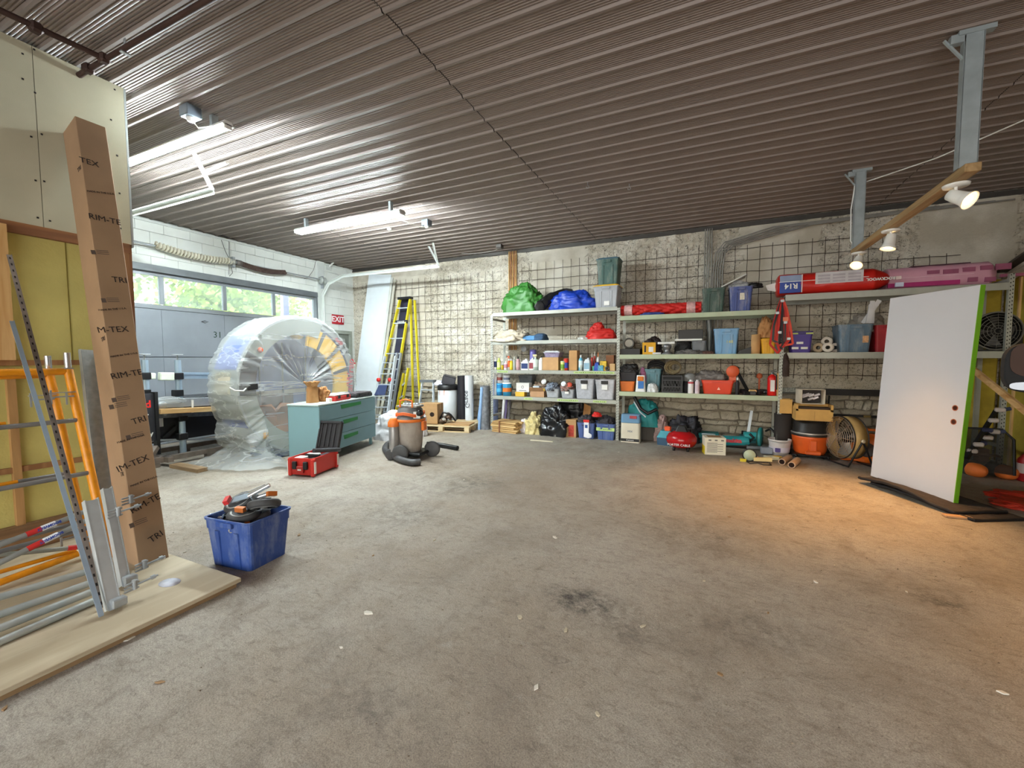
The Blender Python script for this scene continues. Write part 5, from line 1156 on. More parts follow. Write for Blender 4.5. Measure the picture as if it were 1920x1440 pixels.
# cartons, engine, pallets
carton('brown_carton', 'brown cardboard carton with a round torn hole, standing behind the shop vacuum', (-5.35, 7.45, .14), rad(14), .4, .36, .42)
bx = bpy.data.objects['brown_carton']; MB().lathe([(0, 0), (.05, 0)], 14, Matrix.Translation((.08, -.1815, .2)) @ Matrix.Rotation(pi/2, 4, 'X')).build('torn_hole', mt('#3f2f26'), bx)
def pallet(name, label, loc, rz, w_, d_, zb=0):
    s = thing(name, label, 'pallet', loc, rz); W_ = wood('#d9c49c', '#b79a6c', 'X', 8)
    n = 6
    for k in range(n): x = -d_/2+(k+.5)*d_/n; MB().b0(-w_/2, w_/2, x-d_/n*.38, x+d_/n*.38, .11, .13).build('deck_board', W_, s)
    for k in (-1, 0, 1):
        MB().b0(k*(w_/2-.05)-.045, k*(w_/2-.05)+.045, -d_/2, d_/2, .02, .11).build('stringer', W_, s) if False else None
        for kk in (-1, 0, 1): MB().box((k*(w_/2-.06), kk*(d_/2-.06), .062), (.1, .12, .085)).build('block', W_, s)
    for kk in (-1, 0, 1): MB().b0(-w_/2, w_/2, kk*(d_/2-.06)-.05, kk*(d_/2-.06)+.05, 0, .018).build('bottom_board', W_, s)
    return s
pallet('pallet', 'low pine pallet on the floor carrying the carton and engine part', (-5.05, 7.62, 0), rad(12), 1.25, .85)
p_ = pallet('pallet', 'second pallet peeking out behind at the foot of the rolls', (-4.9, 8.28, .0), rad(5), .5, .3)
tag(MB().box((0, 0, .012), (.55, .4, .02)).build('cardboard_sheet', CARD), 'flat brown cardboard sheet lying on the right of the pallet', 'cardboard').matrix_world = TR(-4.72, 7.55, .132, rad(14))
en = thing('engine_part', 'rusty brown metal machine part with hoses on the pallet', 'machine part', (-5.0, 7.5, .135), .3)
random.seed(8)
for k in range(9): MB().lathe([(0, 0), (.05+.02*(k % 3), 0), (.05, .08), (.02, .1), (0, .1)], 9, Matrix.Translation((random.uniform(-.15, .15), random.uniform(-.1, .1), random.uniform(.02, .15))) @ Matrix.Rotation(random.uniform(-1.2, 1.2), 4, 'X') @ Matrix.Rotation(random.uniform(-1.2, 1.2), 4, 'Y')).build('casting', mt('#5a4636' if k % 3 else '#b3ada4', .6, .4, .3, 12), en)
MB().tube([(-.15, 0, .1), (-.05, -.1, .25), (.1, -.05, .2), (.18, .05, .05)], .018, 8).build('hose', BLACK, en)
for (x, r, h_, c, nm) in ((-.28, .06, .09, '#d9d9d4', 'white'),):
    pass
tag(MB().lathe([(.028, 0), (.03, .0), (.03, 1.0), (.022, 1.0)], 12).build('white_tube', WHITE), 'short white plastic tube leaning on the foot of the first shelf post', 'tube').matrix_world = Matrix.Translation(fz(916, 804)) @ Matrix.Rotation(rad(6), 4, 'Y') @ Matrix.Diagonal((1, 1, .28, 1))
# ------------------------------------------------------------------ shelving
YF, YB = 7.8, 8.4
GS = mt('#a9aba2', .5, .3, .06, 4, .02, 40, .25, '#8c8a80', name='shelf_steel')
GN = mt('#a9b59a', .55, .2, .08, 4, .02, 40, .3, '#b7a98c')
HOLE = mt('#1c1a19', .9); GTP = mt('#b4cf7f', .6, 0, .05)
def post(par, x, y, h_, flip=1):
    o = MB().b0(x-.026, x+.026, y-.003, y, 0, h_).b0(x-.026*flip, x-.023*flip, y, y+.045, 0, h_).build('post', GS, par, w=True)
    m_ = MB(); n = int(h_/.05)
    for k in range(n):
        for dx in (-.012, .012): m_.box((x+dx, y-.0035, .03+k*.05+(.012 if dx > 0 else 0)), (.009, .003, .016))
    stuff(m_.build('slot_hole', HOLE, o)); XF[m_ and o.name] = XF[par.name]
    return o
def unit(label, x0, x1, levels, bh, h_, posts, mat, tapes=()):
    u = thing('shelving_unit', label, 'shelf', ((x0+x1)/2, 8.1, 0))
    for x, hh in posts:
        for y in (YF, YB): 
            o = MB().b0(x-.026, x+.026, y-.003, y, 0, hh).b0(x-.026, x-.023, y, y+.045, 0, hh).build('post', GS, u, w=True)
            if y == YF:
                m_ = MB()
                for k in range(int(hh/.05)):
                    for dx in (-.012, .012): m_.box((x+dx, y-.0035, .03+k*.05+(.012 if dx > 0 else 0)), (.009, .003, .016))
                stuff(m_.build('slot_hole', HOLE, o, w=False))
                o2 = o.children[0]; o2.data.transform(XF[u.name].inverted())
        MB().b0(x-.02, x+.02, YF, YB, hh-.1, hh-.06).b0(x-.02, x+.02, YF, YB, .3, .34).build('side_tie', GS, u, w=True)
    for z in levels:
        MB().b0(x0+.026, x1-.026, YF-.004, YF+.03, z-bh, z).build('front_beam', mat, u, w=True, bevel=.003)
        MB().b0(x0+.026, x1-.026, YB-.01, YB+.03, z-bh, z).build('rear_beam', mat, u, w=True)
        MB().b0(x0+.03, x1-.03, YF+.03, YB-.01, z-.022, z-.004).build('deck', mt('#8f8a7c', .8, 0, .15, 3), u, w=True)
    for (px0, px1, py, z) in tapes:
        a = wy(px0, py, YF-.0065); b_ = wy(px1, py, YF-.0065)
        MB().b0(a.x, b_.x, YF-.0068, YF-.0045, z-.052, z-.018).build('green_tape', GTP, u, w=True)
        m_ = MB(); x = a.x+.03; random.seed(int(px0))
        while x < b_.x-.03: wv = random.uniform(.012, .03); m_.b0(x, x+wv, YF-.0075, YF-.0068, z-.042, z-.03); x += wv+random.uniform(.006, .02)
        m_.build('pen_marks', mt('#55604a', .8), u, w=True)
    return u
B1 = [2.445, 1.866, 1.276, .737]; B2 = [2.27, 1.575, .905]; B3 = [2.485, 1.59]
unit('grey slotted-post shelving bay at the left, with four shelves of bottles and bins', -4.07, -1.48, B1, .07, 2.4, [(-4.07, 2.4), (-1.48, 2.42)], GS, [(932, 952, 695, B1[2]), (1076, 1152, 697, B1[2]), (983, 998, 747, B1[3]), (1045, 1084, 749, B1[3]), (1112, 1137, 752, B1[3])])
unit('middle shelving bay with pale green beams and three shelves', -1.48, 1.05, B2, .08, 2.3, [(1.05, 2.3)], GN)
unit('right shelving bay with two high shelves carrying the insulation packs', 1.05, 3.58, B3, .095, 2.6, [(3.58, 2.6)], GS)

def S(x0, x1, yt, Y=7.86):
    a = wy(x0, yt, Y); b_ = wy(x1, yt, Y); return (a.x+b_.x)/2, b_.x-a.x, (a.z+b_.z)/2
def lump(name, label, cat, x0, x1, yt, zs, mat, seed=1, amp=.3, fr=4, Y=7.84, d=.4, group=None, lift=0):
    x, w_, zt_ = S(x0, x1, yt, Y+d*.3); return heap(name, label, cat, (x, Y+d/2, zs+lift), 0, w_*.95, d, max(.03, (zt_-zs-lift)*.9), mat, seed, amp, fr, group)
def bx_(name, label, x0, x1, yt, zs, mat, Y=7.86, d=.3, rz=0, open_=False, cat='box', tape=False, z0=None):
    x, w_, zt_ = S(x0, x1, yt, Y); return carton(name, label, (x, Y+d/2, zs), rz, w_, d, zt_-zs, mat, open_, cat, tape)
def tt(name, label, x0, x1, yt, zs, mat, Y=7.86, d=.42, lid=None, rz=0, cat='storage tote', **k):
    x, w_, zt_ = S(x0, x1, yt, Y); return tote(name, label, (x, Y+d/2, zs), rz, w_*.97, d, zt_-zs-(.03 if lid else 0), mat, cat, lid, **k)
def btl(label, x0, x1, yt, zs, col, cap, lab=None, kind='bottle', Y=7.9, name='bottle', cat='bottle', lh=(.2, .65)):
    x, w_, zt_ = S(x0, x1, yt, Y); return bottle(name, label, (x, Y, zs), w_/2*.97, zt_-zs, pap(col), pap(cap), pap(lab) if lab else None, kind, None, cat, lh)
# bay 1, top shelf
z = B1[0]
GRN = mt('#3a7a30', .45, 0, .12, 4, .3, 14); BLU = mt('#1a3fae', .4, 0, .12, 4, .3, 14)
lump('green_tarp', 'bundled bright green tarp at the left end of the top shelf', 'tarp', 944, 1014, 533, z, GRN, 2, .34, 4.5)
gp = [wy(1009, 584, 7.78), wy(1012, 574, 7.8), wy(1022, 563, 7.86), wy(1038, 553, 7.95), wy(1055, 547, 8.05), wy(1071, 543, 8.1)]
def gbf(i, j):
    k = j*(len(gp)-1); n = min(int(k), len(gp)-2); p = gp[n].lerp(gp[n+1], k-n); a = 2*pi*i; r = (.11-.06*j)*(1+.35*mn.noise(V((cos(a)*2, sin(a)*2, j*9))))*(min(1, j*6+.3))*(min(1, (1-j)*6+.3))
    return (p.x+r*cos(a)*.9, p.y+.05+r*cos(a)*.4-r*.2*sin(a), p.z+r*sin(a))
tag(MB().grid(gbf, 26, 60, None, True, True).build('black_bag', BLACK, loc=tuple(gp[2])), 'limp black garment slung over the shelf edge between the green and blue tarps', 'bag')
lump('blue_tarp', 'bundled royal blue tarp on the top shelf beside the clear tote', 'tarp', 1030, 1115, 543, z, BLU, 9, .3, 4)
CB = mt('#c3c8cf', .2, 0, .05, 5, 0, 80, .2, '#8e9096', alpha=.6)
t1 = tt('clear_tote', 'clear tote with yellow lid on the top shelf, carrying the green tote', 1112, 1160, 533, z, CB, lid=mt('#e0ae1d', .4))
MB().box((.02, -.205, .08), (.1, .004, .08)).build('paper_note', WHITE, t1)
x, w_, zt_ = S(1118, 1161, 482, 7.9); zb = S(1112, 1160, 533)[2]+.005
tote('green_tote', 'dusty dark green tote with a teal lid stacked on the clear yellow-lidded tote', (x, 8.08, zb), 0, w_*.97, .38, zt_-zb-.035, mt('#3f5f57', .5, 0, .1, 5, .05, 40, .3), 'storage tote', mt('#33596a', .45))
# bay 1, second shelf
z = B1[1]
lump('cream_cloth', 'pile of folded cream drop cloths at the left of the second shelf', 'cloth', 922, 988, 619, z, mt('#c8bda9', .95, 0, .15, 8, .4, 40), 4, .45, 7, Y=7.78, d=.45)
for k in range(3): heap('cream_cloth', 'layer %s of cream cloth hanging over the shelf edge below the pile' % ['top', 'middle', 'lowest'][k], 'cloth', (S(925, 958, 640)[0]+.03*k, 7.83, z-.045-.01*k+.05), 0, .5-.06*k, .16, .05, mt('#d2c8b5', .95), 30+k, .3, 5)
x, w_, _ = S(962, 1003, 630); tag(MB().box((0, 0, .05), (w_, .34, .1)).build('blue_blanket', mt('#5f93c4', .9, 0, .06), bevel=.02), 'folded light blue blanket beside the cream cloths', 'blanket').location = (x, 8.03, z)
lump('navy_bundle', 'rolled dark blue fabric right of the light blue blanket', 'blanket', 998, 1025, 623, z, mt('#3f5a78', .9, 0, .08), 6, .12, 2)
lump('red_tarp', 'bundled bright red tarp at the right end of the second shelf', 'tarp', 1096, 1154, 614, z, mt('#c3231c', .6, 0, .1, 4, .2, 12), 13, .25, 2.6)
heap('red_tarp', 'peaked fold of red tarp on top of the red bundle', 'tarp', (S(1104, 1130, 612)[0], 8.0, z+.1), 0, .28, .2, .2, mt('#bd2019', .6, 0, .1, 4, .2, 12), 3, .25, 2.2)
lump('white_sheet', 'crumpled white plastic sheet left of the red tarp', 'sheet', 1082, 1104, 631, z, mt('#d5d5d0', .6), 8, .3, 4)
# bay 1, third shelf: cleaning bottles
z = B1[2]
for i, (x0, x1, yt, c, cp, lb, kd, lab) in enumerate([
    (926, 932, 669, '#e8e8e6', '#f2f2f2', '#26305e', 'bottle', 'slim white bottle with a navy label, first on the bottle shelf'),
    (932, 939, 671, '#b7c94b', '#c8d87a', '#dfe6a0', 'bottle', 'lime green bottle, second on the bottle shelf'),
    (940, 945, 684, '#e2c026', '#2b2b2b', None, 'tub', 'tiny yellow tub in front of the white pill jar'),
    (945, 952, 677, '#e9e4e2', '#d9c8c8', '#c78fa0', 'bottle', 'small white bottle with a pink label and cap'),
    (952, 957, 667, '#e3e0da', '#d65a2a', '#d9642f', 'spray', 'orange-headed spray bottle behind the yellow one'),
    (955, 962, 673, '#e6c61f', '#dedede', '#e8d24a', 'bottle', 'bright yellow bottle with a white cap'),
    (962, 967, 669, '#a9aea8', '#d5d8d0', None, 'bottle', 'slim grey bottle right of the yellow bottle'),
    (968, 975, 669, '#b58e90', '#2b2527', '#c9a3a4', 'bottle', 'pinkish bottle with a black cap'),
    (999, 1009, 664, '#c5d9cf', '#ddd6a4', '#dfe9e2', 'spray', 'pale green spray bottle with cream trigger'),
    (1051, 1060, 677, '#d8e08a', '#cfd6c0', '#6c9a32', 'tub', 'green and white tub right of the plain tan carton'),
    (1057, 1066, 672, '#d9402b', '#c33224', '#2d3f9a', 'tub', 'red and blue tub left of the tall narrow carton'),
    (1085, 1093, 666, '#5fb1cf', '#e4e4e4', '#d5e9ef', 'bottle', 'turquoise bottle just right of the tall narrow carton'),
    (1087, 1092, 684, '#c9d3cc', '#dfe2dd', None, 'tub', 'small clear jar below the turquoise bottle'),
    (1108, 1112, 662, '#a22a26', '#dcdcdc', '#c9423c', 'tube', 'dark red caulking tube'),
    (1113, 1117, 659, '#b5362c', '#e2e0dc', '#7d2220', 'tube', 'brick red caulking tube with a long white nozzle'),
    (1119, 1124, 661, '#c9c9c6', '#e07a2a', '#dedfe0', 'tube', 'white caulking tube with an orange nozzle'),
    (1110, 1118, 686, '#57a884', '#4a9676', None, 'tub', 'little green jar in front of the caulking tubes')]):
    btl(lab+('' if 'shelf' in lab else ', third shelf of the left bay'), x0, x1, yt, z, c, cp, lb, kd, Y=7.88+.02*(i % 3)+(.12 if kd == 'tube' else 0))
x, w_, zt_ = S(976, 990, 673); jug('detergent_jug', 'white jug with a dark blue label on the bottle shelf', (x, 7.93, z), w_, .12, zt_-z, WHITE, mt('#e8e8ea', .5), mt('#263a6b', .5))
x, w_, zt_ = S(991, 1000, 671); jug('detergent_jug', 'white jug with a dark red label right of the blue-labelled jug', (x, 7.93, z), w_, .11, zt_-z, WHITE, WHITE, mt('#8c3b45', .5))
x, w_, zt_ = S(1009, 1016, 668); jug('detergent_jug', 'plain white jug touching the tan carton', (x, 7.93, z), w_, .11, zt_-z, WHITE, mt('#3c3c3c', .5))
x, w_, zt_ = S(986, 998, 655); zz_ = S(986, 998, 670)[2]; tag(MB().lathe([(0, 0), (w_/2, 0), (w_/2, zt_-z-.01), (w_*.4, zt_-z), (0, zt_-z)], 16).build('wipe_tub', mt('#6a63a6', .5, 0, .25, 9)), 'purple and white wipe tub rising behind the detergent jugs', 'tub').location = (x, 8.08, z)
bx_('tan_carton', 'plain tan carton in the middle of the bottle shelf with a clear bin on top', 1017, 1047, 670, z, mt('#c29a6c', .85), d=.3)
zt_ = S(1017, 1047, 670)[2]; tt('clear_bin', 'clear lidded bin with purple contents on the plain tan carton', 1018, 1050, 658, zt_+.003, mt('#a79dbb', .3, 0, .25, 30, alpha=.8), lid=mt('#b5b8ba', .4), d=.28, ribs=0)
bx_('tall_carton', 'tall narrow tan carton on the bottle shelf', 1067, 1082, 657, z, mt('#bd9260', .85), d=.2, Y=7.87)
jx, w_, zt_ = S(1094, 1106, 671); jug('white_canister', 'white canister with blue print beside the caulking tubes', (jx, 7.92, z), w_, .12, zt_-z, mt('#dde3e6', .4), mt('#cdd3da', .5), mt('#8fb4c9', .5))
lump('blue_plastic_bag', 'small cobalt blue plastic bag by the caulking tubes', 'bag', 1113, 1125, 678, z, mt('#2a4fae', .4, 0, .1), 7, .2, 3, d=.15)
bx_('yellow_packet_box', 'small yellow and white packet box near the right post of the bottle shelf', 1125, 1137, 677, z, mt('#d9b43c', .6, 0, .35, 30), d=.1); bx_('brown_kit_box', 'brown box at the back right of the bottle shelf', 1136, 1151, 666, z, mt('#8a5b3c', .8), d=.15, Y=8.1)
bx_('teal_picture_box', 'small box with blue and orange print at the shelf edge', 1121, 1131, 685, z, mt('#5b9db3', .6, 0, .4, 30), d=.08, Y=7.83)
bx_('tan_spool_box', 'tan box with grey metal bracket behind, last on the bottle shelf', 1143, 1153, 682, z, mt('#c5a273', .8), d=.12)
o = MB().lathe([(.018, -.02), (.042, -.02), (.042, .02), (.018, .02), (.018, -.02)], 18, Matrix.Translation((0, 0, .043)) @ Matrix.Rotation(pi/2, 4, 'X'), cap=False).build('tape_roll', mt('#4a4644', .6)); o.location = (S(1136, 1142, 684)[0], 7.87, z); tag(o, 'dark grey roll of tape standing on edge near the end of the bottle shelf', 'tape')
o = MB().bar((-.09, 0, .02), (.07, 0, .13), .02, .02).bar((.07, 0, .13), (.08, 0, 0), .02, .02).build('grey_bracket', mt('#8f9590', .5, .4)); o.location = (S(1139, 1153, 680)[0], 8.02, z); tag(o, 'bent grey metal bracket at the right end of the bottle shelf', 'bracket')
o = MB().lathe([(0, 0), (.06, 0), (.065, .02), (.06, .03), (0, .03)], 20, Matrix.Rotation(pi/2, 4, 'X')).build('round_gauge', mt('#b8bcc2', .4, .2)); o.location = (S(977, 988, 653, 8.35)[0], 8.36, S(977, 988, 654, 8.35)[2]); tag(o, 'round pale gauge hanging behind the bottle shelf', 'gauge')
# bay 1, fourth shelf
z = B1[3]
zt_ = S(931, 942, 719)[2]
for (x0, x1, yt, zb_, c, cp, lb, kd, lab) in [
    (931, 942, 719, z, '#2f8fd0', '#3aa0dc', '#57b6e2', 'tub', 'turquoise blue paint can, lower left of the bottom shelf'),
    (943, 959, 717, z, '#3fa0d2', '#e5e9ea', '#d8772c', 'tub', 'blue bucket with an orange band on the bottom shelf'),
    (932, 942, 700, S(931, 942, 719)[2]+.003, '#e2dedb', '#efefef', '#7b3b33', 'tub', 'white and brown can stacked on the turquoise can'),
    (944, 956, 702, S(943, 959, 717)[2]+.003, '#d5d8dc', '#8f949a', '#60677a', 'tub', 'grey and white tub stacked on the orange-banded bucket')]:
    btl(lab, x0, x1, yt, zb_, c, cp, lb, kd, name='paint_can', cat='can', Y=7.95, lh=(.3, .6))
btl('slim white tube can beside the shelf post, bottom shelf', 926, 931, 700, z, '#e8ebee', '#dfe3e6', None, 'can', Y=7.9)
bx_('yellow_flat_box', 'flat yellow box under the white printed box', 966, 983, 735, z, mt('#d9a93a', .6), d=.14)
zz_ = S(966, 983, 735)[2]+.002; wb = bx_('white_printed_box', 'white box with a black circle mark on the bottom shelf', 968, 992, 718, zz_, mt('#dad7d2', .6), d=.16)
MB().lathe([(.02, 0), (.028, 0)], 16, Matrix.Translation((0, -.0815, .1)) @ Matrix.Rotation(pi/2, 4, 'X'), cap=False).b0(-.08, .08, -.0815, -.081, .025, .035).build('print_mark', BLACK, wb)
tt('smoke_bin', 'smoky clear bin sitting behind the white printed box', 971, 998, 703, z+.18, mt('#5f6468', .3, 0, .15, 20, alpha=.85), lid=mt('#595d60', .4), d=.26, Y=8.06, ribs=0)
bx_('brown_open_box', 'low brown carton of loose hardware in the middle of the bottom shelf', 994, 1020, 734, z, mt('#b18b68', .85), d=.25, open_=True)
zz_ = S(994, 1020, 734)[2]-.02
bx_('white_blue_box', 'white and blue packet on the low brown carton', 999, 1011, 724, zz_, mt('#c9d7e2', .6, 0, .25, 40), d=.1, Y=7.9); bx_('yellow_packet', 'small yellow packet beside the white and blue one', 1012, 1021, 729, zz_, mt('#dcb43e', .6), d=.08, Y=7.9)
lump('hardware_pile', 'pile of brown and white odds and ends behind the packets', 'clutter', 998, 1032, 716, zz_, mt('#8d7a68', .8, 0, .5, 22), 15, .5, 7, Y=8.0, d=.25)
for (x0, x1, yt, c, k, lab) in ((1022, 1048, 729, '#c3c7cd', 1, 'small clear bin with a black latch, left of the pair'), (1050, 1076, 730, '#bfc3ca', 2, 'small clear bin with a black latch, right of the pair'), (1077, 1114, 711, '#c9ccd4', 3, 'large clear bin with black latch left of the two big ones'), (1115, 1153, 712, '#cfd0d6', 4, 'large clear bin with red papers right of the two big ones')):
    b_ = tt('clear_bin', lab+', bottom shelf', x0, x1, yt, z, mt(c, .25, 0, .12, 25, 0, 80, .4, '#9a9ca2', alpha=.72), d=.36, ribs=0, handle=False)
    x, w_, zt_ = S(x0, x1, yt); h_ = zt_-z
    MB().b0(-w_*.17, w_*.17, -.2, -.182, h_*.78, h_*.94).build('latch', BLACK, b_, bevel=.003)
    MB().b0(-w_*.38, w_*.38, -.13, .14, .02, h_*.55).build('contents', mt(['', '#b9b3ab', '#9fa3a8', '#a5a49c', '#c08f93'][k], .8, 0, .5, 30), b_)
    if k > 1: MB().b0(-w_*.14, w_*.14, -.186, -.182, h_*.5, h_*.74).build('paper_note', WHITE, b_)
    if k < 3: lump('bin_pile', 'jumbled blue, white and black tool bits heaped in the '+['', 'left', 'right'][k]+' small clear bin', 'clutter', x0+2, x1-2, yt-12, z+h_*.8, mt(['', '#7d8796', '#8f6f66'][k], .6, 0, .6, 30), 20+k, .5, 8, d=.28)
for (px, py, c, l) in ((1020, 716, '#dcdcd9', 'white round dish propped up'), (1068, 722, '#c2452a', 'orange-red cap piece'), (1057, 720, '#d7dfe6', 'white and blue bracket')):
    o = MB().lathe([(0, 0), (.05, 0), (.055, .012), (.04, .02), (0, .02)], 14, Matrix.Rotation(1.2, 4, 'X')).build('loose_part', mt(c, .5)); o.location = wy(px, py, 7.9); tag(o, l+' on the heap of the bottom shelf', 'part')
# bay 1, floor
wbn = thing('wood_bundle', 'strapped bundle of thin wood lath pieces lying under the left bay', 'wood', (-3.7, 7.84, 0), rad(-8))
random.seed(12)
for k in range(6):
    for j in range(5):
        MB().box((random.uniform(-.03, .03), -.16+.08*j+random.uniform(-.01, .01), .02+.038*k), (.58+random.uniform(-.06, .04), .072, .03)).build('slat', wood('#d8b77f' if (k+j) % 2 else '#c9a36a', '#a98350', 'X', 10), wbn)
MB().b0(-.03, .0, -.215, .21, .0, .205).build('strap', mt('#7a4b30', .6), wbn) if False else MB().bar((-.1, -.21, 0), (-.1, -.21, .235), .03, .004, (0, 1, 0)).bar((-.1, -.21, .235), (.05, .2, .235), .03, .004).build('strap', mt('#7a4b30', .6), wbn)
heap('white_bag', 'white and pink plastic bags stuffed behind the wood bundle', 'bag', (-3.38, 7.95, 0), 0, .22, .25, .26, mt('#cfc5c6', .5, 0, .3, 9, .3, 20), 31, .3, 4)
heap('yellow_bag', 'crumpled pale yellow plastic bag between the wood bundle and black bag', 'bag', (-3.15, 7.85, 0), 0, .3, .28, .36, mt('#cdbd86', .5, 0, .3, 14, .6, 16), 33, .5, 6)
heap('trash_bag', 'large shiny black rubbish bag on the floor under the left bay', 'bag', tuple(fz(1036, 818)+V((.02, .18, 0))), 0, .62, .45, .5, mt('#17171a', .25, 0, .1, 4, .7, 9), 34, .4, 3.4)
heap('trash_bag', 'second black bag slumped behind on top of a hidden box', 'bag', (-2.5, 8.28, .3), 0, .55, .26, .42, mt('#1c1c1f', .4, 0, .1, 4, .6, 9), 37, .45, 3)
o = MB().b0(-.25, .25, -.12, .12, 0, .3).build('hidden_box', mt('#4d4540', .8)); o.location = (-2.5, 8.28, 0); tag(o, 'dark box behind the shiny black bag, carrying the second bag', 'box')
c_ = bx_('brown_red_carton', 'small carton with red print next to the black bag', 1061, 1080, 787, 0, CARD, Y=7.72, d=.25, tape=False)
MB().b0(-.05, .06, -.1262, -.1255, .02, .24).build('red_print', mt('#a93a2c', .7, 0, .3, 30), c_)
o = MB().add([(-.08, 0, 0), (.08, 0, 0), (.1, .02, .36), (-.04, .05, .42)], [(0, 1, 2, 3)]).build('kraft_sheet', KRAFT, solid=.003); o.location = (-2.16, 8.12, .2); tag(o, 'torn kraft paper sheet sticking up behind the blue totes', 'paper')
BT = mt('#4a5f96', .5, 0, .1, 5, .05, 40, .35, '#8d97ab')
for (x0, x1, y0, l) in ((1081, 1115, 793, 'with a small christmas stocking hung on its front'), (1117, 1153, 795, 'with green tape across its front')):
    q = tt('blue_tote', 'blue tote under the left bay, '+l, x0, x1, y0, 0, BT, Y=7.72, d=.42)
    lump('tote_contents', 'dark jumbled fabric and straps heaped in the blue tote '+('nearer the black bag' if x0 < 1100 else 'nearer the middle post'), 'clutter', x0+2, x1-2, y0-15, .22, mt('#39363b', .8, 0, .5, 20), 41+x0, .4, 6, Y=7.75, d=.36)
    if x0 > 1100:
        MB().b0(-.17, .17, -.206, -.203, .17, .23).build('green_tape', GTP, q); lettering('NET BRACKETS', .035, mt('#55604a', .8), q, frame((0, -.207, .2), (1, 0, 0), (0, 0, 1)))
o = thing('red_bauble_cloth', 'small red cloth poking out between the two blue totes', 'cloth', (-1.86, 7.8, .42)); heap_ = blob_mb(.16, .12, .08, 3, .3, 4).build('cloth', RED, o)
st = thing('stocking', 'small white stocking with a red cuff hanging on the blue tote', 'ornament', (wy(1099, 822, 7.68).x, 7.69, .02))
MB().prism([(-.05, .02), (.04, 0), (.1, .02), (.1, .07), (.045, .1), (.045, .3), (-.045, .3), (-.045, .08)], -.008, .008, Matrix(((1, 0, 0, 0), (0, 0, 1, 0), (0, 1, 0, 0), (0, 0, 0, 1)))).build('sock', mt('#e6e6ea', .8), st)
MB().box((0, 0, .32), (.11, .02, .05)).build('cuff', RED, st); MB().box((0, -.011, .22), (.05, .004, .06)).build('blue_patch', mt('#3a5c9a', .8), st)
a = fz(995, 825, .01); b_ = fz(1037, 828, .01); tag(MB().bar(a, b_, .05, .015).build('floor_stick', mt('#cfc7b0', .8), loc=tuple(a)), 'pale thin stick lying on the floor in front of the black bag', 'stick')
for k, (x, c, h_) in enumerate(((-4.0, '#e8e8ea', .66), (-3.93, '#5b4a78', .68), (-3.86, '#57535a', .62))):
    tag(MB().bar((0, 0, 0), (-.03, .2, h_), .05, .02, (0, 1, 0)).build('upright_strip', mt(c, .5)), ['white', 'purple', 'dark grey'][k]+' strip leaning inside the first shelf post near the wood bundle', 'strip').location = (x, 8.1, 0)
# bay 2, top
z = B2[0]
x, w_, zt_ = S(1163, 1315, 567); q = thing('red_net_roll', 'long red diamond-quilted roll taped at both ends on the middle bay top shelf', 'roll', (x, 8.02, z))
QM = mt('#c42019', .6, 0, .1, 10); r = (zt_-z)/2
def qf(i, j):
    a = 2*pi*i; s_ = j*w_; d = .012*(abs(sin(s_*16+a*3))+abs(sin(s_*16-a*3))); rr = r*.97-.02+d; return (-w_/2+s_, rr*cos(a)*1.3, r+rr*sin(a))
MB().grid(qf, 36, 170, None, False, True).build('roll', QM, q)
TPC = mt('#d8a9a6', .3, 0, .25, 18)
for f in (.1, .88): MB().lathe([(r*1.02, -.07), (r*1.02, .07)], 24, Matrix.Translation((-w_/2+w_*f, 0, r)) @ Matrix.Diagonal((1, 1.3, 1, 1)) @ Matrix.Rotation(pi/2, 4, 'Y'), cap=False).build('clear_tape_band', TPC, q)
lump('blue_strap', 'flat blue strap bundle lying in front of the red quilted roll', 'strap', 1205, 1245, 585, z, mt('#273a78', .7), 3, .4, 6, Y=7.8, d=.08)
tt('dark_green_tote', 'dark green tote on the middle bay top shelf', 1316, 1361, 540, z, mt('#2f4a40', .5, 0, .1, 5, .05, 40, .25))
q = tt('navy_tote', 'dusty navy tote with a paper sticker on the middle bay top shelf', 1367, 1413, 537, z, mt('#3f4f8a', .5, 0, .1, 5, .05, 40, .4))
MB().box((.02, -.2, .24), (.07, .004, .11)).build('sticker', mt('#d6d0bd', .6, 0, .2, 60), q)
a = wy(1353, 540, 8.0); b_ = wy(1398, 517, 8.0); tag(MB().bar(a, b_, .3, .02).build('tote_cover', mt('#c3c3bd', .5), loc=tuple(a)), 'pale grey lid slanting on top between the green and navy totes', 'lid')
heap('clear_wrap', 'ball of clear wrap bulging from the navy tote', 'wrap', (S(1375, 1400, 535)[0], 8.06, S(1370, 1400, 537)[2]-.03), 0, .3, .25, .13, CLEARP, 51, .4, 4)
o = blob_mb(.22, .12, .08, 5, .3, 3).build('black_glove', BLACK); o.location = (S(1410, 1428, 535)[0]-.02, 8.0, z+.38); tag(o, 'black glove hooked on the right rim of the navy tote', 'glove')
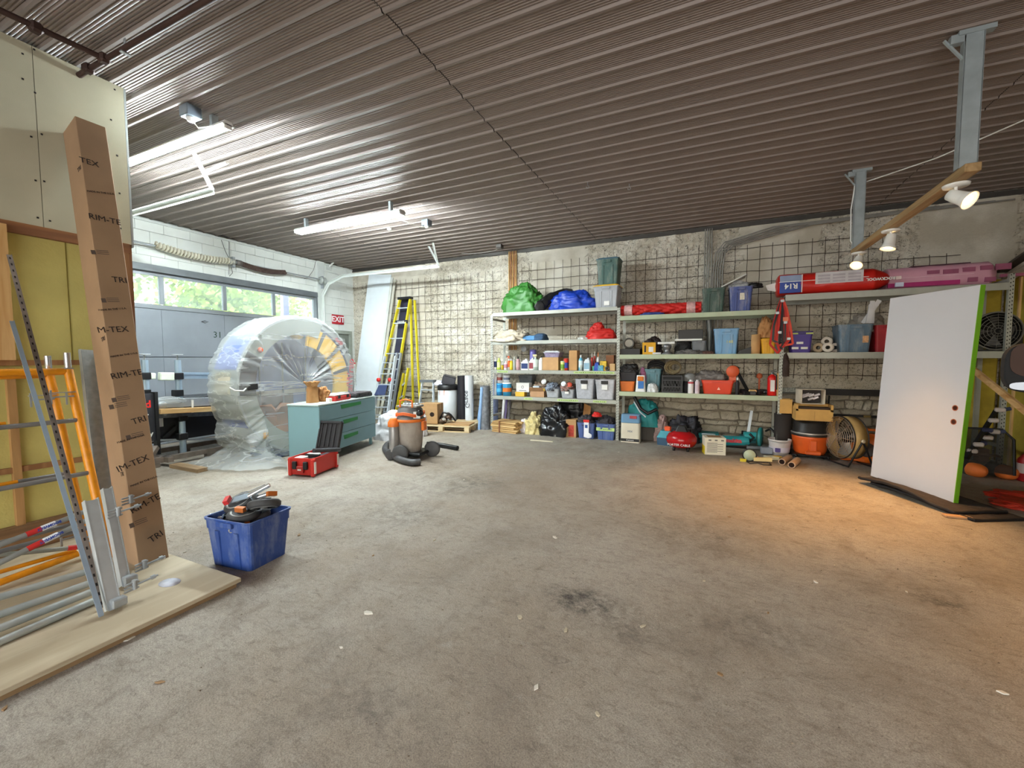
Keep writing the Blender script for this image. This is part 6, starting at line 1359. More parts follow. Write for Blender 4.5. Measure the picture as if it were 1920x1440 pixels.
# bay 2, middle
z = B2[1]
def lat(name, label, cat, px, pyt, zs, r, h_, mat, Y=8.0, parts=()):
    x = wy(px, pyt, Y).x; o = MB().lathe([(0, 0), (r, 0), (r*1.03, h_*.1), (r, h_), (r*.8, h_*1.02), (0, h_*1.02)], 20).build(name, mat); o.location = (x, Y, zs); return tag(o, label, cat)
bx_('black_tool_case', 'flat black tool case at the left end of the middle bay shelf', 1163, 1200, 654, z, BLACK, d=.3, cat='case')
q = thing('work_light', 'round grey work light standing behind the flat black case', 'lamp', (wy(1180, 645, 8.05).x, 8.05, z))
MB().lathe([(0, .0), (.08, 0), (.1, .03), (.1, .07), (.085, .075), (.07, .05), (0, .05)], 22, Matrix.Translation((0, 0, .21)) @ Matrix.Rotation(pi/2, 4, 'X')).build('head', mt('#5b5a55', .4, .3), q); MB().lathe([(0, .051), (.07, .052)], 20, Matrix.Translation((0, 0, .21)) @ Matrix.Rotation(pi/2, 4, 'X')).build('lens', mt('#9b978a', .3), q); MB().box((0, .03, .06), (.15, .1, .12)).build('base', BLACK, q)
q = bx_('yellow_tool_box', 'tilted yellow box with a white saw picture on the middle bay shelf', 1204, 1228, 642, z, mt('#e3a916', .5), d=.14, rz=rad(12), tape=False)
MB().box((.03, -.0715, .09), (.08, .003, .09)).build('picture', WHITE, q); MB().box((-.07, -.0715, .1), (.03, .003, .12)).build('print', BLACK, q)
lump('dark_tool_bag', 'dark tool bag behind the yellow box and the chrome tool', 'bag', 1205, 1242, 631, z, mt('#33292a', .7, 0, .3, 9), 53, .3, 4, Y=8.0)
q = thing('router_tool', 'chrome and white power tool with a ribbed base beside the yellow box', 'tool', (wy(1251, 655, 7.92).x, 7.92, z))
MB().lathe([(.0, 0), (.09, 0), (.09, .02), (.05, .03), (.05, .1), (.07, .11), (.07, .17), (0, .19)], 18).build('motor', mt('#8a8c90', .3, .6, .2), q); MB().tube([(-.16, 0, .2), (.12, 0, .2)], .022, 10).build('handle', WHITE, q); MB().box((-.17, .0, .02), (.14, .1, .03)).build('base_plate', mt('#d8d8d8', .4), q)
lump('black_bag', 'slumped black fabric bag left of the grey basket', 'bag', 1264, 1298, 634, z, mt('#232223', .8, 0, .2), 55, .3, 3, Y=7.95)
tt('grey_basket', 'grey plastic basket with handle slot on the middle bay shelf', 1297, 1325, 639, z, mt('#6b6f73', .55), d=.3, ribs=0)
zz_ = S(1297, 1325, 639)[2]+.005
o = MB().b0(-.24, .2, -.15, .15, 0, .035).build('white_tray', WHITE, bevel=.01); o.location = (S(1269, 1318, 634)[0], 8.05, zz_); tag(o, 'white tray balanced on the grey basket', 'tray')
bx_('black_wedge_case', 'long black case on top of the white tray', 1272, 1318, 618, zz_+.037, BLACK, d=.25, Y=7.95, cat='case')
lump('clear_bits_bag', 'thin clear bag of small parts lying in front of the grey basket', 'bag', 1270, 1318, 656, z, mt('#5c5a58', .4, 0, .4, 30), 57, .5, 8, Y=7.81, d=.1)
lump('brown_bits', 'low brown scraps lying left of the light blue tote', 'clutter', 1314, 1338, 658, z, mt('#5c4038', .7, 0, .4, 30), 58, .5, 8, Y=7.81, d=.1)
tag(MB().tube([(0, 0, 0), (0, 0, .42), (-.02, .0, .6)], .045, 12).build('grey_duct', mt('#7a7d7c', .5, .4)), 'grey vertical duct pipe standing left of the light blue tote', 'duct').location = (wy(1330, 640, 8.25).x, 8.25, z)
q = tt('light_blue_tote', 'light blue tote with yellow writing on the middle bay shelf', 1338, 1387, 616, z, mt('#6f9fc6', .5, 0, .08, 4, .03, 40, .25))
lettering('148', .07, mt('#c9c870', .7), q, frame((.05, -.203, .2), (1, 0, 0), (0, 0, 1)))
x, _, _ = S(1340, 1385, 610); o = MB().b0(-.2, .2, -.05, .1, 0, .45).build('dark_board_piece', mt('#1f1d22', .6)); o.location = (x, 8.28, z); tag(o, 'black board standing behind the light blue tote', 'board')
o = MB().prism([(-.12, 0), (.14, 0), (.14, .14), (-.1, .05)], -.1, .1, Matrix(((1, 0, 0, 0), (0, 0, 1, 0), (0, 1, 0, 0), (0, 0, 0, 1)))).build('black_wedge', BLACK); o.location = (S(1388, 1410, 650)[0], 7.98, z); tag(o, 'black wedge-shaped case between the light blue tote and the tan tube', 'case')
q = thing('tan_tube', 'short upright tan cardboard tube beside the yellow bin', 'tube', (S(1410, 1425, 628, 7.9)[0], 7.9, z)); MB().lathe([(.0, .02), (.055, .02), (.06, 0), (.066, 0), (.066, .31), (.056, .31), (.054, .2)], 20, cap=False).build('tube', mt('#c79a66', .8), q)
tt('yellow_bin', 'yellow lidded bin at the right end of the middle bay shelf', 1427, 1456, 634, z, mt('#dda21a', .45), d=.28, lid=mt('#e0a61c', .45), ribs=1, Y=7.84)
lump('brown_sack', 'brown paper sack bunched on top of the yellow bin', 'bag', 1423, 1453, 592, S(1427, 1456, 634)[2]+.01, KRAFT, 60, .35, 3, Y=7.86, d=.22)
q = thing('safety_harness', 'red and black safety harness hanging on the post between the middle and right bays', 'harness', (1.02, 7.7, 1.6))
HR = mt('#b3271f', .7, 0, .15); random.seed(13)
for k, (ox, c) in enumerate(((-.12, HR), (-.05, HR), (.02, mt('#2b2528', .7)), (.09, HR), (.13, mt('#c9402a', .6)), (-.09, BLACK))):
    pts = [(.0+random.uniform(-.02, .02), .02, .82), (ox*.5, 0, .65), (ox+random.uniform(-.02, .02), -.02, .4), (ox*1.2, -.02, .12+.06*(k % 2)), (ox*.3, -.02, -.02+.03*k), (-ox*.6, 0, .15), (-ox*.5, .0, .5), (0, .02, .8)]
    P_ = [V(p) for p in pts]; m_ = MB()
    for p, q_ in zip(P_, P_[1:]): m_.bar(p, q_, .035, .008, (0, 1, 0)) if False else m_.bar(p, q_, .03, .008, (0, 1, .1))
    m_.build('strap', c, q)
for (x, zz_) in ((-.06, .6), (.05, .45), (-.02, .3), (.1, .2), (0, .78)): MB().box((x, -.03, zz_), (.05, .012, .04)).build('buckle', STEEL, q, bevel=.003)
MB().box((.05, -.03, .5), (.07, .02, .06)).build('orange_pad', mt('#dd7a5c', .7), q)
lump('brown_rag', 'dark brown rag hanging below the harness beside the post', 'rag', 1469, 1482, 660, 1.22, mt('#3b2d28', .9), 61, .3, 4, Y=7.7, d=.1)
# bay 2, lower
z = B2[2]
tt('orange_bin', 'orange bin at the left end of the lower middle shelf', 1161, 1190, 715, z, mt('#d9742e', .45), d=.36, ribs=0)
zz_ = S(1161, 1190, 715)[2]+.005; tt('charcoal_bin', 'charcoal bin stacked on the orange bin', 1160, 1194, 698, zz_, mt('#2f2e33', .5), d=.38, ribs=0, Y=7.88)
lump('dark_tools', 'dark tool heads and white tape piled on the charcoal bin', 'clutter', 1163, 1196, 682, S(1160, 1194, 698)[2], mt('#2d2b2b', .7, 0, .5, 25), 62, .4, 6, d=.3)
x, w_, zt_ = S(1191, 1210, 704, 7.82); q = thing('cement_bag', 'white, orange and blue printed bag standing on the lower middle shelf', 'bag', (x, 7.9, z)); MB().frus(0, (zt_-z), w_, .12, w_*.8, .04, None, 2, .02).build('bag', WHITE, q); MB().box((0, -.05, (zt_-z)*.8), (w_*.6, .03, .08)).build('orange_print', mt('#e07a25', .6), q, bevel=.01); MB().box((.01, -.055, (zt_-z)*.42), (w_*.55, .03, .13)).build('blue_print', mt('#3a78c2', .6), q)
tt('teal_tote', 'teal tote with pale tape behind the printed bag', 1206, 1240, 692, z, mt('#56818c', .5, 0, .1, 5, 0, 80, .25), Y=8.0, d=.38)
o = MB(); 
for k in range(4): o.tube([(.14*cos(i*pi/8), .03*sin(i)*.3+.02*k, .14*sin(i*pi/8)*.6+.03*k) for i in range(0, 9)], .016, 7)
o = o.build('hose_coil', BLACK); o.location = (S(1213, 1240, 690)[0], 8.1, S(1213, 1240, 692)[2]-.03); tag(o, 'black hose arching out of the teal tote', 'hose')
lump('pink_cloth', 'pink cloth hanging on the left rim of the teal tote', 'cloth', 1200, 1212, 688, z+.15, mt('#a56a8c', .8), 63, .3, 4, Y=7.96, d=.12)
lump('white_rag_bag', 'small white plastic bag at the shelf edge before the teal tote', 'bag', 1213, 1234, 718, z, mt('#cfd2d2', .5, 0, .3, 14), 64, .25, 4, Y=7.82, d=.14)
x, w_, zt_ = S(1241, 1280, 704, 7.84); q = thing('milk_crate', 'black lattice milk crate with white patches on the lower middle shelf', 'crate', (x, 8.0, z)); h_ = zt_-z
MB().frus(.0, h_, w_-.02, .3, w_-.02, .3, cap1=False).build('liner', mt('#121213', .7), q)
m_ = MB()
for sx in (-1, 1): m_.box((sx*(w_/2-.01), -.155, h_/2), (.02, .02, h_))
for zz2 in (0.012, h_*.35, h_*.72, h_-.012): m_.box((0, -.157, zz2), (w_, .018, .022))
for k in range(7):
    f = -w_/2+w_*(k+.5)/7; m_.bar((f-.02, -.158, h_*.02), (f+.03, -.158, h_*.7), .008, .008, (0, 1, 0)); m_.bar((f+.03, -.158, h_*.02), (f-.02, -.158, h_*.7), .008, .008, (0, 1, 0))
m_.build('lattice', mt('#2c2c2e', .5), q)
for (fx, fz_) in ((-.3, .3), (-.2, .42), (.2, .45), (.3, .3), (.12, .6)): MB().box((w_*fx, -.148, h_*fz_), (.04, .004, .05)).build('patch', mt('#cfd4c4', .7), q)
q = thing('rope_coil', 'coil of dusty camouflage rope on the milk crate', 'rope', (x, 7.98, zt_+.01))
for k in range(5): MB().tube([((.13-.012*k)*cos(i*pi/8)+.01*k, .02*k-.04, .13+(.11-.01*k)*sin(i*pi/8)) for i in range(17)], .017, 7).build('loop', mt('#8d7f5e' if k % 2 else '#6d6046', .9, 0, .4, 40), q)
q = thing('hard_hat', 'dusty grey hard hat on a stand behind the white bottles', 'helmet', (S(1283, 1303, 715, 8.05)[0], 8.05, z)); MB().lathe([(.14, .2), (.125, .21), (.12, .25), (.09, .31), (.05, .335), (0, .34)], 20).build('shell', mt('#8b8c8c', .5), q); MB().lathe([(0, 0), (.1, 0), (.1, .2), (0, .2)], 14).build('stand', mt('#39383b', .7), q)
btl('white bottle with a red band on the lower middle shelf', 1290, 1301, 712, z, '#e6e2e0', '#e9e9e9', '#b9434a', 'can', Y=7.84, lh=(.72, .85)); btl('plain pale bottle right of the red-banded one on the lower middle shelf', 1303, 1312, 712, z, '#d9cbd3', '#dedbe0', '#cfbcc8', 'can', Y=7.84)
q = tt('red_bin', 'wide bright orange-red bin on the lower middle shelf', 1314, 1378, 713, z, mt('#d8401f', .4, 0, .04), d=.38, ribs=0, Y=7.84)
MB().prism([(-.025, -.02), (.025, -.02), (0, .03)], 0, .002, Matrix.Translation((.02, -.183, .09)) @ Matrix.Rotation(pi/2, 4, 'X')).build('mark', mt('#e9b7a4', .5), q)
lump('clear_plastic_pile', 'pile of dusty clear plastic heaped over the red bin', 'plastic', 1300, 1366, 694, z+.12, mt('#7d7672', .3, 0, .3, 14, .4, 20, alpha=.85), 66, .3, 5, Y=7.95, d=.34)
q = thing('orange_reel', 'orange disc-headed tool standing in the right of the red bin', 'tool', (S(1363, 1385, 690, 7.95)[0], 7.95, z+.2)); MB().lathe([(0, 0), (.09, 0), (.1, .02), (.09, .05), (0, .05)], 20, Matrix.Translation((0, 0, .18)) @ Matrix.Rotation(pi/2, 4, 'X')).build('disc', mt('#d8603a', .5), q); MB().frus(0, .2, .09, .05, .12, .05).build('handle', mt('#d8603a', .5), q)
btl('black bottle with a white cap right of the red bin', 1379, 1387, 708, z, '#1c1b1f', '#d8d8d8', None, 'bottle', Y=7.86)
q = thing('black_clamp', 'black bar clamp leaning against the wall above the tool heap', 'clamp', (S(1388, 1392, 720, 8.1)[0], 8.0, z)); MB().bar((.12, 0, 0), (-.1, .25, .45), .05, .02, (0, 1, 0)).build('bar', BLACK, q); MB().bar((-.1, .25, .45), (-.04, .2, .42), .05, .03, (0, 1, 0)).build('jaw', BLACK, q)
for k, (px, w2, c, s_, lb) in enumerate(((1398, .14, '#1f1d1e', 70, 'left'), (1420, .17, '#2a2526', 71, 'middle'), (1436, .16, '#1b1a1c', 72, 'right'))):
    q = thing('power_drill', 'black cordless drill lying on the lower middle shelf, %s of three' % lb, 'drill', (wy(px, 735, 7.92).x, 7.92, z), .4-k*.5)
    MB().tube([(-w2*.6, 0, .06), (w2*.4, 0, .05)], .036, 12).build('motor_body', mt(c, .5, 0, .2), q); MB().tube([(w2*.4, 0, .05), (w2*.62, 0, .05)], [.026, .014], 10).build('chuck', mt('#c9c9c6', .35, .6), q)
    MB().bar((-.02, 0, .05), (-.05, -.1, .04), .04, .045).build('grip', mt(c, .6), q); MB().box((-.06, -.13, .035), (.09, .06, .06)).build('battery', BLACK, q, bevel=.006)
q = thing('palm_sander', 'beige palm sander on the shelf edge in front of the drills', 'sander', (wy(1411, 740, 7.84).x, 7.85, z)); MB().box((0, 0, .065), (.11, .08, .05)).build('head', mt('#d1ac74', .5), q, bevel=.012); MB().lathe([(0, 0), (.05, 0), (.04, .04), (0, .04)], 14).build('pad', mt('#9a7b4f', .6), q)
o = MB().lathe([(0, -.05), (.035, -.035), (.05, 0), (.035, .035), (0, .05)], 16).tube([(0, 0, -.05), (0, 0, -.3)], .014, 7).build('orange_ball_tool', mt('#c2613c', .6)); o.location = (wy(1424, 703, 8.2).x, 8.2, wy(1424, 703, 8.2).z); tag(o, 'dusty orange knob on a stem standing behind the drills', 'knob')
o.location.z = z+.3
x, w_, zt_ = S(1441, 1456, 703, 7.86); q = thing('fire_extinguisher', 'red fire extinguisher on the lower middle shelf beside the shelf post', 'fire extinguisher', (x, 7.88, z))
MB().lathe([(0, 0), (.06, 0), (.066, .01), (.066, .28), (.055, .31), (.025, .33), (.022, .34)], 20).build('cylinder', mt('#cc1a18', .3), q); MB().box((0, -.064, .16), (.06, .008, .18)).build('label_panel', mt('#e3dfdc', .5), q); MB().lathe([(.02, .34), (.022, .37), (0, .38)], 10).build('valve', STEEL, q); MB().bar((-.02, 0, .37), (.06, 0, .39), .02, .012).bar((-.02, 0, .39), (.05, 0, .42), .02, .01).build('lever', BLACK, q); MB().tube([(.0, -.02, .36), (.05, -.06, .33), (.055, -.065, .1)], .01, 8).build('hose', BLACK, q)
o = MB().b0(-.02, .02, -.02, .02, 0, .36).build('wood_stick', PINE); o.location = (wy(1461, 720, 7.9).x-.02, 7.86, z); tag(o, 'short upright wood stick between the extinguisher and the post', 'wood')
# ------------------------------------------------------------------ right bay
z = B3[0]
def packroll(name, label, x0, x1, r, Y, mat, taper0=.05, taper1=.25, seed=1):
    w_ = x1-x0; q = thing(name, label, 'insulation pack', ((x0+x1)/2, Y, z))
    def f(i, j):
        a = 2*pi*i; e = 1.0
        if j < taper0: e = (j/taper0)**.4
        if j > 1-taper1: e = ((1-j)/taper1)**.55*.9+.1*(1 if j < 1 else 0)
        c, s_ = cos(a), sin(a); n = 1+.05*mn.noise(V((c*2, s_*2, j*7+seed)))+.05*(1-e)*mn.noise(V((c*5, s_*5, j*20)))
        yy = (abs(c)**.6)*(1 if c > 0 else -1)*r*1.25*e*n; zz_ = r+(abs(s_)**.7)*(1 if s_ > 0 else -1)*r*e*n
        return (-w_/2+w_*j, -yy if False else yy, zz_)
    MB().grid(f, 40, 70, None, True, True).build('pack', mat, q); return q, w_
ax_ = wy(1456, 530, 7.88); bx2 = wy(1676, 530, 7.88)
PKR = mt('#c4231b', .3, 0, .05, 6, .3, 14); r = .17
q, w_ = packroll('red_insulation_pack', 'red wrapped insulation pack with a blue R14 block on the right bay top shelf', ax_.x, bx2.x, r, 8.05, PKR, .03, .16)
fy = -r*1.28
BLM = mt('#1f3f93', .4, 0, .05)
MB().b0(-w_/2+.04, -w_/2+.32, fy, fy+.03, .03, .2).build('blue_block', BLM, q, bevel=.004); MB().b0(-w_/2+.04, -w_/2+.32, fy+.0, fy+.03, .205, .3).build('grey_blue_block', mt('#8d9cba', .4), q)
MB().b0(-w_/2+.03, w_/2-.3, fy-.002, fy+.02, .198, .206).build('white_stripe', WHITE, q); MB().b0(-w_/2+.325, -w_/2+.335, fy-.002, fy+.02, .03, .3).build('white_stripe', WHITE, q)
lettering('R14', .11, WHITE, q, frame((-w_/2+.19, fy-.002, .135), (-1, 0, 0), (0, 0, -1)), bold=.003)
MB().b0(-w_/2+.5, -w_/2+1.08, fy-.003, fy+.02, .14, .31).build('white_panel', mt('#cdc9cb', .5), q)
m_ = MB()
for i in range(3):
    for j in range(3): m_.b0(-w_/2+.53+i*.185, -w_/2+.68+i*.185, fy-.005, fy-.003, .155+j*.045, .185+j*.045)
m_.build('print_grid', mt('#b3acb3', .5), q)
lettering('ROCKWOOL', .055, WHITE, q, frame((-w_/2+1.28, fy-.002, .16), (-1, 0, 0), (0, 0, -1)), bold=.002); MB().b0(-w_/2+1.45, -w_/2+1.51, fy-.003, fy+.02, .135, .18).build('logo_square', mt('#dcc8c4', .5), q)
MB().b0(-w_/2+1.45, -w_/2+1.54, fy-.003, fy+.03, .03, .09).build('white_sticker', mt('#c9cfe6', .5), q)
MB().add([(-w_/2-.13, 0, .2), (-w_/2-.1, 0, .12), (-w_/2+.05, -.02, .08), (-w_/2+.05, -.02, .24)], [(0, 1, 2, 3)]).build('torn_end_flap', WHITE, q, solid=.004)
ax_ = wy(1664, 520, 7.95); bx2 = wy(1886, 520, 7.95)
PKP = mt('#d59db0', .35, 0, .06, 6, .35, 14)
q, w_ = packroll('pink_insulation_pack', 'pink printed glass wool pack behind and right of the red pack', ax_.x, min(bx2.x, 3.62), .17, 8.2, PKP, .03, .1, 5)
fy = -.17*1.28; MG = mt('#b42a72', .5)
MB().b0(-w_/2+.02, -w_/2+.8, fy, fy+.03, .04, .1).build('magenta_band', MG, q)
m_ = MB()
for (a, b_, c, d) in ((.45, .58, .2, .25), (.62, .78, .19, .25), (.82, .95, .2, .26), (1.0, 1.12, .21, .27), (1.15, 1.3, .2, .28), (.88, .98, .06, .12), (1.05, 1.16, .05, .11), (1.2, 1.45, .1, .14), (1.5, 1.56, .1, .14), (1.58, 1.85, .11, .14), (1.7, 1.78, .2, .27)):
    m_.b0(-w_/2+a, -w_/2+b_, fy-.002, fy+.02, c, d)
stuff(m_.build('print_block', mt('#96506c', .5), q))
MB().b0(-w_/2+.3, w_/2-.3, -.12, .12, .33, .345).build('dark_slit', mt('#4b1f30', .5), q)
MB().b0(-w_/2+.02, w_/2-.3, fy-.001, fy+.02, .17, .175).build('fold_line', mt('#e3bfcb', .4), q)
z = B3[1]
q = tt('purple_bin', 'purple bin with a green strip and white print on the right bay lower shelf', 1482, 1526, 621, z, mt('#44308a', .45, 0, .08), d=.3, rim=mt('#3c2c74', .45), ribs=0)
x, w2, zt_ = S(1482, 1526, 621); MB().b0(-w2*.47, w2*.47, -.158, -.15, (zt_-z)*.86, (zt_-z)*.93).build('green_strip', mt('#b9c66a', .5), q)
for (dx, dz) in ((-.08, .07), (.04, .07), (-.02, .15)): MB().frus(0, .004, .09, .035, .04, .02, Matrix.Translation((dx, -.138, dz)) @ Matrix.Rotation(pi/2, 4, 'X')).build('white_print', WHITE, q)
for k, (px, py, Yk, lb) in enumerate(((1534, 654, 7.95, 'brownish, leftmost'), (1552, 654, 7.88, 'front middle'), (1550, 643, 8.0, 'top back'), (1566, 652, 8.05, 'rightmost, behind'))):
    c = wy(px, py, Yk); c.z = z+.075 if k != 2 else z+.17
    o = MB().lathe([(.03, 0), (.072, 0), (.074, .3), (.03, .3), (.028, .0)], 20, Matrix.Rotation(-pi/2, 4, 'X') @ Matrix.Rotation(.25, 4, 'Y'), cap=False).build('paper_roll', mt('#b9a488' if k == 0 else '#d6cdc2', .8, 0, .06)); o.location = c; tag(o, 'white paper roll lying end-on beside the purple bin, '+lb+' of four', 'roll', 'paper rolls on the right bay')
q = tt('slate_tote', 'large slate blue tote with an orange sticker on the right bay low shelf', 1572, 1640, 608, z, mt('#5d7488', .5, 0, .1, 5, .04, 40, .35), d=.42)
MB().box((.12, -.205, .19), (.07, .004, .1)).build('sticker', mt('#d8a77c', .6, 0, .25, 40), q)
lump('clear_bag', 'dusty clear bag with grey metal sheets rising behind the slate tote', 'bag', 1598, 1660, 585, z+.3, mt('#8d857c', .4, 0, .2, 9, .4, 20), 81, .3, 4, Y=8.0, d=.34)
for k, (px, a_) in enumerate(((1628, .1), (1634, .0), (1618, .5))): 
    o = MB().b0(-.03, .03, -.01, .01, 0, .28+.05*k).build('grey_plate', mt('#c9c9cc', .4, .3)); o.location = wy(px, 606, 7.97+.02*k); o.rotation_euler = (0, a_, 0); tag(o, ['tall', 'taller', 'leaning'][k]+' pale grey plate standing in the slate tote', 'plate')
tt('dark_red_bin', 'dark red bin half hidden behind the white door slab', 1641, 1690, 609, z, mt('#a3222c', .45, 0, .1), d=.4, ribs=1, Y=7.9)
c = wy(1858, 640, 8.0); q = thing('floor_fan', 'round dark grey fan behind its wire guard on the right bay low shelf', 'fan', (c.x, 8.0, z)); r = .25
M_ = Matrix.Translation((0, -.05, .27)) @ Matrix.Rotation(pi/2, 4, 'X')
m_ = MB()
for k in range(7): m_.tube([(M_ @ V(((r*(k+1)/7)*cos(a), (r*(k+1)/7)*sin(a), .03*(1-(k/6)**2)+.07))) for a in [i*pi/12 for i in range(24)]], .004 if k < 6 else .012, 5, closed=True)
for k in range(12): m_.bar(M_ @ V((.03*cos(k*pi/6), .03*sin(k*pi/6), .1)), M_ @ V((r*cos(k*pi/6), r*sin(k*pi/6), .07)), .004, .004)
m_.build('wire_guard', mt('#6a6862', .5, .4), q)
MB().lathe([(.0, -.08), (.1, -.08), (.2, -.05), (r, .05), (r, .07)], 28, M_, cap=False).build('housing', BLACK, q)
m_ = MB()
for k in range(4): m_.add([M_ @ V(p) for p in ((.04*cos(k*pi/2), .04*sin(k*pi/2), .0), (.2*cos(k*pi/2-.3), .2*sin(k*pi/2-.3), -.02), (.21*cos(k*pi/2+.35), .21*sin(k*pi/2+.35), .04))], [(0, 1, 2)])
m_.build('blade', mt('#4d4b4a', .5), q); MB().box((.26, 0, .12), (.05, .1, .24)).box((-.24, 0, .12), (.04, .1, .24)).b0(-.26, .28, -.12, .12, 0, .025).build('stand', BLACK, q); MB().box((.27, -.06, .33), (.03, .03, .03)).build('white_knob', WHITE, q)

# ------------------------------------------------------------------ floor under and beside the middle bay
q = thing('mortar_sack', 'standing mortar sack with blue top and cream lower label by the middle post', 'bag', (-1.23, 7.78, 0))
MB().frus(0, .5, .34, .2, .33, .16, None, 3, .04).build('sack', mt('#cfc7b3', .7, 0, .05, 6, .15, 20), q); MB().frus(.35, .505, .344, .2, .334, .166, None, 3, .04).build('blue_top', mt('#5f87a8', .6, 0, .08), q, bevel=.01)
MB().b0(-.16, .16, -.105, -.1, .02, .07).build('black_band', BLACK, q); MB().box((.05, -.1, .46), (.12, .02, .05)).build('red_mark', mt('#a84046', .6), q)
lettering('MIX', .05, mt('#3d5a78', .6), q, frame((0, -.103, .2), (1, 0, 0), (0, 0, 1))); lettering('Cement', .04, WHITE, q, frame((0, -.107, .045), (1, 0, 0), (0, 0, 1)))
TL = mt('#1f7f80', .6, 0, .1, 6, .1, 20)
q = heap('teal_tool_bag', 'teal and black tool bag slung behind the mortar sack', 'bag', (-1.05, 8.12, .25), .0, .52, .3, .5, TL, 83, .25, 2.5)
o = thing('bag_stand', 'dark crate hidden below the teal tool bag', 'crate', (-1.05, 8.15, 0)); MB().b0(-.2, .2, -.14, .14, 0, .25).build('body', mt('#4a443f', .8), o, bevel=.01)
q = thing('bag_strap', 'black and silver strap looped over the teal tool bag', 'strap', (-1.0, 7.9, .3)); MB().tube([(-.2, .02, .5), (-.08, -.04, .3), (.05, -.08, .22), (.2, -.02, .3)], .03, 8).build('strap', BLACK, q); MB().tube([(-.2, -.02, .42), (-.08, -.08, .24), (.02, -.1, .16)], .012, 6).build('silver_piping', mt('#b9bec2', .4), q)
heap('rubble_bag', 'clear bag with red print slumped beside the teal tool bag', 'bag', tuple(fz(1236, 828)+V((0, .14, 0))), 0, .28, .26, .42, mt('#a08480', .5, 0, .4, 8, .3, 20), 85, .3, 3)
q = thing('teal_power_tool', 'teal and dark power tool case with an orange switch left of the red compressor', 'tool', tuple(fz(1250, 836)+V((0, .12, 0))), -.2)
MB().frus(0, .13, .3, .22, .32, .22, None, 2, .03).build('lower_case', mt('#2b4a63', .5, 0, .1), q); MB().frus(.13, .25, .32, .22, .2, .18, None, 2, .03).build('upper_case', mt('#3f97a8', .45, 0, .1), q); MB().box((.02, -.05, .29), (.1, .08, .08)).build('orange_switch', mt('#e0562a', .5), q, bevel=.01)
heap('black_tool_bag', 'jumble of black tool bag, cords and straps behind the red compressor', 'bag', tuple(fz(1283, 830)+V((0, .16, 0))), 0, .55, .4, .44, mt('#25232a', .6, 0, .6, 14, .3, 30), 86, .4, 5)
c = fz(1276, 848)+V((0, .2, 0)); q = thing('air_compressor', 'glossy dark red pancake air compressor on the floor in front of the middle bay', 'compressor', tuple(c))
MB().lathe([(0, .04), (.12, .045), (.2, .08), (.235, .14), (.235, .21), (.2, .27), (.12, .31), (0, .315)], 32).build('tank', mt('#a8161a', .2, 0, .05), q)
for k in range(4): MB().lathe([(0, 0), (.022, 0), (.022, .06), (0, .06)], 10, TR(.15*cos(k*pi/2-.8), .15*sin(k*pi/2-.8), 0)).build('foot', BLACK, q)
MB().frus(.31, .4, .2, .16, .12, .1, None, 2, .02).build('pump', BLACK, q); MB().tube([(-.16, 0, .27), (-.15, 0, .36), (.15, 0, .36), (.16, 0, .27)], .012, 8).build('handle', BLACK, q)
lettering('PORTER CABLE', .05, WHITE, q, frame((-.03, -.239, .12), (1, 0, 0), (0, .3, 1)))
c = fz(1338, 853)+V((0, .12, 0)); q = carton('product_box', 'white and yellow printed product box on the floor right of the compressor', tuple(c), .18, .3, .24, .27, mt('#ddd5c0', .6, 0, .04), tape=False)
MB().b0(-.152, -.15, -.12, .12, .0, .13).build('yellow_side', mt('#dcc21e', .5), q); m_ = MB()
for k in range(9): m_.b0(-.12, .03+.08*(k % 2), -.1222, -.1205, .04+k*.018, .047+k*.018)
for k in range(3): m_.b0(-.1+.09*k, -.06+.09*k, -.1222, -.1205, .22, .24)
m_.build('print_lines', mt('#6e6a66', .6), q); MB().b0(-.1, .1, -.08, .08, .2705, .272).build('brown_top_label', mt('#a5794c', .7), q)
q = thing('teal_case', 'flat teal tool case behind the printed product box', 'case', tuple(fz(1328, 835)+V((0, .3, 0)))); MB().box((0, 0, .13), (.34, .3, .1)).box((0, 0, .04), (.3, .26, .08)).build('shell', TL, q, bevel=.015); MB().tube([(-.1, -.16, .17), (-.08, -.2, .18), (.08, -.2, .18), (.1, -.16, .17)], .012, 6).build('handle', mt('#c9d3d3', .4), q)
heap('grey_cloth', 'grey rag heaped on the teal case', 'cloth', tuple(fz(1322, 828)+V((-.05, .4, .19))), 0, .25, .2, .12, mt('#4d4f4c', .8), 87, .3, 4)
def rbox(w_, d_, h_, z0, mat, q, nm='body', b=.015): return MB().box((0, 0, z0+h_/2), (w_, d_, h_)).build(nm, mat, q, bevel=b)
q = thing('demolition_tool', 'teal power tool with makita lettering lying behind the printed box', 'tool', tuple(fz(1380, 842)+V((0, .12, 0))), -.1)
MB().tube([(-.2, 0, .1), (.12, 0, .12), (.2, 0, .13)], [.09, .085, .06], 14).build('motor_body', mt('#2b8d92', .4, 0, .08), q); MB().tube([(-.2, 0, .05), (.18, 0, .06)], .06, 10).build('dark_underside', mt('#26221f', .5), q)
lettering('makita', .09, mt('#c8303a', .5), q, frame((-.03, -.093, .13), (1, 0, .05), (0, 0, 1)), bold=.005)
MB().tube([(.2, 0, .12), (.26, -.05, .2), (.2, -.04, .26)], .02, 8).build('handle', BLACK, q)
c = fz(1425, 846)+V((0, .22, 0)); q = thing('mitre_saw', 'teal mitre saw with a round blade guard next to the white bucket', 'saw', tuple(c), .1)
M_ = Matrix.Translation((.02, -.02, .2)) @ Matrix.Rotation(rad(70), 4, 'Z') @ Matrix.Rotation(pi/2, 4, 'X')
MB().lathe([(0, -.03), (.15, -.03), (.16, -.01), (.16, .02), (.0, .03)], 24, M_).build('blade_guard', mt('#2c7f80', .4, 0, .1), q)
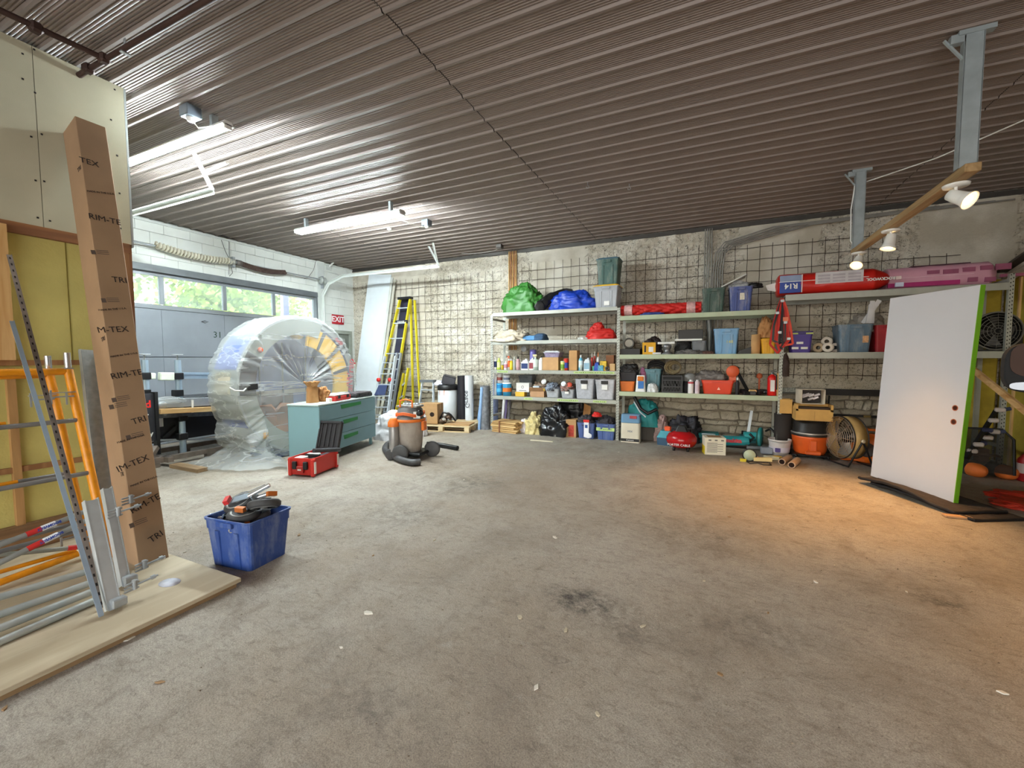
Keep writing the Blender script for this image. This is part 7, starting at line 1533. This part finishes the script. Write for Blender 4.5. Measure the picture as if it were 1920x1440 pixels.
MB().lathe([(.12, -.034), (.166, -.034)], 24, M_, cap=False).build('guard_edge', mt('#c9a870', .5), q); MB().tube([(-.22, .02, .2), (0, .02, .2)], .07, 12).build('motor', mt('#2f9498', .4, 0, .1), q)
MB().box((0, 0, .035), (.4, .3, .05)).build('base', mt('#8b8f92', .4, .5), q, bevel=.01); MB().tube([(.1, 0, .3), (.14, -.1, .36), (.2, -.12, .3)], .018, 8).build('handle', BLACK, q)
q = thing('teal_sander', 'small dark teal tool heap behind the mitre saw', 'tool', tuple(fz(1405, 835)+V((0, .1, 0)))); rbox(.3, .2, .16, 0, mt('#27666b', .5, 0, .2), q); MB().tube([(-.12, 0, .2), (.12, 0, .18)], .035, 8).build('handle', BLACK, q)
o = MB().bar((0, 0, 0), (.07, .12, .52), .045, .012, (0, 1, 0)).build('aluminium_strip', ALU); o.location = (fz(1397, 830).x, 8.2, .1); o.location.z = .08; tag(o, 'upright pale aluminium strip leaning on the stone wall behind the teal tools', 'strip')
c = fz(1464, 856)+V((0, .16, 0)); q = thing('white_bucket', 'open white joint compound bucket with a purple label beside the shelf post', 'bucket', tuple(c))
MB().lathe([(0, 0), (.12, 0), (.15, .2), (.155, .22), (.16, .22), (.16, .245), (.15, .245), (.14, .2), (.115, .02), (0, .02)], 26).build('body', mt('#d3cbc8', .45, 0, .05, 6, 0, 80, .25, '#9a8f84'), q)
MB().lathe([(.134, .05), (.146, .13)], 26, cap=False).build('label_band', mt('#cfc7d2', .5), q); MB().box((-.04, -.136, .09), (.07, .03, .06)).build('purple_patch', mt('#4b3a7a', .5), q, bevel=.005); MB().tube([(.155*cos(a), .155*sin(a)-.0, .225-.02*abs(sin(a))) for a in [pi+i*pi/10 for i in range(11)]], .004, 5).build('bail', STEEL, q)
q = thing('distance_roller', 'green and white measuring wheel with a black cord lying before the teal tools', 'tool', tuple(fz(1405, 866)))
MB().tube([(.085*cos(a), 0, .1+.085*sin(a)) for a in [i*pi/12 for i in range(24)]], .012, 6, closed=True).build('tyre', BLACK, q); MB().lathe([(0, -.01), (.08, -.008), (.08, .008), (0, .01)], 22, Matrix.Translation((0, 0, .1)) @ Matrix.Rotation(pi/2, 4, 'X')).build('disc', mt('#a9b79f', .5, 0, .2), q)
MB().bar((.05, 0, .05), (.28, .05, .05), .06, .05).build('yellow_bar', mt('#cfc08a', .5), q); MB().box((-.08, 0, .02), (.08, .05, .04)).build('yellow_foot', mt('#c9b81f', .5), q); MB().tube([(-.04, -.02, .01), (.0, -.14, .008), (.1, -.06, .008), (.16, -.15, .008), (.26, -.12, .008), (.25, .0, .01)], .007, 6).build('cord', BLACK, q)
q = thing('white_yellow_packet', 'small white and yellow packet lying left of the clay pipes', 'packet', tuple(fz(1446, 862))); MB().box((0, 0, .03), (.18, .12, .05), TR(0, 0, 0, .3)).build('packet', mt('#c9c3a5', .6, 0, .2, 20), q, bevel=.01); MB().box((.08, -.02, .05), (.08, .08, .02), TR(0, 0, 0, .5)).build('yellow_flap', mt('#d9b23a', .5), q)
o = MB().box((0, 0, .06), (.16, .12, .1)).build('grey_box', mt('#8b8f99', .5, 0, .1), bevel=.01); o.location = fz(1437, 852)+V((0, .02, 0)); o.location.z = 0; tag(o, 'small blue-grey box under the round saw guard', 'box')
for k, (p0_, p1_, lb) in enumerate((((1466, 866), (1496, 848), 'rear'), ((1484, 872), (1505, 855), 'front'))):
    a = fz(*p0_, .045); b_ = fz(*p1_, .045); d_ = (b_-a); q = thing('clay_pipe', 'short brown clay pipe lying on the floor, '+lb+' of two', 'pipe', (a.x, a.y, 0))
    MB().tube([a, a+d_.normalized()*.38], .046, 14).build('pipe', mt('#ab8f76', .6, 0, .12, 8), q, w=True); MB().lathe([(0, 0), (.034, 0)], 14, Matrix.Translation(a-d_.normalized()*.001) @ d_.to_track_quat('Z', 'Y').to_matrix().to_4x4() @ Matrix.Rotation(pi, 4, 'X')).build('bore', mt('#2a1b18', .9), q, w=True)
# orange wet vac with cartons on top
c = fz(1524, 862)+V((0, .25, 0)); W0 = c; q = thing('wet_vacuum', 'orange and black wet vacuum against the wall carrying a torn carton', 'vacuum', tuple(c))
OV = mt('#d85a1e', .4, 0, .1, 6, .03, 60, .15, '#8a5a3c')
MB().lathe([(0, .05), (.19, .05), (.21, .1), (.235, .3), (.24, .34), (.0, .34)], 28).build('drum', OV, q); MB().lathe([(.245, .33), (.25, .35), (.24, .38), (.22, .4), (.22, .52), (.17, .56), (0, .57)], 28).build('motor_head', mt('#2b2826', .4, 0, .15), q)
MB().lathe([(.243, .36), (.251, .37), (.243, .385)], 28, cap=False).build('silver_band', mt('#a9a29b', .3, .5), q); MB().box((0, -.225, .18), (.1, .06, .22)).build('front_boss', OV, q, bevel=.015); MB().box((0, -.26, .1), (.2, .04, .06)).build('bumper', OV, q, bevel=.015)
MB().b0(-.24, .24, -.2, .2, .03, .06).build('base', BLACK, q, bevel=.01)
for k in range(4): MB().lathe([(0, -.015), (.03, -.015), (.03, .015), (0, .015)], 12, Matrix.Translation((.2*(1 if k % 2 else -1), .18*(1 if k > 1 else -1), .03)) @ Matrix.Rotation(pi/2, 4, 'Y')).build('caster', DARK, q)
MB().box((.26, .02, .3), (.06, .12, .14)).build('side_handle', OV, q, bevel=.01)
zc = .575
q = thing('torn_carton', 'yellowed torn cardboard carton lying on the wet vacuum', 'box', (W0.x, W0.y-.05, zc)); TC = mt('#c79c58', .8, 0, .1, 8)
MB().frus(0, .14, .46, .34, .46, .34, cap1=False).build('lower_body', TC, q); MB().b0(-.23, .23, -.17, -.165, .14, .17).b0(-.23, -.2, -.17, .17, .14, .24).b0(.2, .23, -.17, .17, .14, .24).b0(-.23, .23, .0, .17, .2, .24).build('upper_body', TC, q); MB().b0(-.2, .2, -.15, .16, .01, .2).build('dark_inside', mt('#3a2a1e', .8), q)
MB().b0(.0, .012, -.1705, -.17, 0, .14).build('tape', mt('#b38a4a', .5), q)
q = thing('side_carton', 'small tan carton hanging behind the torn one at its left', 'box', (W0.x-.32, W0.y+.12, .64)); MB().frus(0, .22, .16, .2, .16, .2, cap1=False).build('body', TC, q)
o = MB().lathe([(0, 0), (.12, 0), (.13, .62), (0, .62)], 14).build('dark_drum', mt('#2a2320', .8)); o.location = (W0.x-.33, W0.y+.15, 0); tag(o, 'dark drum in the shadow left of the wet vacuum, under the tan carton', 'drum')
q = thing('open_white_box', 'open whitish box with plastic fittings facing out, topmost of the stack on the wet vacuum', 'box', (W0.x-.03, W0.y-.06, zc+.245), .12)
MB().b0(-.15, .15, .13, .14, 0, .22).b0(-.15, -.142, -.14, .14, 0, .22).b0(.142, .15, -.14, .14, 0, .22).b0(-.15, .15, -.14, .14, .0, .008).b0(-.15, .15, -.14, .14, .212, .22).build('box_shell', mt('#d2c6b2', .7), q); MB().b0(-.14, .14, -.0, .12, .02, .2).build('dark_inside', mt('#3b3636', .8), q)
random.seed(6); m_ = MB()
for k in range(9): 
    x, zz_ = random.uniform(-.11, .11), random.uniform(.03, .14); m_.tube([(x-.03, -.06+.03*(k % 3), zz_), (x+.03, -.09+.03*(k % 3), zz_+.03)], .017, 7)
m_.build('fitting', mt('#d5cfd4', .5), q)
# broom, frame, fans
bxx = wy(1498, 745, 8.45); q = thing('push_broom', 'push broom standing upside down against the stone wall, grey bristle head up', 'broom', (bxx.x, 8.42, 0))
hz = wy(1498, 733, 8.42).z; MB().tube([(0.05, -.08, .02), (0, 0, hz-.05)], .014, 8).build('handle', mt('#a9aaac', .4, .4), q); MB().b0(-.26, .26, -.04, .04, hz-.05, hz-.02).build('head_block', mt('#6a6a62', .7), q, bevel=.006)
m_ = MB(); random.seed(2)
for k in range(46):
    x = -.25+.5*k/45
    for yy in (-.02, .02): m_.bar((x, yy, hz-.02), (x+random.uniform(-.012, .012), yy*1.4, hz+.05), .01, .01)
stuff(m_.build('bristles', mt('#a5a69c', .9, 0, .4, 40), q))
a = wy(1545, 730, 8.4); b_ = wy(1640, 730, 8.4); c = wy(1640, 845, 8.2); q = thing('steel_surround', 'black rectangular steel frame with a mid rail leaning on the stone wall', 'frame', ((a.x+b_.x)/2, 8.3, 0))
zt_ = a.z; zm = wy(1590, 778, 8.3).z; BK = mt('#221f1e', .5, .3, .15); xl, xr = a.x, a.x+1.02
for x in (xl, xr): MB().bar((x, 8.0, .02), (x, 8.42, zt_), .045, .03, (0, 1, 0)).build('upright', BK, q, w=True)
MB().bar((xl, 8.4, zt_-.04), (xr, 8.4, zt_-.04), .03, .1).build('top_rail', BK, q, w=True); MB().bar((xl, 8.22, zm), (xr, 8.22, zm), .03, .035).build('mid_rail', BK, q, w=True); MB().bar((xl, 8.02, .08), (xr, 8.02, .08), .03, .04).build('bottom_rail', BK, q, w=True)
MB().box((xl+.52, 8.2, zm), (.09, .012, .03)).build('latch_plate', mt('#8f7a4a', .4, .6), q, w=True); MB().bar((xl+.07, 8.38, zt_-.1), (xl+.03, 8.25, zm), .02, .02, (0, 1, 0)).bar((xr-.07, 8.38, zt_-.1), (xr-.03, 8.25, zm), .02, .02, (0, 1, 0)).build('inner_strut', BK, q, w=True)
0 and heap('dark_sack', 'dark sack in shadow behind the drum fan and blower', 'sack', (2.15, 8.1, 0), 0, .5, .3, .5, mt('#29281f', .9), 90, .3, 3)
c = fz(1588, 872); q = thing('drum_fan', 'large drum fan with a beige rim and wire guard on a black floor stand', 'fan', (c.x, c.y+.1, 0), rad(-158))
r = .29; M_ = Matrix.Translation((0, 0, .44)) @ Matrix.Rotation(rad(-12), 4, 'X') @ Matrix.Rotation(pi/2, 4, 'X') 
M_ = Matrix.Translation((0, 0, .38)) @ Matrix.Rotation(pi/2, 4, 'Y')
MB().lathe([(r, -.075), (r+.006, -.075), (r+.006, .075), (r, .075)], 40, M_, cap=False).build('drum', mt('#bf9f66', .5, .2, .12, 8), q); MB().lathe([(r+.0, .085), (r+.016, .09), (r+.0, .1)], 40, M_, cap=False).lathe([(r+.0, -.085), (r+.016, -.09), (r+.0, -.1)], 40, M_, cap=False).build('rim', mt('#2a2622', .5), q)
for sg, nm in ((-1, 'rear_guard'), (1, 'front_guard')):
    m_ = MB()
    for k in range(9): m_.tube([M_ @ V(((r*(k+1)/9)*cos(a), (r*(k+1)/9)*sin(a), sg*(.1+.03*(1-((k+1)/9)**2)))) for a in [i*pi/14 for i in range(28)]], .003, 4, closed=True)
    for k in range(8): m_.bar(M_ @ V((0, 0, sg*.13)), M_ @ V((r*cos(k*pi/4), r*sin(k*pi/4), sg*.1)), .006, .006, (1, 0, 0))
    m_.build(nm, mt('#a8917c', .4, .5), q)
MB().lathe([(0, -.1), (.07, -.1), (.08, .02), (0, .06)], 18, M_).build('motor', BLACK, q)
m_ = MB()
for k in range(3):
    a = k*2*pi/3; m_.grid(lambda i, j: M_ @ V(((.05+.22*j)*cos(a+(.9*i-.45)*(.6+.4*j)), (.05+.22*j)*sin(a+(.9*i-.45)*(.6+.4*j)), .03-.07*i)), 6, 5)
m_.build('blade', mt('#8d8781', .4, .4, .15), q)
for sy in (-1, 1):
    MB().tube([(0, sy*(r+.02), .38), (.16, sy*(r+.0), .03), (.16, sy*(r-.1), .02)], .012, 8).tube([(0, sy*(r+.02), .38), (-.16, sy*(r+.0), .03)], .012, 8).build('stand_leg', BLACK, q); MB().lathe([(0, 0), (.025, 0), (.025, .03), (0, .03)], 10, Matrix.Translation((0, sy*(r+.01), .38)) @ Matrix.Rotation(-sy*pi/2, 4, 'X')).build('pivot_knob', mt('#c7b79a', .4), q)
MB().tube([(.16, -r, .025), (.16, r, .025)], .012, 8).tube([(-.16, -r, .025), (-.16, r, .025)], .012, 8).build('stand_bar', BLACK, q)
c = fz(1618, 872)+V((.1, .12, 0)); q = thing('air_mover', 'orange snail-shaped air mover blower beside the drum fan', 'blower', (c.x, c.y, 0), rad(-30))
M_ = Matrix.Translation((0, 0, .22)) @ Matrix.Rotation(pi/2, 4, 'X')
MB().lathe([(0, -.12), (.1, -.13), (.19, -.11), (.21, -.05), (.21, .05), (.19, .11), (.1, .13), (0, .12)], 30, M_).build('scroll', mt('#df6c1d', .4, 0, .08), q); MB().lathe([(.0, .126), (.1, .131), (.105, .14), (.09, .14), (.085, .125)], 24, M_).build('intake_grille', mt('#4a3a30', .5), q)
MB().b0(-.32, .0, -.12, .12, .02, .16).build('outlet', mt('#df6c1d', .4, 0, .08), q, bevel=.02); MB().b0(-.325, -.315, -.09, .09, .04, .14).build('outlet_mouth', BLACK, q); MB().tube([(-.1, 0, .42), (-.06, 0, .49), (.06, 0, .49), (.1, 0, .42)], .02, 8).build('handle', mt('#df6c1d', .4), q)
MB().b0(-.2, .2, -.14, .14, 0, .03).build('skid', mt('#6d4430', .6), q)

# ------------------------------------------------------------------ white door slab, mat, prop
bl = V((1.86, 6.53, .05)); br_ = V((2.27, 5.63, .04))
wd = (br_-bl); Wd = wd.length; wd.normalize(); HD = 2.17
d0 = ray(1667, 585); tl = None
# slab leans back: find the lean that puts its top edge on the photographed one
nrm = V((wd.y, -wd.x, 0)).normalized(); nrm = -nrm if nrm.y < 0 else nrm
best = None
for k in range(0, 60):
    th = rad(k*.5)
    up = (V((0, 0, 1))*cos(th)+nrm*sin(th)); p = bl+up*HD; v = p-V((0, 0, CH)); px = 960+FPX*v.dot(RT)/v.dot(FW); py = 720-FPX*v.dot(UP)/v.dot(FW)
    e = abs(px-1667)+abs(py-585)
    if best is None or e < best[0]: best = (e, th, up)
up = best[2]; nn = wd.cross(up).normalized(); nn = -nn if nn.y < 0 else nn
ds = thing('door_leaf', 'white door slab with two bored copper-coloured lock holes and a lime green edge', 'door', tuple(bl))
F = frame(bl, wd, up); T_ = .045
sg = 1 if F.to_3x3().col[2].dot(nn) > 0 else -1
MB().b0(0, Wd-.002, 0, HD, 0, sg*T_, F).build('slab', mt('#cfd1d9', .5, 0, .02, 2), ds, w=True, bevel=.002)
MB().b0(Wd-.002, Wd+.004, 0, HD, 0, sg*(T_+.0), F).build('green_edge', mt('#6fae1e', .5, 0, .06), ds, w=True)
for (px, py) in ((1791, 765), (1788, 791)):
    d_ = ray(px, py); n_ = F.to_3x3().col[2]; tt_ = (bl-V((0, 0, CH))).dot(n_)/d_.dot(n_); p = V((0, 0, CH))+d_*tt_-nn*.0015
    G_ = frame(p, wd, up)
    MB().lathe([(0, 0), (.022, 0)], 20, G_ @ Matrix.Rotation(0 if G_.to_3x3().col[2].dot(-nn) > 0 else pi, 4, 'X')).build('lock_hole', mt('#5a2a1a', .6), ds, w=True)
    MB().lathe([(.022, -.0), (.03, 0.0)], 20, G_ @ Matrix.Rotation(0 if G_.to_3x3().col[2].dot(-nn) > 0 else pi, 4, 'X'), cap=False).build('bore_edge', mt('#b5694a', .6), ds, w=True)
top = wy(1676, 574, 6.95); low = on(1915, 768, 1, 6.1)
a = top; b_ = V((3.55, 5.9, .95)); b_ = on(1916, 766, 1, 6.05)
dirp = (b_-a).normalized(); e = a+dirp*((0.05-a.z)/dirp.z)
tag(MB().bar(a, e, .05, .05).build('prop_stick', PINEX, loc=tuple(e)), 'long pine batten slanting behind the white door slab down to the right', 'wood')
def matf(i, j):
    pass
MT = mt('#3a322e', .95, 0, .3, 16, .5, 60); ME = mt('#17161a', .7, 0, .2)
a = fz(1600, 912); b_ = fz(1770, 975); 
def mfn(z0, off, amp_):
    def f(i, j):
        c0 = fz(1610, 905).lerp(fz(1790, 968), i); c1 = c0+V((.42, .22, 0))*j*(1.1 if i > .6 else 1)
        p = c0.lerp(c1, 1)+V((off*.1, -off*.12, 0)); wv = amp_*max(0, sin(i*pi*1.3-.2))*(.5+.5*cos(j*4)); edge = .03*(1-j)*(1-i)
        return (p.x, p.y, z0+wv+edge+.006*mn.noise(V((i*12, j*5, z0*50))))
    return f
for k, (z0, off, am, lb) in enumerate(((.006, .9, .012, 'lower'), (.03, .0, .03, 'upper'))):
    q = thing('rubber_mat', 'ruffled black and brown rubber mat under the door slab, %s layer' % lb, 'mat', tuple(fz(1640, 920)))
    m_ = MB().grid(mfn(z0, off, am*1.6), 40, 12); m_.build('mat', MT, q, w=True, solid=-.012)
    f_ = mfn(z0+.004, off, am*1.6); m_ = MB(); m_.tube([f_(i/30, 0) for i in range(31)]+[f_(1, j/8) for j in range(9)], .016, 6); m_.build('edge_binding', ME, q, w=True)
o = MB().box((0, 0, .012), (.2, .07, .02), TR(0, 0, 0, .1)).build('wood_chip', mt('#b9906a', .8), bevel=.003); o.location = fz(1795, 971); tag(o, 'flat tan wood scrap at the front edge of the rubber mats', 'wood')
# orange red net
NR = mt('#c0341c', .6, 0, .15, 8, .2, 20)
for k, (px, py, w_, d2, h2, lb) in enumerate(((1925, 955, .75, .5, .06, 'larger front'), (1900, 945, .5, .3, .07, 'smaller back'))):
    c = fz(px, py); heap('red_tarp', 'flat crumpled orange-red tarp on the floor at the right edge, '+lb+' piece', 'tarp', tuple(c+V((.18, .02+.2*k, 0))), -.4, w_, d2, h2, NR, 95+k, .35, 4)
# clamps, mesh screen, orange sacks
q = thing('mesh_screen', 'dark mesh screen with rounded black frame standing right of the door slab', 'screen', (3.05, 7.35, 0))
a = wy(1808, 804, 7.4); b_ = wy(1915, 812, 7.2); 
pts = [V((a.x-.3, 7.45, .1)), V((a.x-.3, 7.5, a.z)), V((b_.x-.12, 7.3, b_.z+.02)), V((b_.x-.02, 7.28, b_.z-.1)), V((b_.x-.08, 7.1, .08))]
MB().tube(pts, .014, 8).build('frame', BLACK, q, w=True)
MB().add([pts[0], pts[1], pts[2], pts[3], pts[4]], [(0, 1, 2, 3, 4)]).build('mesh', mt('#23211c', .8, 0, .2, 60, alpha=.8), q, w=True)
CLW = mt('#cfc8c4', .35, .3)
for k, (p0_, p1_, lb) in enumerate((((1812, 860), (1868, 770), 'upper'), ((1800, 862), (1858, 812), 'lower'))):
    a = wy(p0_[0], p0_[1], 6.75); b_ = wy(p1_[0], p1_[1], 7.0); q = thing('bar_clamp', 'black bar clamp with silver jaws leaning beside the door slab, '+lb+' of two', 'clamp', tuple(a))
    MB().bar(a, b_, .03, .045).build('bar', BLACK, q, w=True); d_ = (b_-a)
    for f in (.25, .55, .75, .97): c = a+d_*f; MB().box(c+V((.03, -.02, .03)), (.09, .05, .05)).build('jaw', CLW if f != .55 else mt('#2a3150', .5), q, w=True, bevel=.012)
    MB().tube([b_, b_+V((.12, 0, .03))], .022, 10).build('grip', mt('#39415c', .5), q, w=True)
    MB().bar(a, V((a.x-.1, a.y, .05)), .03, .04).build('lower_bar', BLACK, q, w=True)
for k, (px, py, lb) in enumerate(((1822, 876, 'left'), (1878, 880, 'right'))):
    a = fz(px-22, py-4, .1); b_ = fz(px+20, py+6, .1); a.z = b_.z = .085; b_ = a+(b_-a).normalized()*.3
    q = thing('propane_boot', 'rounded orange-ended grey canister lying on the floor behind the door slab, %s of two' % lb, 'canister', (a.x, a.y, 0))
    MB().tube([a, a.lerp(b_, .45)], [.08, .085], 16).build('grey_body', mt('#4a4540', .7, 0, .2), q, w=True); MB().tube([a.lerp(b_, .45), a.lerp(b_, .7), a.lerp(b_, .9), b_, b_+(b_-a)*.03], [.086, .088, .07, .035, .005], 16).build('orange_end', mt('#d9702e', .6, 0, .12, 10), q, w=True)
tag(MB().bar(fz(1805, 850, .2), fz(1872, 855, .2), .12, .02).bar(fz(1830, 852, .1), fz(1850, 853, .1), .1, .18).build('scrap_board', mt('#8a5f44', .8, 0, .2), loc=tuple(fz(1840, 852))), 'brown scrap board resting above the two orange-ended canisters', 'board')
q = thing('red_bottle', 'red bottle with a white label cut by the right edge of the photo', 'bottle', tuple(fz(1918, 903)+V((.05, .05, 0)))); MB().lathe([(0, 0), (.08, 0), (.085, .02), (.085, .26), (.05, .31), (.03, .34), (0, .34)], 20).build('body', mt('#a82226', .4), q); MB().lathe([(.0865, .1), (.0865, .22)], 20, cap=False).build('label_band', mt('#c9c2c2', .5), q)
# vehicle mirror at the right edge
m0 = on(1924, 690, 1, 2.2); q = thing('vehicle_mirror', 'black vehicle wing mirror with a round lower glass entering at the right edge', 'mirror', tuple(m0))
sx = .085/1.0
def mrr(w_, h_, n=24, e=3.2): return [(w_/2*(abs(cos(a))**(2/e))*(1 if cos(a) > 0 else -1), h_/2*(abs(sin(a))**(2/e))*(1 if sin(a) > 0 else -1)) for a in [2*pi*i/n for i in range(n)]]
Fm = frame(m0+V((.045, 0, 0)), (1, -.25, 0), (0, 0, 1)); hh = (wy(1900, 643, 2.2)-wy(1900, 738, 2.2)).length; ww = .19
MB().prism(mrr(ww, hh, 32), -.06, .0, Fm).build('housing', mt('#101012', .85, 0, 0), q, w=True, bevel=.004)
MB().prism([(x, y+.03) for x, y in mrr(ww-.025, hh*.68)], .0, .003, Fm).build('main_glass', mt('#3a2a24', .3, 0, .1, ior=1.12), q, w=True)  # reflection of the dim brown interior painted as flat dark colour
MB().prism([(x, y-hh*.36) for x, y in mrr(ww-.03, hh*.17)], .0, .004, Fm).build('lower_glass', mt('#8a909a', .2, .3, 0), q, w=True)
MB().bar(m0+V((.12, 0, -.05)), m0+V((.6, -.05, -.15)), .04, .05).build('arm', BLACK, q, w=True)
tk = thing('truck', 'dark truck front standing outside the right edge that carries the wing mirror', 'vehicle', (m0.x+1.3, 2.0, 0))
TKM = mt('#3b3d42', .25, .5, .03)
X0 = m0.x+.6
MB().prism([(.2, .45), (2.9, .45), (2.9, 1.0), (2.5, 1.1), (2.1, 1.1), (1.6, 1.75), (.2, 1.75)], 0, 1.6, Matrix(((0, 0, 1, X0), (1, 0, 0, 0), (0, 1, 0, 0), (0, 0, 0, 1)))).build('cab_body', TKM, tk, w=True, bevel=.03)
for y in (.7, 2.3): MB().lathe([(0, -.12), (.2, -.12), (.34, -.1), (.36, 0), (.34, .1), (0, .12)], 24, Matrix.Translation((X0+.12, y, .36)) @ Matrix.Rotation(pi/2, 4, 'Y')).build('wheel', BLACK, tk, w=True)
# ------------------------------------------------------------------ chips and crumbs on the floor
random.seed(77)
CH_ = [mt('#d3cec2', .8), mt('#b7ab94', .8), mt('#8a6d4c', .8)]
spots = [(1040, 1008, .05), (815, 1013, .03), (1368, 970, .03), (1160, 848, .02), (1176, 846, .02), (1185, 843, .02), (1262, 862, .015), (1258, 842, .02), (1295, 850, .015), (690, 1150, .05), (975, 1158, .04), (300, 1280, .03), (236, 1200, .05), (568, 905, .02), (1350, 1265, .03), (1005, 1290, .03), (1060, 1182, .03), (700, 1042, .02), (1530, 1092, .03), (1205, 1175, .03), (1440, 1150, .02), (870, 900, .02), (1700, 1110, .02), (560, 1004, .04), (640, 1215, .02), (1565, 1060, .02), (395, 1010, .02), (346, 1036, .02), (1120, 1340, .025), (10, 1330, .03), (1880, 1300, .03), (1320, 1090, .02)]
for k, (px, py, s_) in enumerate(spots):
    c = fz(px, py); n = random.choice((4, 5, 6)); s_ *= .6; poly = [(s_*random.uniform(.5, 1)*cos(2*pi*i/n)*1.3, s_*random.uniform(.3, .7)*sin(2*pi*i/n)) for i in range(n)]
    o = MB().prism(poly, 0, .006).build('floor_chip', CH_[k % 3]); o.location = (c.x, c.y, .0005); o.rotation_euler = (0, 0, random.uniform(0, 3)); tag(o, 'small flake of debris scattered on the bare concrete floor', 'debris', 'debris flakes on the concrete floor')
m_ = MB()
for k in range(900):
    x = random.uniform(-5, 3.6); y = random.uniform(1.0, 7.6); s_ = random.uniform(.002, .007)
    if x < -2.7 and y < 1.8: continue
    m_.add([(x-s_, y, 0), (x+s_, y, 0), (x, y+s_*1.5, 0), (x, y+.2*s_, s_)], [(0, 1, 3), (1, 2, 3), (2, 0, 3)])
g = stuff(m_.build('grit', mt('#6e6152', .9, 0, .5, 3))); g['label'] = 'fine grit and crumbs spread over the concrete floor'; g['category'] = 'grit'
